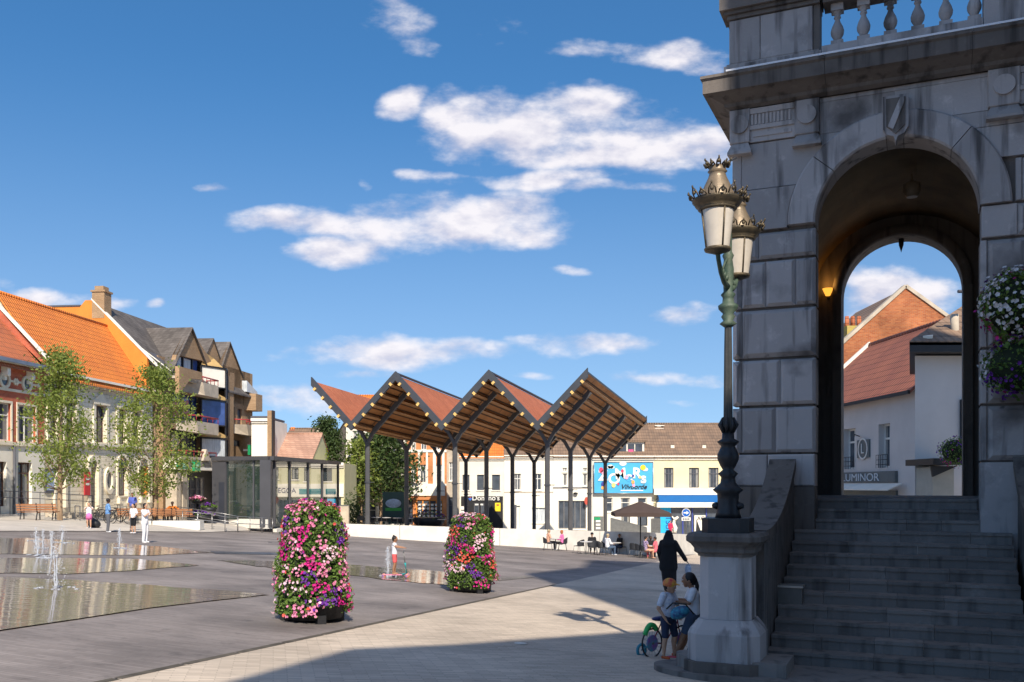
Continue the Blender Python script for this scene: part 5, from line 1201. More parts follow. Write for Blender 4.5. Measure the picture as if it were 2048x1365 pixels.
mb = MB(); q_ = X(940.5); z_ = Z(998); mb.prism([(q_-.22,z_),(q_,z_-.22),(q_+.22,z_),(q_,z_+.22)], -.08, -.022); mb.build('emblem', MAT('emblem_blue', (.05,.15,.5), .5, .1, 3, 0), t)
mb = MB(); mb.prism([(q_-.11,z_+.11),(q_+.11,z_+.11+.0),(q_+.22,z_),(q_+.22,z_+.0),(q_,z_+.22)], -.09, -.081); mb.build('emblem_half', MAT('emblem_red', (.6,.03,.05), .5, .1, 3, 0), t)
mb = MB(); mb.box(X(990), X(1001), -.05, -.022, Z(1023), Z(1006)); mb.build('yellow_poster', MAT('poster_yellow', (.85,.62,.02), .6, .1, 3, 0), t)
mb = MB(); mb.box(X(993), X(998), -.056, -.051, Z(1012), Z(1009)); mb.build('poster_print', m_redr, t)
mb = MB(); mb.box(X(922), X(928), -.04, -.022, Z(1020), Z(1013)); mb.box(X(922), X(928), -.04, -.022, Z(1028), Z(1022)); mb.build('white_notice', m_wframe, t)
mb = MB(); mb.box(X(970), X(978), 1.5, 1.6, Z(903), Z(895)); mb.build('rooflight', m_gframe, t)
# narrow stone faced strip house
t, X, Z = house('narrow_grey_house', 'narrow grey stone house squeezed between orange brick and black shopfront', 101.5, 893.3, 917.5, 880, m_conc, [(898,925,909,962),(897,995,912,1050,D_(fr=m_gframe,nx=1))], m_brt, 850, 4)
# plain white house
t, X, Z = house('plain_white_house', 'plain white house with tall double windows and a garage style door', 103.0, 1008.3, 1106, 912, m_render,
  [(1027,948,1042,981),(1067,948,1083,981),(1024,1012,1040,1060,D_(nx=1,tr=0,gl=m_wframe)),(1063,1016,1092,1046,D_(nx=2,tr=0,gl=m_curt))], m_brt, 872, 4.5)
mb = MB(); mb.box(X(1008), X(1106), -.03, -.001, Z(986), Z(984)); mb.build('string_line', m_conc, t)
mb = MB(); mb.box(X(1024), X(1033), -.01, .02, Z(1062), Z(1010)); mb.build('door_leaf', m_gframe, t)
# white restaurant house
t, X, Z = house('restaurant_house', 'white house with dark glazed restaurant doors and small upper windows', 103.0, 1106.3, 1184, 912, m_render,
  [(1125,936,1134,944,D_(nx=2,tr=0)),(1166,936,1174,944,D_(nx=2,tr=0)),(1126,948,1134,972,D_(nx=1,tr=0)),(1166,948,1174,972,D_(nx=1,tr=0)),(1117,1002,1172,1058,D_(nx=5,tr=0,fr=m_inox,w=.1))], m_brt, 850, 5)
mb = MB(); mb.box(X(1106), X(1184), -.05, -.001, Z(977), Z(975)); mb.build('string_line', m_gframe, t)
mb = MB(); mb.lathe([(.0,Z(989)),(.22,Z(989)),(.26,Z(986)),(.0,Z(985))], 12, X(1151), -.2, caps=False); mb.build('wall_lamp', m_black, t)
mb = MB(); ring(X(1172.5), Z(1002), .0, .42, -.5, -.42, 18, .6, mb=mb); mb.build('hanging_sign', MAT('sign_rust', (.5,.08,.05), .5, .1, 3, 0), t)
# house with the billboard and mansard dormer
t, X, Z = house('billboard_house', 'white house with a mansard dormer carrying a blue summer banner', 103.0, 1184.3, 1308, 913, m_cr2,
  [(1211,996,1225,1024,D_(nx=1,tr=.35)),(1241,996,1260,1024,D_(nx=1,tr=.35)),(1275,996,1293,1024,D_(nx=1,tr=.35)),(1243,1028,1260,1052,D_(nx=1,tr=0,fr=m_black)),(1275,1028,1295,1052,D_(nx=1,tr=0,fr=m_black))], m_brt, 850, 5, nx=1)
dz0, dz1 = Z(912), Z(880); mb = MB(); mb.box(X(1235), X(1290), .6, 3.4, dz0, Z(884)); dm = mb.build('dormer', m_cr2, t)
mb = MB(); mb.box(X(1232), X(1295), .3, 3.5, Z(884)+.002, Z(880)); mb.build('dormer_roof', m_brt, dm)
for a_, b_ in ((1240,1254),(1257,1270),(1272,1286)):
    mb = MB(); mb.box(X(a_), X(b_), .56, .599, Z(908), Z(888)); mb.build('dormer_window', m_dglass, dm)
mb = MB(); mb.box(X(1258), X(1268), .52, .559, Z(908), Z(899)); mb.build('pink_cushion', MAT('pink', (.7,.1,.25), .6, .2, 3, 0), dm)
mb = MB(); mb.box(X(1284), X(1306), -.4, .3, Z(1062)-1, Z(1052)); mb.build('door_step', m_white, t)
# banner
bt = thing('summer_banner', 'sky blue summer festival banner with white puffy letters on the house front', 'banner', (P(1188, HY, 102.6).x, 102.6, P(0, 987, 102.6).z))
bw, bh = P(1306, 0, 102.6).x - P(1188, 0, 102.6).x, P(0, 925, 102.6).z - P(0, 987, 102.6).z
mb = MB(); mb.box(0, bw, 0, .04, 0, bh); mb.build('banner_sheet', MAT('banner_blue', (.07,.42,.72), .6, .12, .6, 0), bt)
mb = MB()
for a_, b_ in (((0,0),(bw,0)),((bw,0),(bw,bh)),((bw,bh),(0,bh)),((0,bh),(0,0))): mb.tube([(a_[0],-.02,a_[1]),(b_[0],-.02,b_[1])], .04, 6)
mb.build('banner_frame', m_inox, bt)
def ltr(s_, x, z, sz, rot=0, m=None, ext=.02, y=-.05, bold=.05, sx=1):
    return text(bt, s_, sz, (x*bw, y, z*bh), m or m_wframe, 'letter', ext, (pi/2, rot, 0), bold=bold, sx=sx)
for s_, x, z, sz, r_ in (('Z',.075,.42,1.5,0),('O',.235,.32,1.6,.05),('M',.36,.46,1.6,-.1),('e',.54,.40,1.5,0),('R',.645,.50,1.6,.05),('s',.79,.34,1.6,0)): ltr(s_, x, z, sz, r_)
text(bt, 'Vilvoorde', .72, (.45*bw, -.06, .14*bh), m_black, 'lettering', .01, bold=.012, shear=.3)
text(bt, 'in', .4, (.39*bw, -.06, .28*bh), MAT('ink_blue', (.02,.05,.3), .6, .1, 3, 0), 'lettering', .01, shear=.3)
mb = MB(); mb.box(.45*bw, .83*bw, -.045, -.01, .075*bh, .105*bh); mb.build('underline', m_wframe, bt)
def disc(mb, cx, cz, r, y, n=18, sx=1): return mb.add([(cx+r*cos(2*pi*i/n)*sx, y, cz+r*sin(2*pi*i/n)) for i in range(n)], [tuple(range(n))])
mb = MB(); disc(mb, .83*bw, .83*bh, .30, -.046); mb.build('printed_sun', MAT('sun_yellow', (.9,.6,.03), .6, .1, 3, 0), bt)
for cx, cz, r in ((.28,.86,.22),(.31,.84,.16),(.25,.84,.15),(.49,.96,.26),(.87,.77,.2)): 
    mb = MB(); disc(mb, cx*bw, cz*bh, r, -.045, 14, 1.5); mb.build('printed_cloud', m_wframe, bt)
prc = [MAT('print_red', (.7,.06,.12), .6, .1, 3, 0), MAT('print_pink', (.85,.4,.55), .6, .1, 3, 0), MAT('print_navy', (.04,.05,.3), .6, .1, 3, 0), MAT('print_orange', (.9,.4,.1), .6, .1, 3, 0), MAT('print_yellow', (.9,.75,.2), .6, .1, 3, 0)]
for i, (cx, cz, r) in enumerate(((.12,.75,.3),(.15,.68,.24),(.155,.30,.28),(.145,.18,.2),(.33,.26,.26),(.48,.72,.2),(.55,.52,.24),(.66,.56,.16),(.66,.36,.22),(.78,.52,.16),(.41,.30,.14),(.67,.26,.2))):
    mb = MB(); disc(mb, cx*bw, cz*bh, r, -.085, 10, .8); mb.build('printed_figure', prc[i % 5], bt)
# yellow bank house
t, X, Z = house('yellow_office_house', 'pale yellow house with a blue striped office fascia on the ground floor', 103.0, 1308.3, 1500, 913, m_yel,
  [(1328,936,1347,976,D_(fr=m_gframe,nx=2,tr=.3)),(1378,936,1398,976,D_(fr=m_gframe,nx=2,tr=.3)),(1417,936,1437,976,D_(fr=m_gframe,nx=2,tr=.3)),(1455,936,1475,976,D_(fr=m_gframe))], m_brt, 848, 5.5)
mb = MB(); mb.box(X(1306), X(1500), -.9, -.002, Z(990), Z(978)); mb.box(X(1312), X(1500), -.9, -.002, Z(1015), Z(1005)); mb.build('fascia_white', m_render, t)
mb = MB(); mb.box(X(1314), X(1500), -.86, -.003, Z(1004.8), Z(990.2)); mb.build('fascia_blue', MAT('office_blue', (.01,.14,.42), .5, .06, 3, 0), t)
text(t, 'a', 1.0, (X(1308.5), -.93, Z(1001)), m_black, ext=.01)
mb = MB(); mb.box(X(1308), X(1500), -.1, -.004, Z(1070)-1, Z(1015)); mb.build('glazed_front', m_dglass, t)
for p_ in (1341, 1365, 1384, 1412, 1440): mb = MB(); mb.box(X(p_)-.06, X(p_)+.06, -.2, -.101, Z(1070), Z(1015)); mb.build('mullion', MAT('mullion_blue', (.05,.07,.3), .4, .1, 2, 0), t)
mb = MB(); mb.box(X(1320), X(1341), -.24, -.14, Z(1066), Z(1015)); mb.build('cyan_panel', MAT('cyan_panel', (.02,.42,.75), .5, .1, 3, 0), t)
text(t, 'TSUN', .85, (X(1331), -.26, Z(1032)), MAT('navy_ink', (.01,.05,.25), .5, .1, 3, 0), rot=(pi/2, pi/2, 0), ext=.01)
mb = MB(); mb.box(X(1388), X(1410), -.24, -.14, Z(1063), Z(1031)); mb.build('white_panel', m_render, t)
mb = MB(); mb.prism([(X(1392), Z(1038)), (X(1401), Z(1063)), (X(1391), Z(1063))], -.25, -.241); mb.build('panel_wedge', m_black, t)
text(t, 'AGO', .63, (X(1393), -.26, Z(1041)), m_black, ext=.01)
mb = MB(); x_ = X(1350)
for i in range(14): pass
mb.tube([(x_-.45,-.25,Z(1032)),(x_-.1,-.25,Z(1038)),(x_-.2,-.25,Z(1047)),(x_,-.25,Z(1056)),(x_-.05,-.25,Z(1065)),(x_-.35,-.25,Z(1066)),(x_-.42,-.25,Z(1060)),(x_-.3,-.25,Z(1054))], [.05,.12,.2,.24,.22,.12,.07,.05], 8); mb.tube([(x_-.1,-.25,Z(1040)),(x_+.3,-.25,Z(1034))], [.2,.12], 8); mb.build('white_animal_cutout', m_render, t)
mb = MB(); a_ = X(1332); mb.box(a_-.5, a_+.5, 4.6, 5.6, Z(866), Z(852)); mb.box(a_-.25, a_+.2, 4.9, 5.3, Z(852), Z(845)); mb.box(a_-.5, a_+.6, 4.8, 5.3, Z(847), Z(845.5)); mb.build('chimney', m_render, t)
for p_ in (1349, 1413): mb = MB(); mb.box(X(p_)-.2, X(p_)+.2, 1.2, 1.5, Z(897), Z(890)); mb.build('tile_vent', m_cream, t)
t, X, Z = house('rear_white_house', 'white house continuing the row behind the stone porch', 105.0, 1500.5, 1640, 905, m_render, [(1520,936,1540,976)], m_brt, 848, 5.5)
# ================================================================ HOUSES BETWEEN APARTMENTS AND TREES
t, X, Z = house('white_slab_house', 'blank white house wall with dark coping and a thin brick pier', 84, 503, 537, 838, m_render, [], None)
mb = MB(); mb.box(X(503), X(537), -.3, 6, Z(837), Z(833)); mb.build('dark_coping', m_gframe, t)
mb = MB(); mb.box(X(537), X(546), -.4, .3, Z(1050)-2, Z(822)); mb.build('brick_pier', m_bb, t)
mb = MB(); mb.box(X(546), X(548.5), -.5, .3, Z(1050)-2, Z(822)); mb.build('pier_edge', m_black, t)
t, X, Z = house('brown_roofed_house', 'yellow shop house with a broad pinkish brown tiled roof seen through the glass pavilion', 86, 548, 622, 925, MAT('olive_render', (.62,.58,.36), .8, .08, .8, .05), [(549,927,557,958,D_(nx=1,fr=m_gframe)),(583,926,597,959,D_(nx=2,fr=m_black)),(608,931,615,963,D_(nx=1,fr=m_black)),(552,996,600,1060,D_(nx=3,tr=0,fr=m_black)),(604,996,620,1060,D_(nx=2,tr=.3,fr=m_gframe))], UNITS('pinkish_tiles', (.42,.24,.17), (.52,.31,.22), (.3,.17,.12), .5, .22, .02, .8, .4, var=.4), 868, 5)
mb = MB(); mb.box(X(548), X(622), -.12, -.002, Z(994), Z(968)); mb.build('shop_band', m_render, t)
text(t, 'EGOA', .62, (X(556), -.15, Z(986)), MAT('ink_dark', (.02,.02,.12), .5, .1, 3, 0), ext=.01)
mb = MB(); mb.box(X(599), X(622), -.15, -.121, Z(989), Z(978)); mb.build('teal_fascia', MAT('teal_fascia', (.01,.14,.20), .5, .4, 1.2, 0, col2=(.01,.25,.25)), t)
t, X, Z = house('flat_yellow_shop', 'flat topped yellow shop with a teal sign band seen through the glass pavilion', 86, 622.3, 688, 927, _M['olive_render'], [(645,934,664,963,D_(nx=2,fr=m_black)),(626,996,682,1060,D_(nx=4,tr=.3,fr=m_gframe))])
mb = MB(); mb.box(X(622.3), X(688), -.12, -.002, Z(994), Z(968)); mb.build('shop_band', m_render, t)
mb = MB(); mb.box(X(622.3), X(643), -.15, -.121, Z(989), Z(978)); mb.box(X(652), X(672), -.15, -.121, Z(989), Z(978)); mb.build('teal_fascia', _M['teal_fascia'], t)
mb = MB(); mb.box(X(655), X(671), -.1, -.003, Z(1022), Z(998)); mb.build('blue_poster', MAT('cyan_panel', (.02,.42,.75), .5, .1, 3, 0), t)
t, X, Z = house('rear_brown_house', 'distant brown roofed house with chimneys above the low roofs', 100, 558, 636, 905, m_conc, [], m_brt, 858, 5)
mb = MB(); mb.box(X(559), X(569), 4.6, 5.6, Z(872), Z(855)); mb.build('chimney', m_brick, t)
for i in range(2): mb = MB(); mb.tube([(X(561.5+i*4.5), 5, Z(856)), (X(561.5+i*4.5), 5, Z(849))], .13, 7); mb.build('chimney_pot', m_tile_or, t)
mb = MB(); mb.box(X(592), X(605), 1.8, 3, Z(890), Z(872)); mb.build('chimney', m_brick, t)
def gable_house(name, label, Y, px0, px1, pxa, yb, ya, mat, rmat, depth=8):
    t = thing(name, label, 'house', (P(px0, 0, Y).x, Y, 0)); ox = t.location.x
    X = lambda px: P(px, HY, Y).x - ox; Z = lambda py: P(0, py, Y).z
    mb = MB(); mb.prism([(X(px0), Z(1070)), (X(px1), Z(1070)), (X(px1), Z(yb)), (X(pxa), Z(ya)), (X(px0), Z(yb))], 0, depth); mb.build('walls', mat, t)
    mb = MB(); a, b, c = (X(px0)-.2, Z(yb)-.1), (X(pxa), Z(ya)+.12), (X(px1)+.2, Z(yb)-.1)
    slab(mb, [(a[0],-.2,a[1]),(b[0],-.2,b[1]+.05),(b[0],depth,b[1]+.05),(a[0],depth,a[1])], .12); slab(mb, [(b[0],-.2,b[1]+.05),(c[0],-.2,c[1]),(c[0],depth,c[1]),(b[0],depth,b[1]+.05)], .12); mb.build('roof', rmat, t)
    return t, X, Z
gable_house('cream_gable_house', 'small cream gable peeping above the brown roofs', 104, 625, 665, 640, 880, 850, m_cream, m_slate)
gable_house('plastered_gable_house', 'weathered plaster gable wall behind the brown tiled roof', 105.0, 585, 625, 588, 912, 868, m_conc, m_brt, 6)
t, X, Z = gable_house('dark_slate_house', 'dark slate clad gable behind the evergreen tree', 105.0, 652, 692, 690, 905, 845, m_slate, m_slate, 6)
# ================================================================ BEYOND THE ARCH
LU = Frame(P(1745, 0, 44).x, 44, .066, -1)
lu = LU.root('white_bistro_house', 'white house with grey sign board and red tiled roof seen through the arch', 'house')
m_wsh = MAT('white_wall_paint', (.64,.60,.56), .8, .06, .8, .05)
L = lambda px, py: LU.az(px, py)
xa, xb = LU.a(1737, 4.0), LU.a(1838)
def LR(px0, px1, ytop, ybot): m_ = (px0+px1)/2; return (LU.a(px0), LU.a(px1), LU.z(m_, ybot), LU.z(m_, ytop))
ze = LU.z(1750, 790)
wn = [LR(1687, 1711, 857, 938), LR(1757, 1780, 848, 936)]; wn = [(a, b, wn[1][2], wn[1][3]) for a, b, c, d_ in wn]
mb = MB(); wall(mb, xa, xb, -5, ze, wn, 0, .35); mb.build('front_wall', m_wsh, lu)
zr = LU.z(1820, 664, 4.0); body(lu, xa, xb, -5, ze, 0, m_wsh, .36, (4.0, zr))
for o_ in wn:
    win(lu, *o_, y=.28, nx=2, tr=.33, w=.09)
    a, b, c, d_ = o_; mb = MB()
    for k in range(3): mb.tube([(a, -.12, c+.15+k*.22), (b, -.12, c+.15+k*.22)], .015, 5)
    for k in range(6): x = a + (b-a)*k/5; mb.tube([(x, -.12, c), (x, -.12, c+.6)], .012, 4)
    mb.build('window_railing', m_black, lu)
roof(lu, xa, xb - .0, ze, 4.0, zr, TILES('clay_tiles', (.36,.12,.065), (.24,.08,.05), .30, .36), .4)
mb = MB(); slab(mb, [(xa-.05,-.4,ze+.02),(xa+.2,-.4,ze+.02),(xa+.2,4.0,zr+.2),(xa-.05,4.0,zr+.2)], .2); mb.build('white_verge', m_render, lu)
mb = MB(); mb.box(xa, xb, -.5, -.38, ze-.35, ze-.2); mb.build('gutter', m_black, lu)
m_sg = MAT('sign_grey', (.13,.15,.15), .6, .08, 3, 0)
s0, s1 = LU.a(1686), LU.a(1796); zsa, zsb = LU.z(1740, 966), LU.z(1740, 944)
mb = MB(); mb.box(s0-1, s1, -.15, -.001, zsa, zsb); mb.build('sign_board', m_sg, lu)
tx = text(lu, 'LUMINOR', (zsb-zsa)*1.0, (LU.a(1689.5), -.17, zsa+(zsb-zsa)*.16), MAT('sign_letters', (.62,.65,.66), .6, .05, 3, 0), ext=.01)
w_ = max(v.co.x for v in tx.data.vertices); sx_ = (LU.a(1766)-LU.a(1690))/w_
for v in tx.data.vertices: v.co.x *= sx_
mb = MB(); slab(mb, [(s0-1,-.25,zsa-.03),(s1+.9,-.25,zsa-.03),(s1+.9,-.9,zsa-.30),(s0-1,-.9,zsa-.30)], .05); mb.build('awning_edge', m_render, lu)
mb = MB(); mb.box(s0-1, s1, -.1, -.002, -5, zsa-.35); mb.build('shop_band', m_sg, lu)
q0, q1 = LU.a(1717), LU.a(1741); zq0, zq1 = LU.z(1729, 916), LU.z(1729, 880)
mb = MB(); mb.box(q0, q1, -.08, -.001, zq0, zq1); mb.build('logo_board', m_sg, lu)
ring((q0+q1)/2, (zq0+zq1)/2, .34*(q1-q0), .40*(q1-q0), -.10, -.081, 24).build('logo_ring', m_wframe, lu)
text(lu, 'L', .8*(zq1-zq0), ((q0+q1)/2-.14*(q1-q0), -.1, zq0+.24*(zq1-zq0)), m_wframe, ext=.01)
mb = MB(); zl_ = LU.z(1729, 872); mb.tube([((q0+q1)/2-.5, -.02, zl_), ((q0+q1)/2, -.5, zl_+.06), ((q0+q1)/2+.1, -.55, zl_-.05)], .025, 6); mb.build('sign_lamp', m_black, lu)
# brick gable behind
gy = 62.0
t = thing('brick_gable_house', 'orange brick gable end with chimney pots seen through the arch', 'house', (P(1790, 0, gy).x, gy, 0)); ox = t.location.x
X = lambda px: P(px, HY, gy).x - ox; Z = lambda py: P(0, py, gy).z
m_gb = UNITS('old_brick', (.34,.085,.028), (.48,.16,.055), (.34,.19,.11), .26, .09, .012, .9, .3, var=.7)
mb = MB(); mb.prism([(X(1640), Z(1000)), (X(1990), Z(1000)), (X(1990), Z(705)), (X(1811), Z(576)), (X(1640), Z(730))], 0, .4); mb.build('gable_wall', m_gb, t)
for a, b in (((1811,574),(1630,736)), ((1811,574),(1995,706))):
    mb = MB(); mb.bar((X(a[0]), .2, Z(a[1])+.05), (X(b[0]), .2, Z(b[1])+.05), .6, .22); mb.build('verge_tiles', m_conc, t)
mb = MB(); slab(mb, [(X(1640),.4,Z(730)),(X(1811),.4,Z(576)),(X(1811),9,Z(576)),(X(1640),9,Z(730))], .15); slab(mb, [(X(1811),.4,Z(576)),(X(1990),.4,Z(705)),(X(1990),9,Z(705)),(X(1811),9,Z(576))], .15); mb.build('roof', m_brt, t)
mb = MB(); mb.box(X(1704), X(1739), .9, 2.1, Z(705), Z(647)); mb.build('chimney', MAT('lichen_brick', (.45,.30,.12), .9, .4, 5, .3, col2=(.5,.42,.08)), t)
for p_ in (1710, 1722, 1735): mb = MB(); mb.tube([(X(p_), 1.5, Z(648)), (X(p_), 1.5, Z(625))], [.17,.13], 10); mb.build('chimney_pot', m_tile_rd, t)
# bluish white wall close by on the right
by = 33.0
t = thing('corner_house', 'plain bluish white corner house with dark eaves seen through the arch at right', 'house', (P(1830, 0, by).x, by, 0)); ox = t.location.x
X = lambda px: P(px, HY, by).x - ox; Z = lambda py: P(0, py, by).z
x_ = X(1830); mb = MB(); mb.prismz([(x_, 0), (x_+9, 0), (x_+9, 6), (x_+6*.47, 6)], -5, Z(712)); mb.build('walls', m_wsh, t)
mb = MB(); mb.prismz([(x_-.45, -.6), (x_+9, -.6), (x_+9, 6), (x_+6*.47-.45, 6)], Z(709), Z(690)); mb.build('eaves', m_black, t)
mb = MB(); zt_ = Z(690); slab(mb, [(X(1830)-.45,-.6,zt_+.05),(X(1830)+9,-.6,zt_+.05),(x_+9,3.5,zt_+2.2),(x_+3.6,3.5,zt_+2.2)], .15); mb.build('roof', m_brt, t)
mb = MB(); mb.bar((X(1845), -.4, zt_+.2), (X(1922), 2.2, Z(645)), .3, .1); mb.build('verge_flashing', m_render, t)
mb = MB(); mb.box(X(1832), X(1873), -1.3, .0, -5, Z(936)); mb.build('porch_pillar', MAT('beige_pilaster', (.50,.45,.36), .8, .1, 2, .05), t)
mb = MB(); mb.prism([(X(1826), Z(934)), (X(1830), Z(955)), (X(1878), Z(934))], -1.4, -1.31); mb.box(X(1818), X(1880), -1.9, .3, Z(932), Z(920)); mb.build('porch_hood', m_black, t)
mb = MB(); mb.box(X(1920), X(1934), -.1, .0, Z(910), Z(800)); mb.build('dark_shutter', m_black, t)
mb = MB(); mb.tube([(X(1905), -.4, Z(588)), (X(1935), -.4, Z(588))], .06, 6); mb.build('flue_cap', m_gframe, t)
mb = MB(); mb.tube([(X(1925), .5, Z(690)), (X(1922), .5, Z(624))], [.12,.15], 10); mb.build('flue', m_conc, t)
# ================================================================ TREES
def LEAF(name, c1, c2, tr=.35):
    m = bpy.data.materials.new(name); m.use_nodes = True; t = m.node_tree; p = t.nodes['Principled BSDF']; out = t.nodes['Material Output']
    g = N(t, 'ShaderNodeNewGeometry'); wn = N(t, 'ShaderNodeTexWhiteNoise', noise_dimensions='1D'); LK(t, g.outputs['Random Per Island'], wn.inputs['W'])
    n = N(t, 'ShaderNodeTexNoise'); n.inputs['Scale'].default_value = .8; LK(t, g.outputs['Position'], n.inputs['Vector'])
    f = mth(t, 'MULTIPLY_ADD', wn.outputs['Value'], .6, mth(t, 'MULTIPLY_ADD', n.outputs['Fac'], .8, -.2), clamp=True)
    x = N(t, 'ShaderNodeMix', data_type='RGBA'); LK(t, f, x.inputs[0]); x.inputs[6].default_value = (*c1, 1); x.inputs[7].default_value = (*c2, 1)
    LK(t, x.outputs[2], p.inputs['Base Color']); p.inputs['Roughness'].default_value = .55; p.inputs['Specular IOR Level'].default_value = .35
    tl = N(t, 'ShaderNodeBsdfTranslucent'); LK(t, x.outputs[2], tl.inputs[0]); mx = N(t, 'ShaderNodeMixShader'); mx.inputs[0].default_value = tr
    LK(t, p.outputs[0], mx.inputs[1]); LK(t, tl.outputs[0], mx.inputs[2]); LK(t, mx.outputs[0], out.inputs[0]); return m
m_leaf = LEAF('street_tree_leaf', (.13,.20,.035), (.34,.38,.085), .42); m_leafd = LEAF('dark_leaf', (.035,.07,.02), (.09,.13,.035)); m_leafy = LEAF('yellow_green_leaf', (.20,.27,.03), (.34,.38,.06))
m_bark = MAT('pale_bark', (.34,.23,.14), .85, .35, 4, .4, stretch=(1,1,.3))
def leafq(mb, c, s, r, mi=0):
    n_ = Vector((r.gauss(0,1), r.gauss(0,1), r.gauss(.4,1))).normalized(); a = n_.orthogonal().normalized(); a.rotate(Matrix.Rotation(r.uniform(0, 6.28), 3, n_)); b = n_.cross(a)
    l, w_ = s, s * .55
    mb.add([c - a*l*.5, c + b*w_*.5 + n_*s*.08, c + a*l*.5, c - b*w_*.5 + n_*s*.08], [(0,1,2,3)], mi)
def tree(name, label, base, h, prof, nclump, nleaf, size, leafm, seed, trunk_r=.14, clear=.2, spread=.42, cat='tree', group=None, limbs=26):
    """prof(f) = crown radius at height fraction f; limbs carry the clumps"""
    r = random.Random(seed); t = thing(name, label, cat, base, 0, group)
    mb = MB(); pts = [(0,0,-.4)] + [(r.gauss(0,.05)*i/4, r.gauss(0,.05)*i/4, h*.93*i/7) for i in range(8)]
    mb.tube(pts, [trunk_r*1.15] + [trunk_r*(1 - .85*i/7) for i in range(8)], 9); mb.build('trunk', m_bark, t)
    lm = MB(); cr = MB()
    for i in range(nclump):
        f = clear + (1-clear)*((i+.5)/nclump)**.9; f = min(f, .985); R_ = prof(f); q = r.uniform(0, 2*pi); d_ = R_ * sqrt(r.uniform(.12, 1.0))
        c = Vector((cos(q)*d_, sin(q)*d_, h*f + r.gauss(0,.12)))
        if i % max(1, nclump//limbs) == 0:
            z0 = max(h*clear*.8, c.z - d_*1.1 - .3); mid = Vector((c.x*.5, c.y*.5, z0 + (c.z-z0)*.42))
            lm.tube([(0,0,z0), mid, c], [trunk_r*.34*(1.1-f), trunk_r*.2*(1.1-f)+.008, .012], 5)
        sp = spread * r.uniform(.65, 1.25); k = int(nleaf * r.uniform(.6, 1.3))
        for j in range(k):
            o_ = Vector((r.gauss(0,sp), r.gauss(0,sp), r.gauss(0,sp*.55))); leafq(cr, c + o_, size*r.uniform(.6,1.3), r)
    lm.build('limbs', m_bark, t); cr.build('crown', leafm, t); return t
def Upt(px, Y): k = (px-1024)/FPX; return Vector((k*Y, Y, uz(k*Y, Y)))
def onpave(px, py):
    """point on the sloping pale band between the square and the street, found by stepping along the sight line"""
    k = (px-1024)/FPX; best = None; Y = 36
    dg = bpy.context.evaluated_depsgraph_get(); hit, loc, *_ = S.ray_cast(dg, Vector((0,0,H0)), Vector((k, 1, -(py-HY)/FPX)).normalized())
    return loc if hit else P(px, py, 50)
def pv(px, Y):
    k = (px-1024)/FPX; dg = bpy.context.evaluated_depsgraph_get(); hit, loc, nrm, idx, ob, mt = S.ray_cast(dg, Vector((k*Y, Y, 1.2)), Vector((0,0,-1)))
    return loc if hit else Vector((k*Y, Y, uz(k*Y, Y)))
bpy.context.view_layer.update()
prA = lambda f: .80*(.9 + 1.35*sin(pi*min(1,(f-.2)/.62)**.8) if f < .82 else .45 + 1.4*(1-f)/.18*.6)
b = pv(120, 51); 
def PH(b, py): return P(0, py, b.y).z - b.z
tree('street_tree', 'slender leafy street tree left of the people, in front of the red brick house', b, PH(b, 702), prA, 160, 48, .19, m_leaf, 3, .15, .22, group='street trees on the left pavement')
b = pv(311, 56)
tree('street_tree', 'bushy street tree with pale trunk in front of the apartment block', b, PH(b, 738), lambda f: .84*(1.0 + 1.9*sin(pi*min(1,(f-.18)/.75)**.9) if f < .85 else .5+1.3*(1-f)/.15*.6), 170, 46, .20, m_leaf, 8, .17, .2, group='street trees on the left pavement')
b = pv(-85, 48); tree('street_tree', 'street tree mostly cut off by the left border of the photo', b, 7.5, lambda f: 1.6*sin(pi*min(1,f)), 70, 60, .19, m_leaf, 5, .14, .25, group='street trees on the left pavement')
b = Upt(762, 98); tree('square_tree', 'broad dark leafed tree in front of the tall white house, seen through the canopy', b, PH(b, 862), lambda f: 3.9*sin(pi*min(1,(f-.05)/.98)), 210, 26, .46, m_leafd, 21, .17, .28, .85)
b = Upt(722, 95); tree('square_tree', 'smaller light green tree left of the first canopy column', b, PH(b, 880), lambda f: 1.9*sin(pi*min(1,(f-.05)/.98)), 60, 30, .38, m_leaf, 22, .13, .3, .6)
b = Upt(655, 95); tree('evergreen_tree', 'dark conical evergreen with yellow green lower branches behind the glass pavilion', b, PH(b, 840), lambda f: .4 + 2.7*(1-f), 150, 60, .30, m_leafd, 31, .2, .1, .5)
b = Upt(632, 93); tree('yellow_green_shrub', 'yellow green shrub beside the evergreen above the pavilion roof', b, PH(b, 893), lambda f: 1.5*sin(pi*min(1,f*.9+.1)), 60, 60, .24, m_leafy, 33, .1, .3, .4, cat='shrub')
def shrub(name, label, base, rx, h, n, size, m, seed):
    r = random.Random(seed); t = thing(name, label, 'shrub', base); mb = MB()
    for i in range(n): leafq(mb, Vector((r.gauss(0,rx*.5), r.gauss(0,rx*.5), abs(r.gauss(.5,.3))*h)), size, r)
    mb.build('foliage', m, t); s_ = MB(); s_.tube([(0,0,-.1),(0,0,h*.6)], .04, 6); s_.build('stem', m_bark, t)
shrub('potted_conifer', 'dark cloud pruned conifer beside the grey cabinet left of the canopy', Upt(706, 84), .9, 2.4, 900, .22, m_leafd, 4)

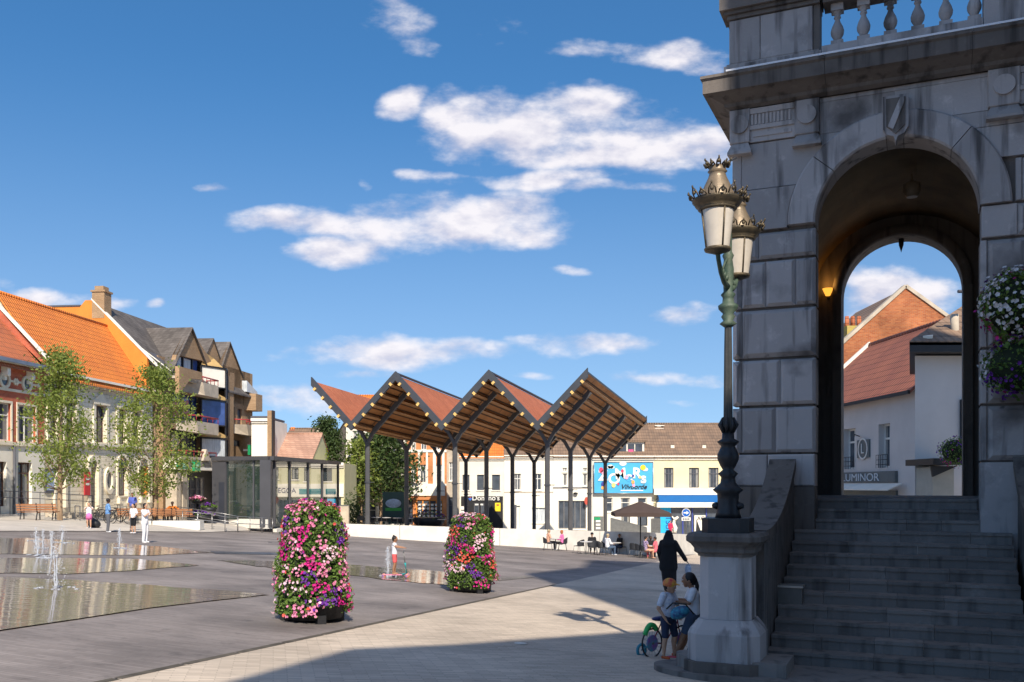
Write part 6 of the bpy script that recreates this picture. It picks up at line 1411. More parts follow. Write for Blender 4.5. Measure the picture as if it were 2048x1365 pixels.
# ================================================================ FLOWERS
fl_m = {k: MAT('petals_' + k, tuple(x*.82 for x in c), .5, .18, 30, 0, col2=tuple(x*.78 for x in c2)) for k, c, c2 in (('magenta', (.75,.02,.22), (.6,.015,.3)), ('pink', (.85,.33,.48), (.8,.2,.4)), ('pale', (.88,.66,.72), (.85,.5,.62)), ('coral', (.85,.13,.06), (.8,.08,.1)), ('purple', (.20,.03,.36), (.13,.02,.30)), ('white', (.85,.82,.78), (.8,.74,.74)))}
m_eye = MAT('flower_eye', (.35,.02,.12), .6, .2, 9, 0); m_fleaf = LEAF('bedding_leaf', (.06,.13,.02), (.20,.30,.06), .25); m_planter = MAT('planter_black', (.02,.02,.022), .5, .2, 4, .05)
def blossom(mb, c, n_, s, r):
    a = n_.orthogonal().normalized(); a.rotate(Matrix.Rotation(r.uniform(0, 6.28), 3, n_)); b = n_.cross(a); vs = [c - n_*s*.25]
    for i in range(10):
        q = 2*pi*i/10; k = s*(1 if i % 2 == 0 else .80); vs.append(c + (a*cos(q) + b*sin(q))*k + n_*s*(.12 if i % 2 else 0))
    mb.add(vs, [(0, i+1, (i+1) % 10 + 1) for i in range(10)])
def flowers(parent, surf, nleaf, nbl, seed, cols, sl=.05, sb=.034, nseed=60, seeds=None):
    """surf(r) -> (point, normal); colour patches grow from seeds like separate plants"""
    r = random.Random(seed); sd = [(surf(r)[0], r.choice(cols)) for _ in range(nseed)] + (seeds or [])
    lf = MB()
    for i in range(nleaf):
        p_, n_ = surf(r); leafq(lf, p_ - n_*abs(r.gauss(0,.05)) + n_*.02, sl*r.uniform(.6,1.5), r)
    tag(lf.build('foliage', m_fleaf, parent), kind='stuff')
    by = {}
    for i in range(nbl):
        p_, n_ = surf(r); j = min(sd, key=lambda s_: (s_[0]-p_).length_squared); c = j[1]
        if c == 'none' or (r.random() < .10 and (c := r.choice([k for k in cols if k != 'none'])) is None): 
            if r.random() > .06: continue
            c = r.choice([k for k in cols if k != 'none'])
        nn2 = (n_ + Vector((r.gauss(0,.35), r.gauss(0,.35), r.gauss(.12,.35)))).normalized()
        blossom(by.setdefault(c, MB()), p_ + n_*r.uniform(.0,.06), nn2, sb*r.uniform(.75,1.25), r)
    for c, mb in by.items(): tag(mb.build('blossoms', fl_m[c], parent), 'the ' + ('pale pink' if c == 'pale' else c) + ' blossoms', kind='stuff')
def tower(label, base, h, r0, r1, seed, cols):
    t = thing('flower_tower', label, 'flower tower', base, 0, 'flower towers on the dark square'); 
    def surf(r):
        if r.random() < .13:
            q = r.uniform(0, 2*pi); d_ = sqrt(r.random()) * r1; z = h - .16*(d_/r1)**2; return Vector((cos(q)*d_, sin(q)*d_, z)), Vector((cos(q)*.3, sin(q)*.3, 1)).normalized()
        f = r.random(); q = r.uniform(0, 2*pi); z = .12 + (h-.20)*f; lump = 1 + .07*sin(q*3 + f*9) + .05*sin(q*7 - f*14 + seed)
        R_ = (r0 + (r1-r0)*f**1.3) * lump * (1 - .38*(max(0, f-.80)/.20)**2) + r.gauss(0,.022)
        if f < .08 and sin(q*2.0 + seed) > .5: z += .16
        return Vector((cos(q)*R_, sin(q)*R_, z)), Vector((cos(q), sin(q), .15)).normalized()
    mb = MB(); mb.lathe([(r0*.80,.06),(r0*.86,.30),(r0*.8,.32),(r0*.78,h*.5),(r1*.8,h-.25),(.1,h-.12)], 20); mb.build('core', MAT('core_dark', (.02,.03,.012), .9, .2, 4, 0), t)
    mb = MB(); mb.lathe([(r0*.84,.05),(r0*.90,.26),(r0*.93,.27),(r0*.93,.31),(.1,.31)], 24); mb.build('planter_rim', m_planter, t)
    mb = MB()
    for q in (0, pi/2): c, s_ = cos(q+.5), sin(q+.5); mb.bar((-c*r0*.9, -s_*r0*.9, .05), (c*r0*.9, s_*r0*.9, .05), .14, .16)
    mb.build('feet', m_planter, t)
    flowers(t, surf, 9000, 3000, seed, cols, .060, .026, 95)
    return t
tower('tall flower tower of mixed petunias nearest to the camera', G(625, 1240), 1.97, .585, .44, 3, ['magenta','magenta','magenta','pink','pink','pale','pale','coral','purple','pink','none','none','none','none','none'])
tower('flower tower of petunias further back towards the canopy', G(941, 1183), 1.93, .60, .48, 8, ['magenta','magenta','magenta','coral','coral','purple','pink','none','none','none','none','pale'])
def basket(label, fr, px, py, b, rad, seed, cols, hgt=1.0, nb=230, nl=600):
    p_ = fr.W(fr.a(px, b), b, fr.z(px, py, b)); t = thing('hanging_basket', label, 'flower basket', p_, 0)
    def surf(r):
        v_ = Vector((r.gauss(0,1), r.gauss(0,1), r.gauss(0,1))).normalized(); k = rad*r.uniform(.86,1.06); return Vector((v_.x*k, v_.y*k, v_.z*k*hgt)), v_
    mb = MB(); mb.ell((0,0,0), (rad*.8,rad*.8,rad*.8*hgt), 16, 10); mb.build('basket', MAT('core_dark', (.02,.03,.012), .9, .2, 4, 0), t)
    flowers(t, surf, nl, nb, seed, cols, .065, .032, 16); return t
basket('hanging flower ball of white and violet petunias, the upper one at the right edge', PO, 2036, 612, -1.25, .50, 2, ['white','white','white','purple','magenta'], 1.05, 520, 1300)
basket('hanging flower ball of white and dark petunias, the lower one at the right edge', PO, 2034, 735, -1.25, .46, 5, ['white','purple','purple','magenta','none'], .95, 300, 700)
p_ = thing('basket_bracket', 'dark bracket post holding the flower balls at the right edge', 'bracket', PO.W(PO.a(2062, -1.25), -1.25, 0)); 
mb = MB(); mb.tube([(0,0,H0+.6),(0,0,H0+3.4)], .03, 8); mb.tube([(0,0,H0+1.9),(-.25,0,H0+1.95)], .02, 6); mb.tube([(0,0,H0+2.9),(-.25,0,H0+2.95)], .02, 6); mb.build('post', m_iron, p_)
FC = Frame(0, 30, 1, 0)
basket('dark violet hanging basket seen through the arch on the corner house', FC, 1912, 903, 0, .52, 9, ['purple','purple','magenta','none'], .9, 200, 900)
# planters on the pavement
def bowl(label, base, r_, h, stand, cols, seed, up=.18):
    t = thing('flower_bowl', label, 'flower bowl', base); mb = MB()
    z0 = stand; mb.lathe([(r_*.35,z0),(r_*.8,z0+h*.4),(r_,z0+h),(r_*.92,z0+h),(.1,z0+h*.9)], 18); mb.build('bowl', m_planter, t)
    if stand: mb = MB(); mb.lathe([(.22,0),(.08,.05),(.08,stand)], 10); mb.build('stand', m_planter, t)
    def surf(r): q = r.uniform(0, 2*pi); d_ = sqrt(r.random())*r_*1.05; return Vector((cos(q)*d_, sin(q)*d_, z0+h+up*(1-(d_/r_)**2)+r.uniform(0,.1))), Vector((cos(q)*.3, sin(q)*.3, 1)).normalized()
    flowers(t, surf, 260, 150, seed, cols, .12, .08, 6)
bowl('pink flower bowl raised on a stand before the optician shop', pv(395, 66), .55, .3, 1.15, ['pink','pale','pink'], 3)
bowl('low dark bowl of white and purple flowers behind the railing', pv(402, 60), .85, .45, .0, ['pale','none','purple','white'], 4)
bowl('low bowl planter with purple flowers beside the glass pavilion', pv(418, 60.5), .5, .5, .0, ['purple','none'], 6)
bowl('large dark bowl planter under the canopy before the orange shop window', Upt(857, 79), 1.5, .9, .0, ['purple','none','none'], 7, .5)

# ================================================================ STREET FURNITURE
m_wood = MAT('bench_wood', (.36,.15,.06), .6, .3, 3, .1, stretch=(.3,3,3)); m_galv = MAT('galvanised', (.22,.22,.21), .45, .15, 6, .03, metal=.6)
def bench(label, base, rz, L=1.9):
    t = thing('park_bench', label, 'bench', base, rz, 'wooden benches on the left pavement')
    for i in range(4): mb = MB(); mb.box(-L/2, L/2, -.02+.115*i, .08+.115*i, .42, .46); mb.build('seat_slat', m_wood, t)
    for i in range(3): mb = MB(); y = .48+.05*i; mb.bar((-L/2, y, .56+.13*i), (L/2, y, .56+.13*i), .035, .10); mb.build('back_slat', m_wood, t)
    for x in (-L/2+.2, 0, L/2-.2):
        mb = MB(); mb.tube([(x,.0,0),(x,.03,.40),(x,.42,.40),(x,.62,.92)], .03, 6); mb.tube([(x,.42,.40),(x,.60,0)], .03, 6); mb.build('leg', m_iron, t)
    return t
bench('brown slatted bench furthest left, before the white shopfront', pv(80, 50), pi+.15, 2.0)
bench('orange brown bench behind the people in white, left of the second tree', pv(276, 54), pi+.2, 2.1)
bench('short bench just right of the second tree trunk', pv(326, 56), pi+.5, 1.2)
bench('bench with the person in orange sitting on it', pv(357, 57), pi+.1, 1.9)
def railing(name, label, pts, h=.95, rails=(1.0,.55), n=None, m=None, cat='railing'):
    m = m or m_inox; t = thing(name, label, cat, pts[0]); o = Vector(pts[0]); P_ = [Vector(q)-o for q in pts]
    for f in rails: mb = MB(); mb.tube([q + Vector((0,0,h*f)) for q in P_], .024, 6); mb.build('rail', m, t)
    for q in P_: mb = MB(); mb.tube([q + Vector((0,0,-.1)), q + Vector((0,0,h))], .024, 6); mb.build('post', m, t)
    return t
railing('ramp_railing', 'long stainless steel handrail along the ramp before the glass pavilion', [pv(x, y) for x, y in ((345,58),(372,57.6),(396,57.2),(424,56.8),(450,56.6),(476,57),(500,57.6),(524,58),(545,58.6))])
railing('ramp_railing', 'second lower handrail in front of the first on the ramp', [pv(x, y) for x, y in ((365,55),(395,55),(424,55.5),(450,55.8),(475,56.2))], .9)
railing('balustrade_railing', 'dark steel railing on the steps before the stone house', [pv(x, y) for x, y in ((-30,53),(0,53.5),(20,54),(48,55),(80,56),(112,57),(140,58),(166,59),(186,60))], 1.35, (1.0,.72), m=m_gframe)
railing('bike_stand', 'row of grey bicycle hoops left of the people', [pv(x, y) for x, y in ((150,52),(160,52))], .8, (1.0,), m=m_gframe)
# steps and low pale kerb blocks on the pavement
for i, (px, Y, w_, label) in enumerate(((140,54,2.5,'grey granite seat block right of the first tree trunk'),(205,57,3.0,'grey plinth block behind the bicycle'),(345,54,3.4,'low pale concrete step block before the bench'))):
    b = pv(px, Y); mb = MB(); mb.box(-w_/2, w_/2, -.35, .35, -.2, .32); o = mb.build('kerb_block', m_conc if i < 2 else m_white); o.location = b; tag(o, label, 'stone block')
# bicycles
def bike(label, base, rz, s=1.0, col=m_black, name='bicycle', kids=False):
    t = thing(name, label, 'bicycle', base, rz, None if kids else 'parked bicycles'); R_ = .34*s
    for x in (-.52*s, .52*s):
        mb = MB(); n = 22; mb.tube([(x+R_*cos(2*pi*i/n), 0, R_+R_*sin(2*pi*i/n)) for i in range(n+1)], .022*s, 6, caps=False); wh = mb.build('wheel', col if not kids else m_black, t)
        mb = MB()
        for i in range(8): q = pi*i/8; mb.tube([(x-R_*cos(q),0,R_-R_*sin(q)),(x+R_*cos(q),0,R_+R_*sin(q))], .004*s, 3, caps=False)
        mb.tube([(x,-.05*s,R_),(x,.05*s,R_)], .03*s, 8); mb.build('spokes', m_galv, wh)
    mb = MB(); A1, B1, C1, D1, E1 = (-.52*s,0,R_), (-.08*s,0,.30*s), (-.20*s,0,.80*s), (.36*s,0,.78*s), (.52*s,0,R_)
    for a_, b_ in ((A1,B1),(A1,C1),(B1,C1),(C1,D1),(B1,D1)): mb.tube([a_, b_], .017*s, 6)
    mb.tube([E1,(.40*s,0,.70*s),(.34*s,0,.95*s)], .017*s, 6); mb.build('frame', col, t)
    mb = MB(); mb.ell((-.22*s,0,.88*s), (.13*s,.06*s,.035*s), 10, 6); mb.build('saddle', m_black, t)
    mb = MB(); mb.tube([(.26*s,-.27*s,.98*s),(.34*s,-.1*s,.98*s),(.34*s,.1*s,.98*s),(.26*s,.27*s,.98*s)], .015*s, 6); mb.build('handlebar', m_black, t)
    return t
bike('black bicycle parked upright beside the man in blue', pv(240, 52), .15)
bike('dark bicycle leaning at the stand left of the man in blue', pv(203, 53), -.2)
bike('dark bicycle half hidden behind the man in blue', pv(222, 54), .1)
bike('bicycle parked by the table under the canopy right of the big bowl', Upt(893, 80), .3)
# black bag
b = pv(187, 47.5); t = thing('black_bag', 'black backpack lying on the ground beside the child in pink', 'bag', b); mb = MB(); mb.ell((0,0,.22), (.38,.26,.24), 14, 8, M=Matrix.Rotation(.35, 3, 'Y')); mb.build('bag_body', m_black, t); mb = MB(); mb.tube([(-.2,0,.42),(-.1,0,.55),(.05,0,.42)], .02, 6); mb.build('strap', m_black, t)
# terrace chairs and tables
m_wick = MAT('charcoal_mesh', (.035,.037,.042), .6, .3, 30, .3); m_tab = MAT('table_white', (.62,.60,.58), .4, .1, 5, 0)
def chair0():
    t = thing('terrace_chair', 'x', 'chair')
    mb = MB(); mb.prismz([(-.24,-.22),(.24,-.22),(.26,.22),(-.26,.22)], .43, .46); mb.build('seat', m_wick, t)
    mb = MB(); n = 8
    for i in range(n):
        q0, q1 = pi*(.02+.96*i/n), pi*(.02+.96*(i+1)/n); f = lambda q, z, k: (cos(q)*.29*k, .05+sin(q)*.25*k, z)
        h0, h1 = .66+.18*sin(q0), .66+.18*sin(q1)
        mb.add([f(q0,.46,1),f(q1,.46,1),f(q1,h1,1.1),f(q0,h0,1.1),f(q0,.46,.93),f(q1,.46,.93),f(q1,h1,1.03),f(q0,h0,1.03)], [(0,1,2,3),(7,6,5,4),(3,2,6,7),(0,4,5,1)])
    mb.build('backrest', m_wick, t)
    for x in (-1, 1):
        for y in (-1, 1): mb = MB(); mb.tube([(x*.22,y*.2,.44),(x*.27,y*.27,0)], .014, 5); mb.build('leg', m_galv, t)
    return t
def table0():
    t = thing('terrace_table', 'x', 'table'); mb = MB(); mb.lathe([(.36,.72),(.38,.73),(.38,.75),(.36,.755)], 20); mb.build('table_top', m_tab, t)
    mb = MB(); mb.tube([(0,0,.03),(0,0,.72)], .025, 8); mb.build('pillar', m_galv, t); mb = MB()
    for q in (0, pi/2): mb.bar((-.28*cos(q),-.28*sin(q),.02),(.28*cos(q),.28*sin(q),.02), .05, .03)
    mb.build('foot', m_galv, t); return t
CH, TB = chair0(), table0(); used = set()
def place(o, px, py, rz, label, group, up=False, Y=None):
    c = o if o.name not in used and not used.add(o.name) else copy_tree(o)
    g = G(px, py) if not up else Upt(px, Y); c.location = g; c.rotation_euler = (0, 0, rz); tag(c, label, None, group); return g
gch, gtb = 'mesh chairs of the sunny terrace', 'round terrace tables'
place(TB, 1111, 1101, 0, 'round table between the two seated women at the left of the terrace', gtb)
place(CH, 1096, 1101, -pi/2+pi, 'chair of the woman in the peach top', gch); place(CH, 1125, 1102, pi/2+pi, 'chair of the woman in the pink jacket', gch)
place(CH, 1158, 1107, .9+pi, 'empty mesh chair left of the man in the black cap', gch); place(TB, 1172, 1109, 0, 'table beside the man in the black cap', gtb)
place(CH, 1185, 1109, 0, 'chair of the man in the black cap', gch)
place(CH, 1200, 1109, 2.2, 'empty dark chair right of the man in the cap', gch); place(CH, 1205, 1111, 1.2, 'dark chair nearest the camera at the terrace middle', gch)
place(CH, 1213, 1110, -pi/2+pi, 'chair of the blond woman in white', gch); place(TB, 1230, 1110, 0, 'table between the blond woman and the man in black', gtb)
place(CH, 1243, 1108, .3, 'chair of the man in the black shirt', gch); place(CH, 1270, 1114, 2.4, 'empty chair under the parasol, left of the pole', gch)
place(CH, 1281, 1116, 1.9, 'empty chair behind the woman in the purple dress', gch); place(CH, 1290, 1117, -pi/2+pi, 'chair of the woman in the purple dress', gch)
place(TB, 1302, 1117, 0, 'table between the women under the parasol', gtb); place(CH, 1312, 1117, pi/2+pi, 'chair of the woman in the pink dress', gch)
gcf = 'dark cafe chairs behind the wall'; pos = [(722,75),(733,77),(744,76),(757,78),(768,76),(778,79),(789,77),(800,78),(812,76),(822,77),(836,78)]
for i, (px, Y) in enumerate(pos): place(CH, px, 0, R.uniform(0, 6.28), 'dark cafe chair in the crowd of chairs behind the wall, left canopy bay', gcf, True, Y)
for i, px in enumerate((728, 752, 773, 795, 818, 884)): place(TB, px, 0, 0, ['cafe table behind the wall left of the first column', 'cafe table right of the first column', 'cafe table before the green poster', 'cafe table under the green poster', 'cafe table right of the second column', 'cafe table right of the big bowl planter'][i], 'cafe tables behind the wall', True, 76)
# parasol
g = G(1281, 1113); t = thing('terrace_parasol', 'large dark brown square parasol over the terrace', 'parasol', g); hp = P(0, 1003, g.y).z - g.z; he = P(0, 1030, g.y).z - g.z
mb = MB(); mb.tube([(0,0,0),(0,0,hp)], .04, 8); mb.build('pole', m_iron, t)
m_par = MAT('taupe_canvas', (.075,.05,.042), .85, .12, 2, .05); w_ = 1.8
cs = [(-w_*.95,-w_*.7),(w_*.9,-w_),(w_,w_*.8),(-w_*.9,w_)]
for i in range(4):
    a_, b_ = cs[i], cs[(i+1) % 4]; mb = MB(); mb.add([(0,0,hp),(a_[0],a_[1],he+.12),(b_[0],b_[1],he+.12),(a_[0],a_[1],he-.08),(b_[0],b_[1],he-.08),((a_[0]+b_[0])/2*1.0,(a_[1]+b_[1])/2*1.0,he+.18)], [(0,1,5),(0,5,2),(1,3,4,2,5)]); mb.build('canopy_panel', m_par, t)
    mb = MB(); mb.tube([(0,0,hp-.08),(a_[0],a_[1],he+.1)], .015, 5); mb.build('rib', m_galv, t)
mb = MB(); mb.lathe([(.35,0),(.35,.08),(.06,.1)], 12); mb.build('base_plate', m_iron, t)
# slatted ramp fence behind the wall, sign, cabinets
def fence(label, p0, p1, h0, h1, n):
    t = thing('slat_fence', label, 'fence', p0); d_ = Vector(p1) - Vector(p0)
    for i in range(n): q = d_*i/(n-1); mb = MB(); mb.bar(q + Vector((0,0,-.1)), q + Vector((0,0,h0+(h1-h0)*i/(n-1))), .09, .04); mb.build('slat', m_galv, t)
    mb = MB(); mb.bar(Vector((0,0,h0)), d_ + Vector((0,0,h1)), .06, .06); mb.build('rail', m_galv, t)
    mb = MB(); mb.tube([Vector((0,0,1.35)), d_ + Vector((0,0,1.35))], .02, 5); mb.build('hand_rail', m_black, t)
fence('grey slatted fence sloping down along the ramp behind the terrace', Upt(1222, 66.5), Upt(1293, 66.0), 1.05, .45, 30)
fence('short upright slatted fence between the ramp and the cyan panel', Upt(1303, 67), Upt(1320, 67), 1.1, 1.1, 9)
s_ = thing('direction_sign', 'round blue traffic sign with a white arrow pointing right', 'traffic sign', Upt(1372, 72)); X_ = s_.location; k_ = lambda py: P(0, py, X_.y).z - X_.z
mb = MB(); mb.tube([(0,0,-.1),(0,0,k_(1020))], .04, 8); mb.tube([(.25,0,-.1),(.25,0,k_(1037))], .025, 6); mb.build('post', m_galv, s_)
mb = MB(); disc(mb, 0, k_(1026), .32, -.06, 26); mb.build('sign_face', MAT('sign_blue', (.01,.12,.5), .4, .05, 3, 0), s_)
mb = MB(); ring(0, k_(1026), .29, .33, -.075, -.061, 26, mb=mb); z = k_(1026); mb.prism([(-.20,z-.05),(.02,z-.05),(.02,z-.15),(.21,z),(.02,z+.15),(.02,z+.05),(-.20,z+.05)], -.08, -.062); mb.build('arrow', m_wframe, s_)
mb = MB(); z = k_(1038.5); mb.box(-.35, .35, -.06, -.03, z-.13, z+.13); mb.build('sub_plate', m_wframe, s_); mb = MB()
for q_ in range(4): mb.box(-.26+q_*.14, -.17+q_*.14, -.066, -.061, z-.07, z+.06)
mb.build('worn_lettering', m_gframe, s_)
b = Upt(1197, 67); t = thing('ticket_machine', 'grey ticket machine with green top on the edge of the platform', 'machine', b); mb = MB(); mb.box(-.32, .32, -.2, .2, 0, 1.15); mb.build('cabinet', m_galv, t)
mb = MB(); mb.box(-.32, .1, -.215, -.201, .9, 1.1); mb.build('green_label', m_grn, t)
for z in (.25, .5, .75): mb = MB(); mb.box(-.2, .12, -.215, -.201, z, z+.14); mb.build('display', m_wframe, t)
b = Upt(689, 72); t = thing('utility_cabinet', 'grey utility cabinet at the left end of the wall', 'cabinet', b); mb = MB(); mb.box(-.35, .35, -.2, .2, 0, 1.5); mb.build('cabinet', m_conc, t); mb = MB(); mb.box(-.38, .38, -.23, .23, 1.5, 1.56); mb.build('lid', m_galv, t)
b = Upt(787, 82); t = thing('poster_pillar', 'dark green poster stand with a blue and white picture behind the cafe chairs', 'poster stand', b); mb = MB(); mb.box(-.95, .95, -.1, .1, .3, 3.1); mb.build('panel', MAT('poster_dark', (.01,.06,.05), .3, .2, 2, 0), t)
mb = MB(); mb.ell((0,-.12,2.1), (.7,.02,.4), 14, 8); mb.build('poster_cloud', MAT('poster_cloud', (.5,.6,.7), .4, .3, 3, 0), t); mb = MB(); mb.box(-.7, .7, -.125, -.101, 1.45, 1.7); mb.build('poster_band', MAT('poster_green', (.05,.4,.05), .4, .2, 3, 0), t)
for x in (-.6, .6): mb = MB(); mb.box(x-.05, x+.05, -.05, .05, -.1, .3); mb.build('leg', m_iron, t)
# ================================================================ PEOPLE
m_skin = MAT('skin', (.56,.32,.20), .55, .08, 8, .03); m_skin2 = MAT('tan_skin', (.36,.18,.10), .55, .08, 8, .03); m_skin3 = MAT('dark_skin', (.09,.045,.03), .5, .1, 8, .03)
m_hairb = MAT('black_hair', (.012,.010,.010), .5, .3, 20, .2, stretch=(3,3,.6)); m_hairg = MAT('grey_blond_hair', (.45,.36,.22), .6, .2, 20, .2); m_hairr = MAT('ginger_hair', (.45,.14,.04), .6, .2, 20, .2)
def cloth(n, c, c2=None, sc=2.0): return MAT('cloth_' + n, c, .85, .14, sc, .12, col2=c2)
c_white = cloth('white', (.80,.79,.80)); c_black = cloth('black', (.012,.012,.014)); c_navy = cloth('navy', (.03,.04,.08)); c_jean = cloth('jean', (.07,.11,.18))
c_pink = cloth('pink', (.80,.18,.42)); c_coral = cloth('coral', (.75,.12,.12)); c_orange = cloth('orange', (.8,.22,.03)); c_peach = cloth('peach', (.72,.38,.25)); c_blue = cloth('blue_pattern', (.05,.16,.42), (.25,.45,.70), 14)
c_grey = cloth('grey', (.12,.12,.13)); c_purple = cloth('purple_print', (.10,.03,.20), (.6,.5,.6), 22); c_yel = cloth('yellow', (.7,.5,.08)); c_print = cloth('white_print', (.80,.79,.80), (.45,.5,.62), 26)
def capsule(mb, p0, r0, p1, r1, flat=None, fl=1.0, n=12, k=4):
    """tapered limb with round ends; flat = axis along which the section is scaled by fl"""
    p0, p1 = Vector(p0), Vector(p1); d_ = p1 - p0; L = max(d_.length, 1e-5); t = d_ / L
    a = t.orthogonal().normalized(); b = t.cross(a); rings = []
    for i in range(k): q = pi/2*(1 - i/k); rings.append((p0 - t*r0*sin(q), r0*cos(q)))
    rings.append((p0, r0)); rings.append((p1, r1))
    for i in range(1, k + 1): q = pi/2*i/k; rings.append((p1 + t*r1*sin(q), r1*cos(q)))
    vs = []
    for c, r_ in rings:
        for j in range(n):
            q = 2*pi*j/n; o_ = (a*cos(q) + b*sin(q))*max(r_, 1e-4)
            if flat is not None: f_ = Vector(flat).normalized(); o_ = o_ + f_*(o_.dot(f_))*(fl-1)
            vs.append(c + o_)
    m = len(rings); fs = [(i*n+j, i*n+(j+1)%n, (i+1)*n+(j+1)%n, (i+1)*n+j) for i in range(m-1) for j in range(n)] + [tuple(range(n-1,-1,-1)), tuple((m-1)*n+j for j in range(n))]
    return mb.add(vs, fs, 0, True)
def soft(o, vox, it=2):
    m = o.modifiers.new('skin', 'REMESH'); m.mode = 'VOXEL'; m.voxel_size = vox; m.use_smooth_shade = True
    s_ = o.modifiers.new('relax', 'SMOOTH'); s_.factor = .5; s_.iterations = it
STAND = dict(pel=(0,0,.52), wst=(0,0,.62), chs=(0,.0,.73), nek=(0,-.005,.825), hd=(0,.012,.925),
    sL=(-.098,0,.795), eL=(-.135,-.01,.63), wL=(-.14,.04,.49), sR=(.098,0,.795), eR=(.135,-.01,.63), wR=(.14,.04,.49),
    hL=(-.05,0,.50), kL=(-.055,.01,.27), aL=(-.06,-.01,.045), hR=(.05,0,.50), kR=(.055,.01,.27), aR=(.06,-.01,.045))
SIT = dict(pel=(0,0,.285), wst=(0,-.01,.385), chs=(0,.0,.50), nek=(0,.0,.60), hd=(0,.02,.70), sL=(-.10,0,.57), eL=(-.135,.05,.42), wL=(-.10,.19,.40), sR=(.10,0,.57), eR=(.135,.05,.42), wR=(.10,.19,.40),
    hL=(-.055,.02,.275), kL=(-.07,.26,.285), aL=(-.07,.26,.045), hR=(.055,.02,.275), kR=(.07,.26,.285), aR=(.07,.26,.045))
def person(label, loc, rz, h, pose=None, base=STAND, skin=m_skin, hair=m_hairb, shirt=(c_white, .45), legs=(c_navy, 1.0), shoe=c_black, vox=.014, head=1.0, skirt=None, hairlen=0, bun=False, tail=False, cap=None, lean=0, face=False, wide=1.0, group=None, bent_fingers=.5, robe=None, headyaw=0):
    J = dict(base); J.update(pose or {}); J = {k: Vector(v)*h for k, v in J.items()}
    if lean:
        for k in ('wst','chs','nek','hd','sL','sR','eL','eR','wL','wR'): J[k] = J[k] + Vector((0, lean*(J[k].z - J['pel'].z), 0))
    t = thing('person', label, 'person', loc, rz, group); u_ = h
    mb = MB(); X_ = (1, 0, 0); hr = .060*u_*head
    capsule(mb, J['pel'], .062*u_*wide, J['wst'], .058*u_*wide, X_, 1.3); capsule(mb, J['wst'], .056*u_*wide, J['chs'], .066*u_*wide, X_, 1.35); capsule(mb, J['chs'], .064*u_, J['chs']*.25 + (J['sL']+J['sR'])*.375, .048*u_, X_, 1.5)
    capsule(mb, (J['sL']+J['sR'])/2 + Vector((0,0,-.01*u_)), .035*u_, J['nek'] + Vector((0,0,.02*u_)), .030*u_); capsule(mb, J['nek'], .029*u_, J['hd'] - Vector((0,0,.03*u_)), .029*u_)
    Rh = Matrix.Rotation(headyaw, 3, 'Z'); hd = J['hd']; H = lambda x, y, z: hd + Rh @ Vector((x*hr, y*hr, z*hr))
    mb.ell(hd + Vector((0,0,.12*hr)), (hr*.80, hr*.95, hr*.98), 16, 12, M=Rh); capsule(mb, H(0,.30,-.45), hr*.52, H(0,.35,-.70), hr*.36)
    capsule(mb, H(0,.80,-.02), hr*.09, H(0,.90,-.22), hr*.13)
    for s_ in (-1, 1): mb.ell(H(s_*.80,-.05,-.1), (hr*.10, hr*.18, hr*.26), 8, 6, M=Rh)
    for s_ in 'LR':
        capsule(mb, J['s'+s_], .034*u_, J['e'+s_], .025*u_); capsule(mb, J['e'+s_], .025*u_, J['w'+s_], .016*u_)
        d_ = (J['w'+s_]-J['e'+s_]).normalized(); sx = -1 if s_ == 'L' else 1; side = d_.cross(Vector((0,0,1))) if abs(d_.z) < .9 else Vector((0,1,0)); side.normalize(); pn = d_.cross(side).normalized(); w0 = J['w'+s_]
        if pn.y < 0 and abs(d_.z) > .5: pn = -pn
        capsule(mb, w0, .016*u_, w0 + d_*.040*u_, .018*u_, pn, .55)
        for k, (o_, L_) in enumerate(((-.016,.036),(-.0055,.042),(.0055,.040),(.016,.031))):
            b0 = w0 + d_*.048*u_ + side*o_*u_; b1 = b0 + d_*L_*.55*u_ + pn*L_*.15*u_; b2 = b1 + (d_*(1-bent_fingers*.7) + pn*bent_fingers).normalized()*L_*.5*u_
            capsule(mb, b0, .0062*u_, b1, .0056*u_, n=6, k=2); capsule(mb, b1, .0056*u_, b2, .0048*u_, n=6, k=2)
        b0 = w0 + d_*.02*u_ + side*.014*u_; b1 = b0 + (d_*.6 + side*.9 + pn*.3).normalized()*.026*u_; capsule(mb, b0, .008*u_, b1, .006*u_, n=6, k=2)
        capsule(mb, J['h'+s_], .052*u_, J['k'+s_], .034*u_); capsule(mb, J['k'+s_], .034*u_, J['k'+s_]*.55+J['a'+s_]*.45 + Vector((0,-.008*u_,0)), .031*u_); capsule(mb, J['k'+s_]*.55+J['a'+s_]*.45 + Vector((0,-.008*u_,0)), .031*u_, J['a'+s_], .018*u_)
        capsule(mb, J['a'+s_] + Vector((0,-.01*u_,-.02*u_)), .018*u_, J['a'+s_] + Vector((0,.075*u_,-.032*u_)), .014*u_)
    soft(mb.build('body', skin, t), vox*(.8 if face else 1))
    mb = MB()   # shirt
    m_, sl = shirt; ex = .010*u_
    capsule(mb, J['pel'] + (J['wst']-J['pel'])*.25, .066*u_*wide+ex, J['wst'], .062*u_*wide+ex, X_, 1.32); capsule(mb, J['wst'], .060*u_*wide+ex, J['chs'], .068*u_*wide+ex, X_, 1.36); capsule(mb, J['chs'], .066*u_+ex, J['chs']*.25 + (J['sL']+J['sR'])*.375, .050*u_+ex, X_, 1.5)
    for s_ in 'LR':
        f = min(1, sl*2); capsule(mb, J['s'+s_], .036*u_+ex, J['s'+s_].lerp(J['e'+s_], f), .030*u_+ex)
        if sl > .5: capsule(mb, J['e'+s_], .028*u_+ex, J['e'+s_].lerp(J['w'+s_], (sl-.5)*2), .019*u_+ex)
    soft(mb.build('shirt', m_, t), vox)
    mb = MB()   # trousers, shorts or skirt
    m_, ll = legs
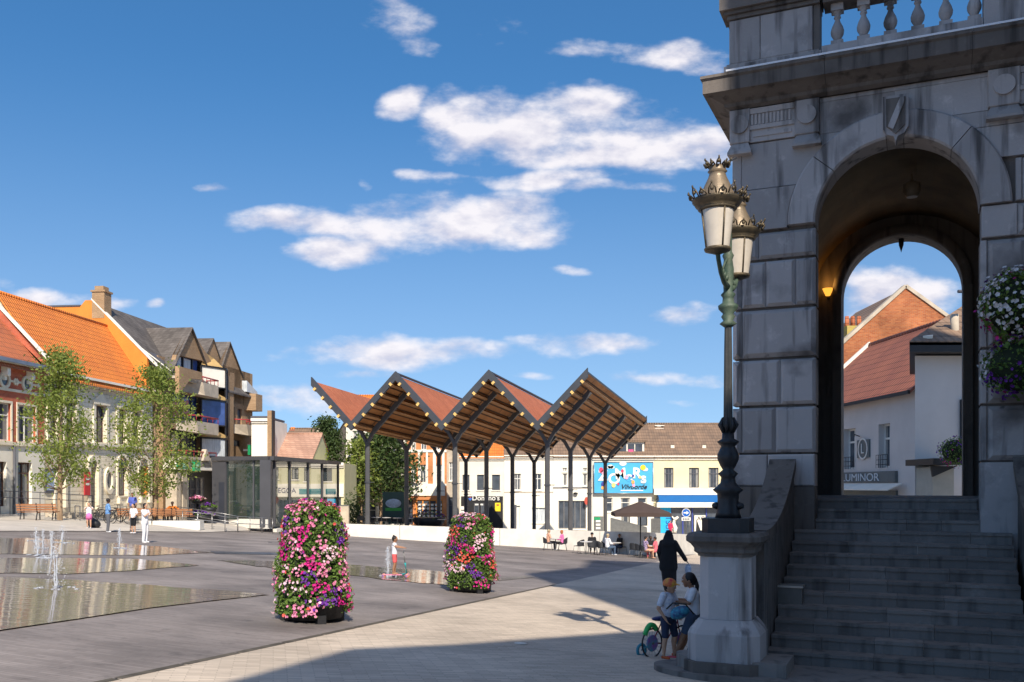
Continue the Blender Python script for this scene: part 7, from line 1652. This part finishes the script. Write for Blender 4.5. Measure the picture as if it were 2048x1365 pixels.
    capsule(mb, J['pel'], .066*u_*wide+ex*.8, (J['hL']+J['hR'])/2, .064*u_*wide+ex*.5, X_, 1.25)
    for s_ in 'LR':
        f = min(1, ll*2); capsule(mb, J['h'+s_], .055*u_+ex*.7, J['h'+s_].lerp(J['k'+s_], f), (.056-.020*f)*u_+ex*.9)
        if ll > .5: capsule(mb, J['k'+s_], .036*u_+ex*.7, J['k'+s_].lerp(J['a'+s_], (ll-.5)*2), .024*u_+ex*.9)
    soft(mb.build('shorts' if ll < .6 else 'trousers', m_, t), vox)
    if skirt:
        mb = MB(); z1 = J['wst'].z; z0 = skirt[1]*h; mb.lathe([(.075*u_,z0),(.115*u_,z0+.01),(.09*u_,(z0+z1)/2),(.07*u_,z1)], 16, J['pel'].x, J['pel'].y, sx=1.15); mb.build('skirt', skirt[0], t)
    if robe:
        mb = MB(); capsule(mb, J['chs'] + Vector((0,0,.03*u_)), .098*u_, (0,-.01,.40*u_), .118*u_, X_, 1.3); capsule(mb, (0,0,.42*u_), .118*u_, (.02*u_,0,.12*u_), .10*u_, X_, 1.12); capsule(mb, (.02*u_,0,.14*u_), .10*u_, (.03*u_,.02,.06*u_), .075*u_, X_, 1.0)
        for s_ in 'LR': capsule(mb, J['s'+s_], .055*u_, J['e'+s_], .042*u_); capsule(mb, J['e'+s_], .042*u_, J['w'+s_], .036*u_)
        soft(mb.build('robe', robe, t), vox)
        mb = MB(); mb.ell(hd + Vector((0,-.1*hr,.1*hr)), (hr*1.08,hr*1.2,hr*1.2), 14, 10); capsule(mb, hd - Vector((0,.2*hr,.4*hr)), hr*.95, J['nek'] - Vector((0,.02*u_,.05*u_)), .088*u_, X_, 1.35); soft(mb.build('headscarf', robe, t), vox)
    else:
        mb = MB(); mb.ell(H(0,-.16,.26), (hr*.90, hr*.96, hr*.94), 16, 10, M=Rh); capsule(mb, H(0,-.42,0), hr*.68, H(0,-.45,-.35-hairlen), hr*.5)
        if hairlen:
            for s_ in (-1, 1): capsule(mb, H(s_*.6,-.2,.0), hr*.33, H(s_*.62,-.2,-.5-hairlen), hr*.25)
        if bun: mb.ell(H(0,-.45,1.15), (hr*.36,)*3, 10, 8)
        if tail: capsule(mb, H(0,-.95,.15), hr*.3, H(0,-1.25,-.8), hr*.32); capsule(mb, H(0,-1.25,-.8), hr*.32, H(0,-1.15,-3.1), hr*.13)
        soft(mb.build('hair', hair, t), vox*.9)
    if cap:
        mb = MB(); mb.ell(H(0,-.06,.42), (hr*.99,hr*1.08,hr*.86), 16, 10, M=Rh); capsule(mb, H(0,.75,.42), hr*.5, H(0,1.25,.30), hr*.42, (0,0,1), .16); o = mb.build('cap', cap, t); soft(o, vox*.8)
    for s_ in 'LR':
        mb = MB(); a_ = J['a'+s_]; capsule(mb, a_ + Vector((0,-.014*u_,-.024*u_)), .021*u_, a_ + Vector((0,.078*u_,-.030*u_)), .018*u_, (1,0,0), 1.1); soft(mb.build('shoe', shoe, t), vox)
    if face:
        for s_ in (-1, 1):
            mb = MB(); mb.ell(H(s_*.32,.84,.10), (hr*.13,hr*.06,hr*.09), 8, 6, M=Rh); e_ = mb.build('eye', m_wframe, t); mb = MB(); mb.ell(H(s_*.32,.89,.10), (hr*.06,hr*.03,hr*.06), 8, 6, M=Rh); mb.build('iris', m_hairb, e_)
            mb = MB(); capsule(mb, H(s_*.18,.92,.30), hr*.04, H(s_*.46,.82,.32), hr*.03, n=6, k=2); mb.build('eyebrow', m_hairb, t)
        mb = MB(); capsule(mb, H(-.18,.80,-.62), hr*.06, H(.18,.80,-.62), hr*.06, n=6, k=2); mb.build('mouth', MAT('lips', (.35,.08,.08), .5, .1, 5, 0), t)
    return t
LFT, RGT, AWY, TOW = pi/2, -pi/2, 0.0, pi
# --- the two children by the pedestal
g1 = G(1350, 1324); g1.z += .0
hg = 1.27
girl = person('young girl with black ponytail, white shirt and blue shorts leaning on the pedestal', G(1383, 1317), LFT-.1, hg,
  dict(hd=(0,.035,.90), nek=(0,.0,.815), chs=(0,-.02,.72), wst=(0,-.03,.61), pel=(0,-.03,.515), kL=(-.05,.09,.285), aL=(-.06,.20,.045), kR=(.055,.05,.27), aR=(.06,.13,.045), eL=(-.13,.04,.65), wL=(-.07,.16,.66), eR=(.13,.05,.65), wR=(.07,.17,.67), sL=(-.098,-.01,.78), sR=(.098,-.01,.78)),
  skin=m_skin2, shirt=(c_white,.35), legs=(c_jean,.42), shoe=cloth('pink_shoe', (.80,.12,.16)), vox=.009, head=1.32, tail=True, face=True)
m_cap = MAT('cap_print', (.55,.03,.06), .7, .2, 9, 0, col2=(.75,.50,.06))
boy = person('small boy in a colourful cap and white printed shirt standing over a balance bicycle', G(1336, 1316), -2.35, 1.15,
  dict(hd=(0,.03,.905), kL=(-.11,.03,.27), aL=(-.13,.0,.05), hL=(-.065,0,.50), hR=(.065,0,.50), kR=(.10,.03,.27), aR=(.12,.02,.05), eL=(-.17,.03,.64), wL=(-.07,.13,.53), eR=(.18,-.02,.64), wR=(.13,.06,.50)),
  skin=m_skin, shirt=(c_print,.35), legs=(c_navy,.45), shoe=cloth('orange_shoe', (.5,.10,.03)), vox=.009, head=1.38, cap=m_cap, face=True, headyaw=.35, wide=1.1)
# waist bag held between them
bp_ = thing('waist_bag', 'shiny blue patterned bag held between the two children', 'bag', G(1352, 1316) + Vector((0, -.30, .70)))
mb = MB(); mb.ell((0,0,0), (.15,.08,.095), 16, 10, M=Matrix.Rotation(-.35, 3, 'Y')); mb.build('bag_body', MAT('bag_print', (.02,.05,.18), .35, .3, 18, .05, col2=(.05,.35,.45), spec=.6), bp_)
mb = MB(); mb.tube([(-.19,0,.05),(-.1,-.02,.14),(.08,-.02,.12),(.2,0,-.02)], .012, 6); mb.build('zip', m_black, bp_)
# children's bicycle with stabiliser
kb = bike("small child's bicycle with blue and green details and a training wheel, under the boy", G(1334, 1312), .55, .62, MAT('bike_red', (.30,.03,.05), .4, .2, 5, 0), 'childrens_bicycle', True)
kb.scale = (.88, 1, 1)
mb = MB(); mb.tube([(-.34+.15*cos(pi*(.25+.6*i/8)), 0, .22+.26*sin(pi*(.25+.6*i/8))) for i in range(9)], .04, 6); mb.build('mudguard', MAT('mudguard_green', (.05,.5,.12), .4, .1, 5, 0), kb)
for x in (-.32, .32): mb = MB(); mb.lathe([(.11,-.012),(.125,0),(.11,.012)], 16); o = mb.build('wheel_disc', MAT('disc_teal', (.06,.35,.38), .4, .4, 12, 0, col2=(.35,.1,.4)), kb, (x,0,.21)); o.rotation_euler = (pi/2,0,0)
mb = MB(); n = 14; mb.tube([(-.40+.085*cos(2*pi*i/n), .16, .09+.085*sin(2*pi*i/n)) for i in range(n+1)], .025, 6, caps=False); mb.tube([(-.40,.16,.09),(-.32,0,.21)], .012, 5); tw = mb.build('training_wheel', MAT('tyre_teal', (.04,.25,.32), .5, .2, 5, 0), kb)
mb = MB(); mb.ell((-.16,0,.56), (.17,.07,.035), 10, 6); mb.build('seat_pad', MAT('seat_navy', (.02,.03,.12), .5, .1, 3, 0), kb)
# --- woman in black robe, back view
w = person('woman in a long black robe and headscarf walking away with a white bag', G(1337, 1184), AWY-.35, 1.80, dict(eR=(.19,.0,.66), wR=(.27,.03,.53), eL=(-.15,-.02,.64), wL=(-.13,.06,.50), hd=(0,.03,.93), aL=(-.05,.07,.05), kL=(-.05,.05,.27)), skin=m_skin3, shirt=(c_black,1.0), legs=(c_black,1.0), vox=.014, robe=c_black, wide=1.1)
bg_ = thing('carrier_bag', 'crumpled white and blue plastic bag in the hand of the woman in black', 'bag', G(1337, 1184) + Vector((.58, .02, .66))); r = random.Random(3); mb = MB(); mb.ell((0,0,0), (.10,.07,.14), 10, 7)
mb.v = [(x+r.gauss(0,.014), y+r.gauss(0,.014), z+r.gauss(0,.014)) for x, y, z in mb.v]; mb.build('bag_body', MAT('bag_white', (.72,.76,.85), .3, .3, 14, .1, col2=(.3,.4,.6)), bg_); mb = MB(); mb.tube([(-.04,0,.12),(-.02,0,.24),(.03,0,.12)], .008, 5); mb.build('bag_handle', m_wframe, bg_)
# --- child on the scooter
sc_p = G(789, 1156)
person('small child with a black hair bun in white top and coral shorts riding a scooter', sc_p + Vector((0,0,.10)), RGT, 1.07, dict(eL=(-.12,.08,.72), wL=(-.10,.23,.70), eR=(.12,.08,.72), wR=(.10,.23,.70), kL=(-.045,.02,.27), aL=(-.05,.0,.045), aR=(.05,-.03,.045)), skin=m_skin2, shirt=(c_white,.12), legs=(c_coral,.35), shoe=m_skin2, vox=.011, head=1.25, bun=True, face=True)
st_ = thing('kick_scooter', 'blue and teal kick scooter with orange wheels under the child', 'scooter', sc_p, 0)
mb = MB(); mb.box(-.28, .22, -.055, .055, .075, .10); mb.build('deck', MAT('deck_pink', (.7,.25,.35), .5, .2, 4, 0), st_)
mb = MB(); mb.tube([(.20,0,.09),(.34,0,.12),(.30,0,.42)], .028, 8); mb.build('stem', MAT('stem_teal', (.03,.38,.40), .4, .1, 4, 0), st_)
mb = MB(); mb.tube([(.30,0,.42),(.25,0,.74)], .014, 6); mb.tube([(.25,-.16,.74),(.25,.16,.74)], .016, 6); mb.build('handlebar', m_galv, st_)
for x, y in ((-.30,0),(.36,-.08),(.36,.08)):
    mb = MB(); mb.lathe([(.025,-.018),(.062,-.016),(.062,.016),(.025,.018)], 14); o = mb.build('wheel', MAT('wheel_blue', (.03,.10,.45), .4, .5, 30, 0, col2=(.8,.25,.05)), st_, (x,y,.062)); o.rotation_euler = (pi/2,0,0)
# --- people on the left
gl = 'people standing near the fountains'
def sp(px, py): 
    return onpave(px, py)
bpy.context.view_layer.update()
person('child in white top and pink skirt shading her eyes with her hands', sp(178,1057), TOW+.3, 1.28, dict(eL=(-.15,.06,.74), wL=(-.05,.11,.86), eR=(.15,.06,.74), wR=(.05,.11,.86)), skin=m_skin, shirt=(c_white,.3), legs=(c_pink,.3), skirt=(c_pink,.38), shoe=c_white, vox=.016, head=1.2, group=gl)
person('dark skinned man in a blue patterned shirt looking at his phone', sp(216,1065), RGT+.5, 1.66, dict(eL=(-.13,.04,.63), wL=(-.07,.15,.64), eR=(.13,.04,.63), wR=(.07,.15,.64)), skin=m_skin3, shirt=(c_blue,.4), legs=(c_grey,1.0), shoe=c_white, vox=.018, group=gl)
person('child in yellow and grey bending behind the boy in black shorts', sp(262,1062), RGT+.3, 1.25, dict(aL=(-.06,-.03,.045)), skin=m_skin2, shirt=(c_yel,.4), legs=(c_grey,.8), vox=.016, head=1.2, lean=.35, group=gl)
person('boy in white shirt and black shorts', sp(267,1067), TOW-.4, 1.46, dict(eL=(-.16,.0,.66), wL=(-.12,.08,.57)), skin=m_skin, shirt=(c_white,.4), legs=(c_black,.48), shoe=c_white, vox=.016, head=1.1, group=gl)
person('person in a blue shirt standing furthest back near the bench', pv(265, 56), TOW, 1.70, {}, skin=m_skin2, shirt=(cloth('plain_blue', (.10,.14,.50)),.4), legs=(c_grey,1.0), vox=.02, group=gl)
person('girl in all white with striped trousers and dark hair', sp(290,1086), RGT-.2, 1.60, dict(eL=(-.11,.07,.67), wL=(-.05,.14,.74), eR=(.11,.07,.67), wR=(.05,.14,.74)), skin=m_skin, shirt=(c_white,.35), legs=(c_white,1.0), shoe=c_white, vox=.016, hairlen=.6, group=gl)
b = pv(348, 57); person('person in an orange shirt sitting on the bench with arms spread', b + Vector((0,-.25,.0)), TOW, 1.7, dict(eL=(-.2,-.02,.5), wL=(-.33,-.05,.5), eR=(.2,-.02,.5), wR=(.33,-.05,.5)), base=SIT, skin=m_skin3, shirt=(c_orange,.5), legs=(c_black,1.0), shoe=c_white, vox=.02)
# --- terrace guests
gt = 'guests on the sunny terrace'
def seat(label, px, py, rz, **k): 
    g = G(px, py); return person(label, g, rz, k.pop('h', 1.68), k.pop('pose', None), base=SIT, vox=.018, group=gt, **k)
seat('woman in a peach top with blond grey hair seated at the left table', 1097, 1100, RGT+.3, hair=m_hairg, shirt=(c_peach,.3), legs=(c_grey,1.0), shoe=c_white)
seat('woman with ginger hair and a bright pink jacket', 1124, 1101, LFT-.3, hair=m_hairr, shirt=(c_pink,.8), legs=(c_black,.7), hairlen=.5)
seat('man in a black shirt and cap reading at the table', 1184, 1108, TOW, shirt=(c_black,.4), legs=(c_grey,.8), cap=c_black)
seat('blond woman in a white blouse and jeans', 1215, 1111, RGT+.5, hair=m_hairg, shirt=(c_white,.8), legs=(c_jean,1.0), shoe=c_white, hairlen=.3)
seat('man in a black shirt leaning on the middle table', 1241, 1108, LFT+.6, shirt=(c_black,.4), legs=(c_navy,1.0), shoe=c_white, skin=m_skin2, lean=.1)
seat('woman in a purple printed dress under the parasol', 1291, 1117, RGT+.3, shirt=(c_purple,.2), legs=(c_peach,.6), hair=m_hairb, shoe=m_skin)
seat('person with curly black hair between the two women under the parasol', 1301, 1115, TOW+.2, shirt=(c_black,.4), skin=m_skin3)
seat('woman in a pink dress facing left under the parasol', 1311, 1118, LFT-.4, shirt=(cloth('rose', (.72,.16,.20)),.3), legs=(cloth('rose', (.72,.16,.20)),.9), skin=m_skin2, shoe=m_skin2)
person('child in a crimson coat standing before the cyan panel', Upt(1341, 84), TOW, 1.35, {}, skin=m_skin, shirt=(cloth('crimson', (.5,.03,.10)),1.0), legs=(cloth('crimson', (.5,.03,.10)),1.0), vox=.025)
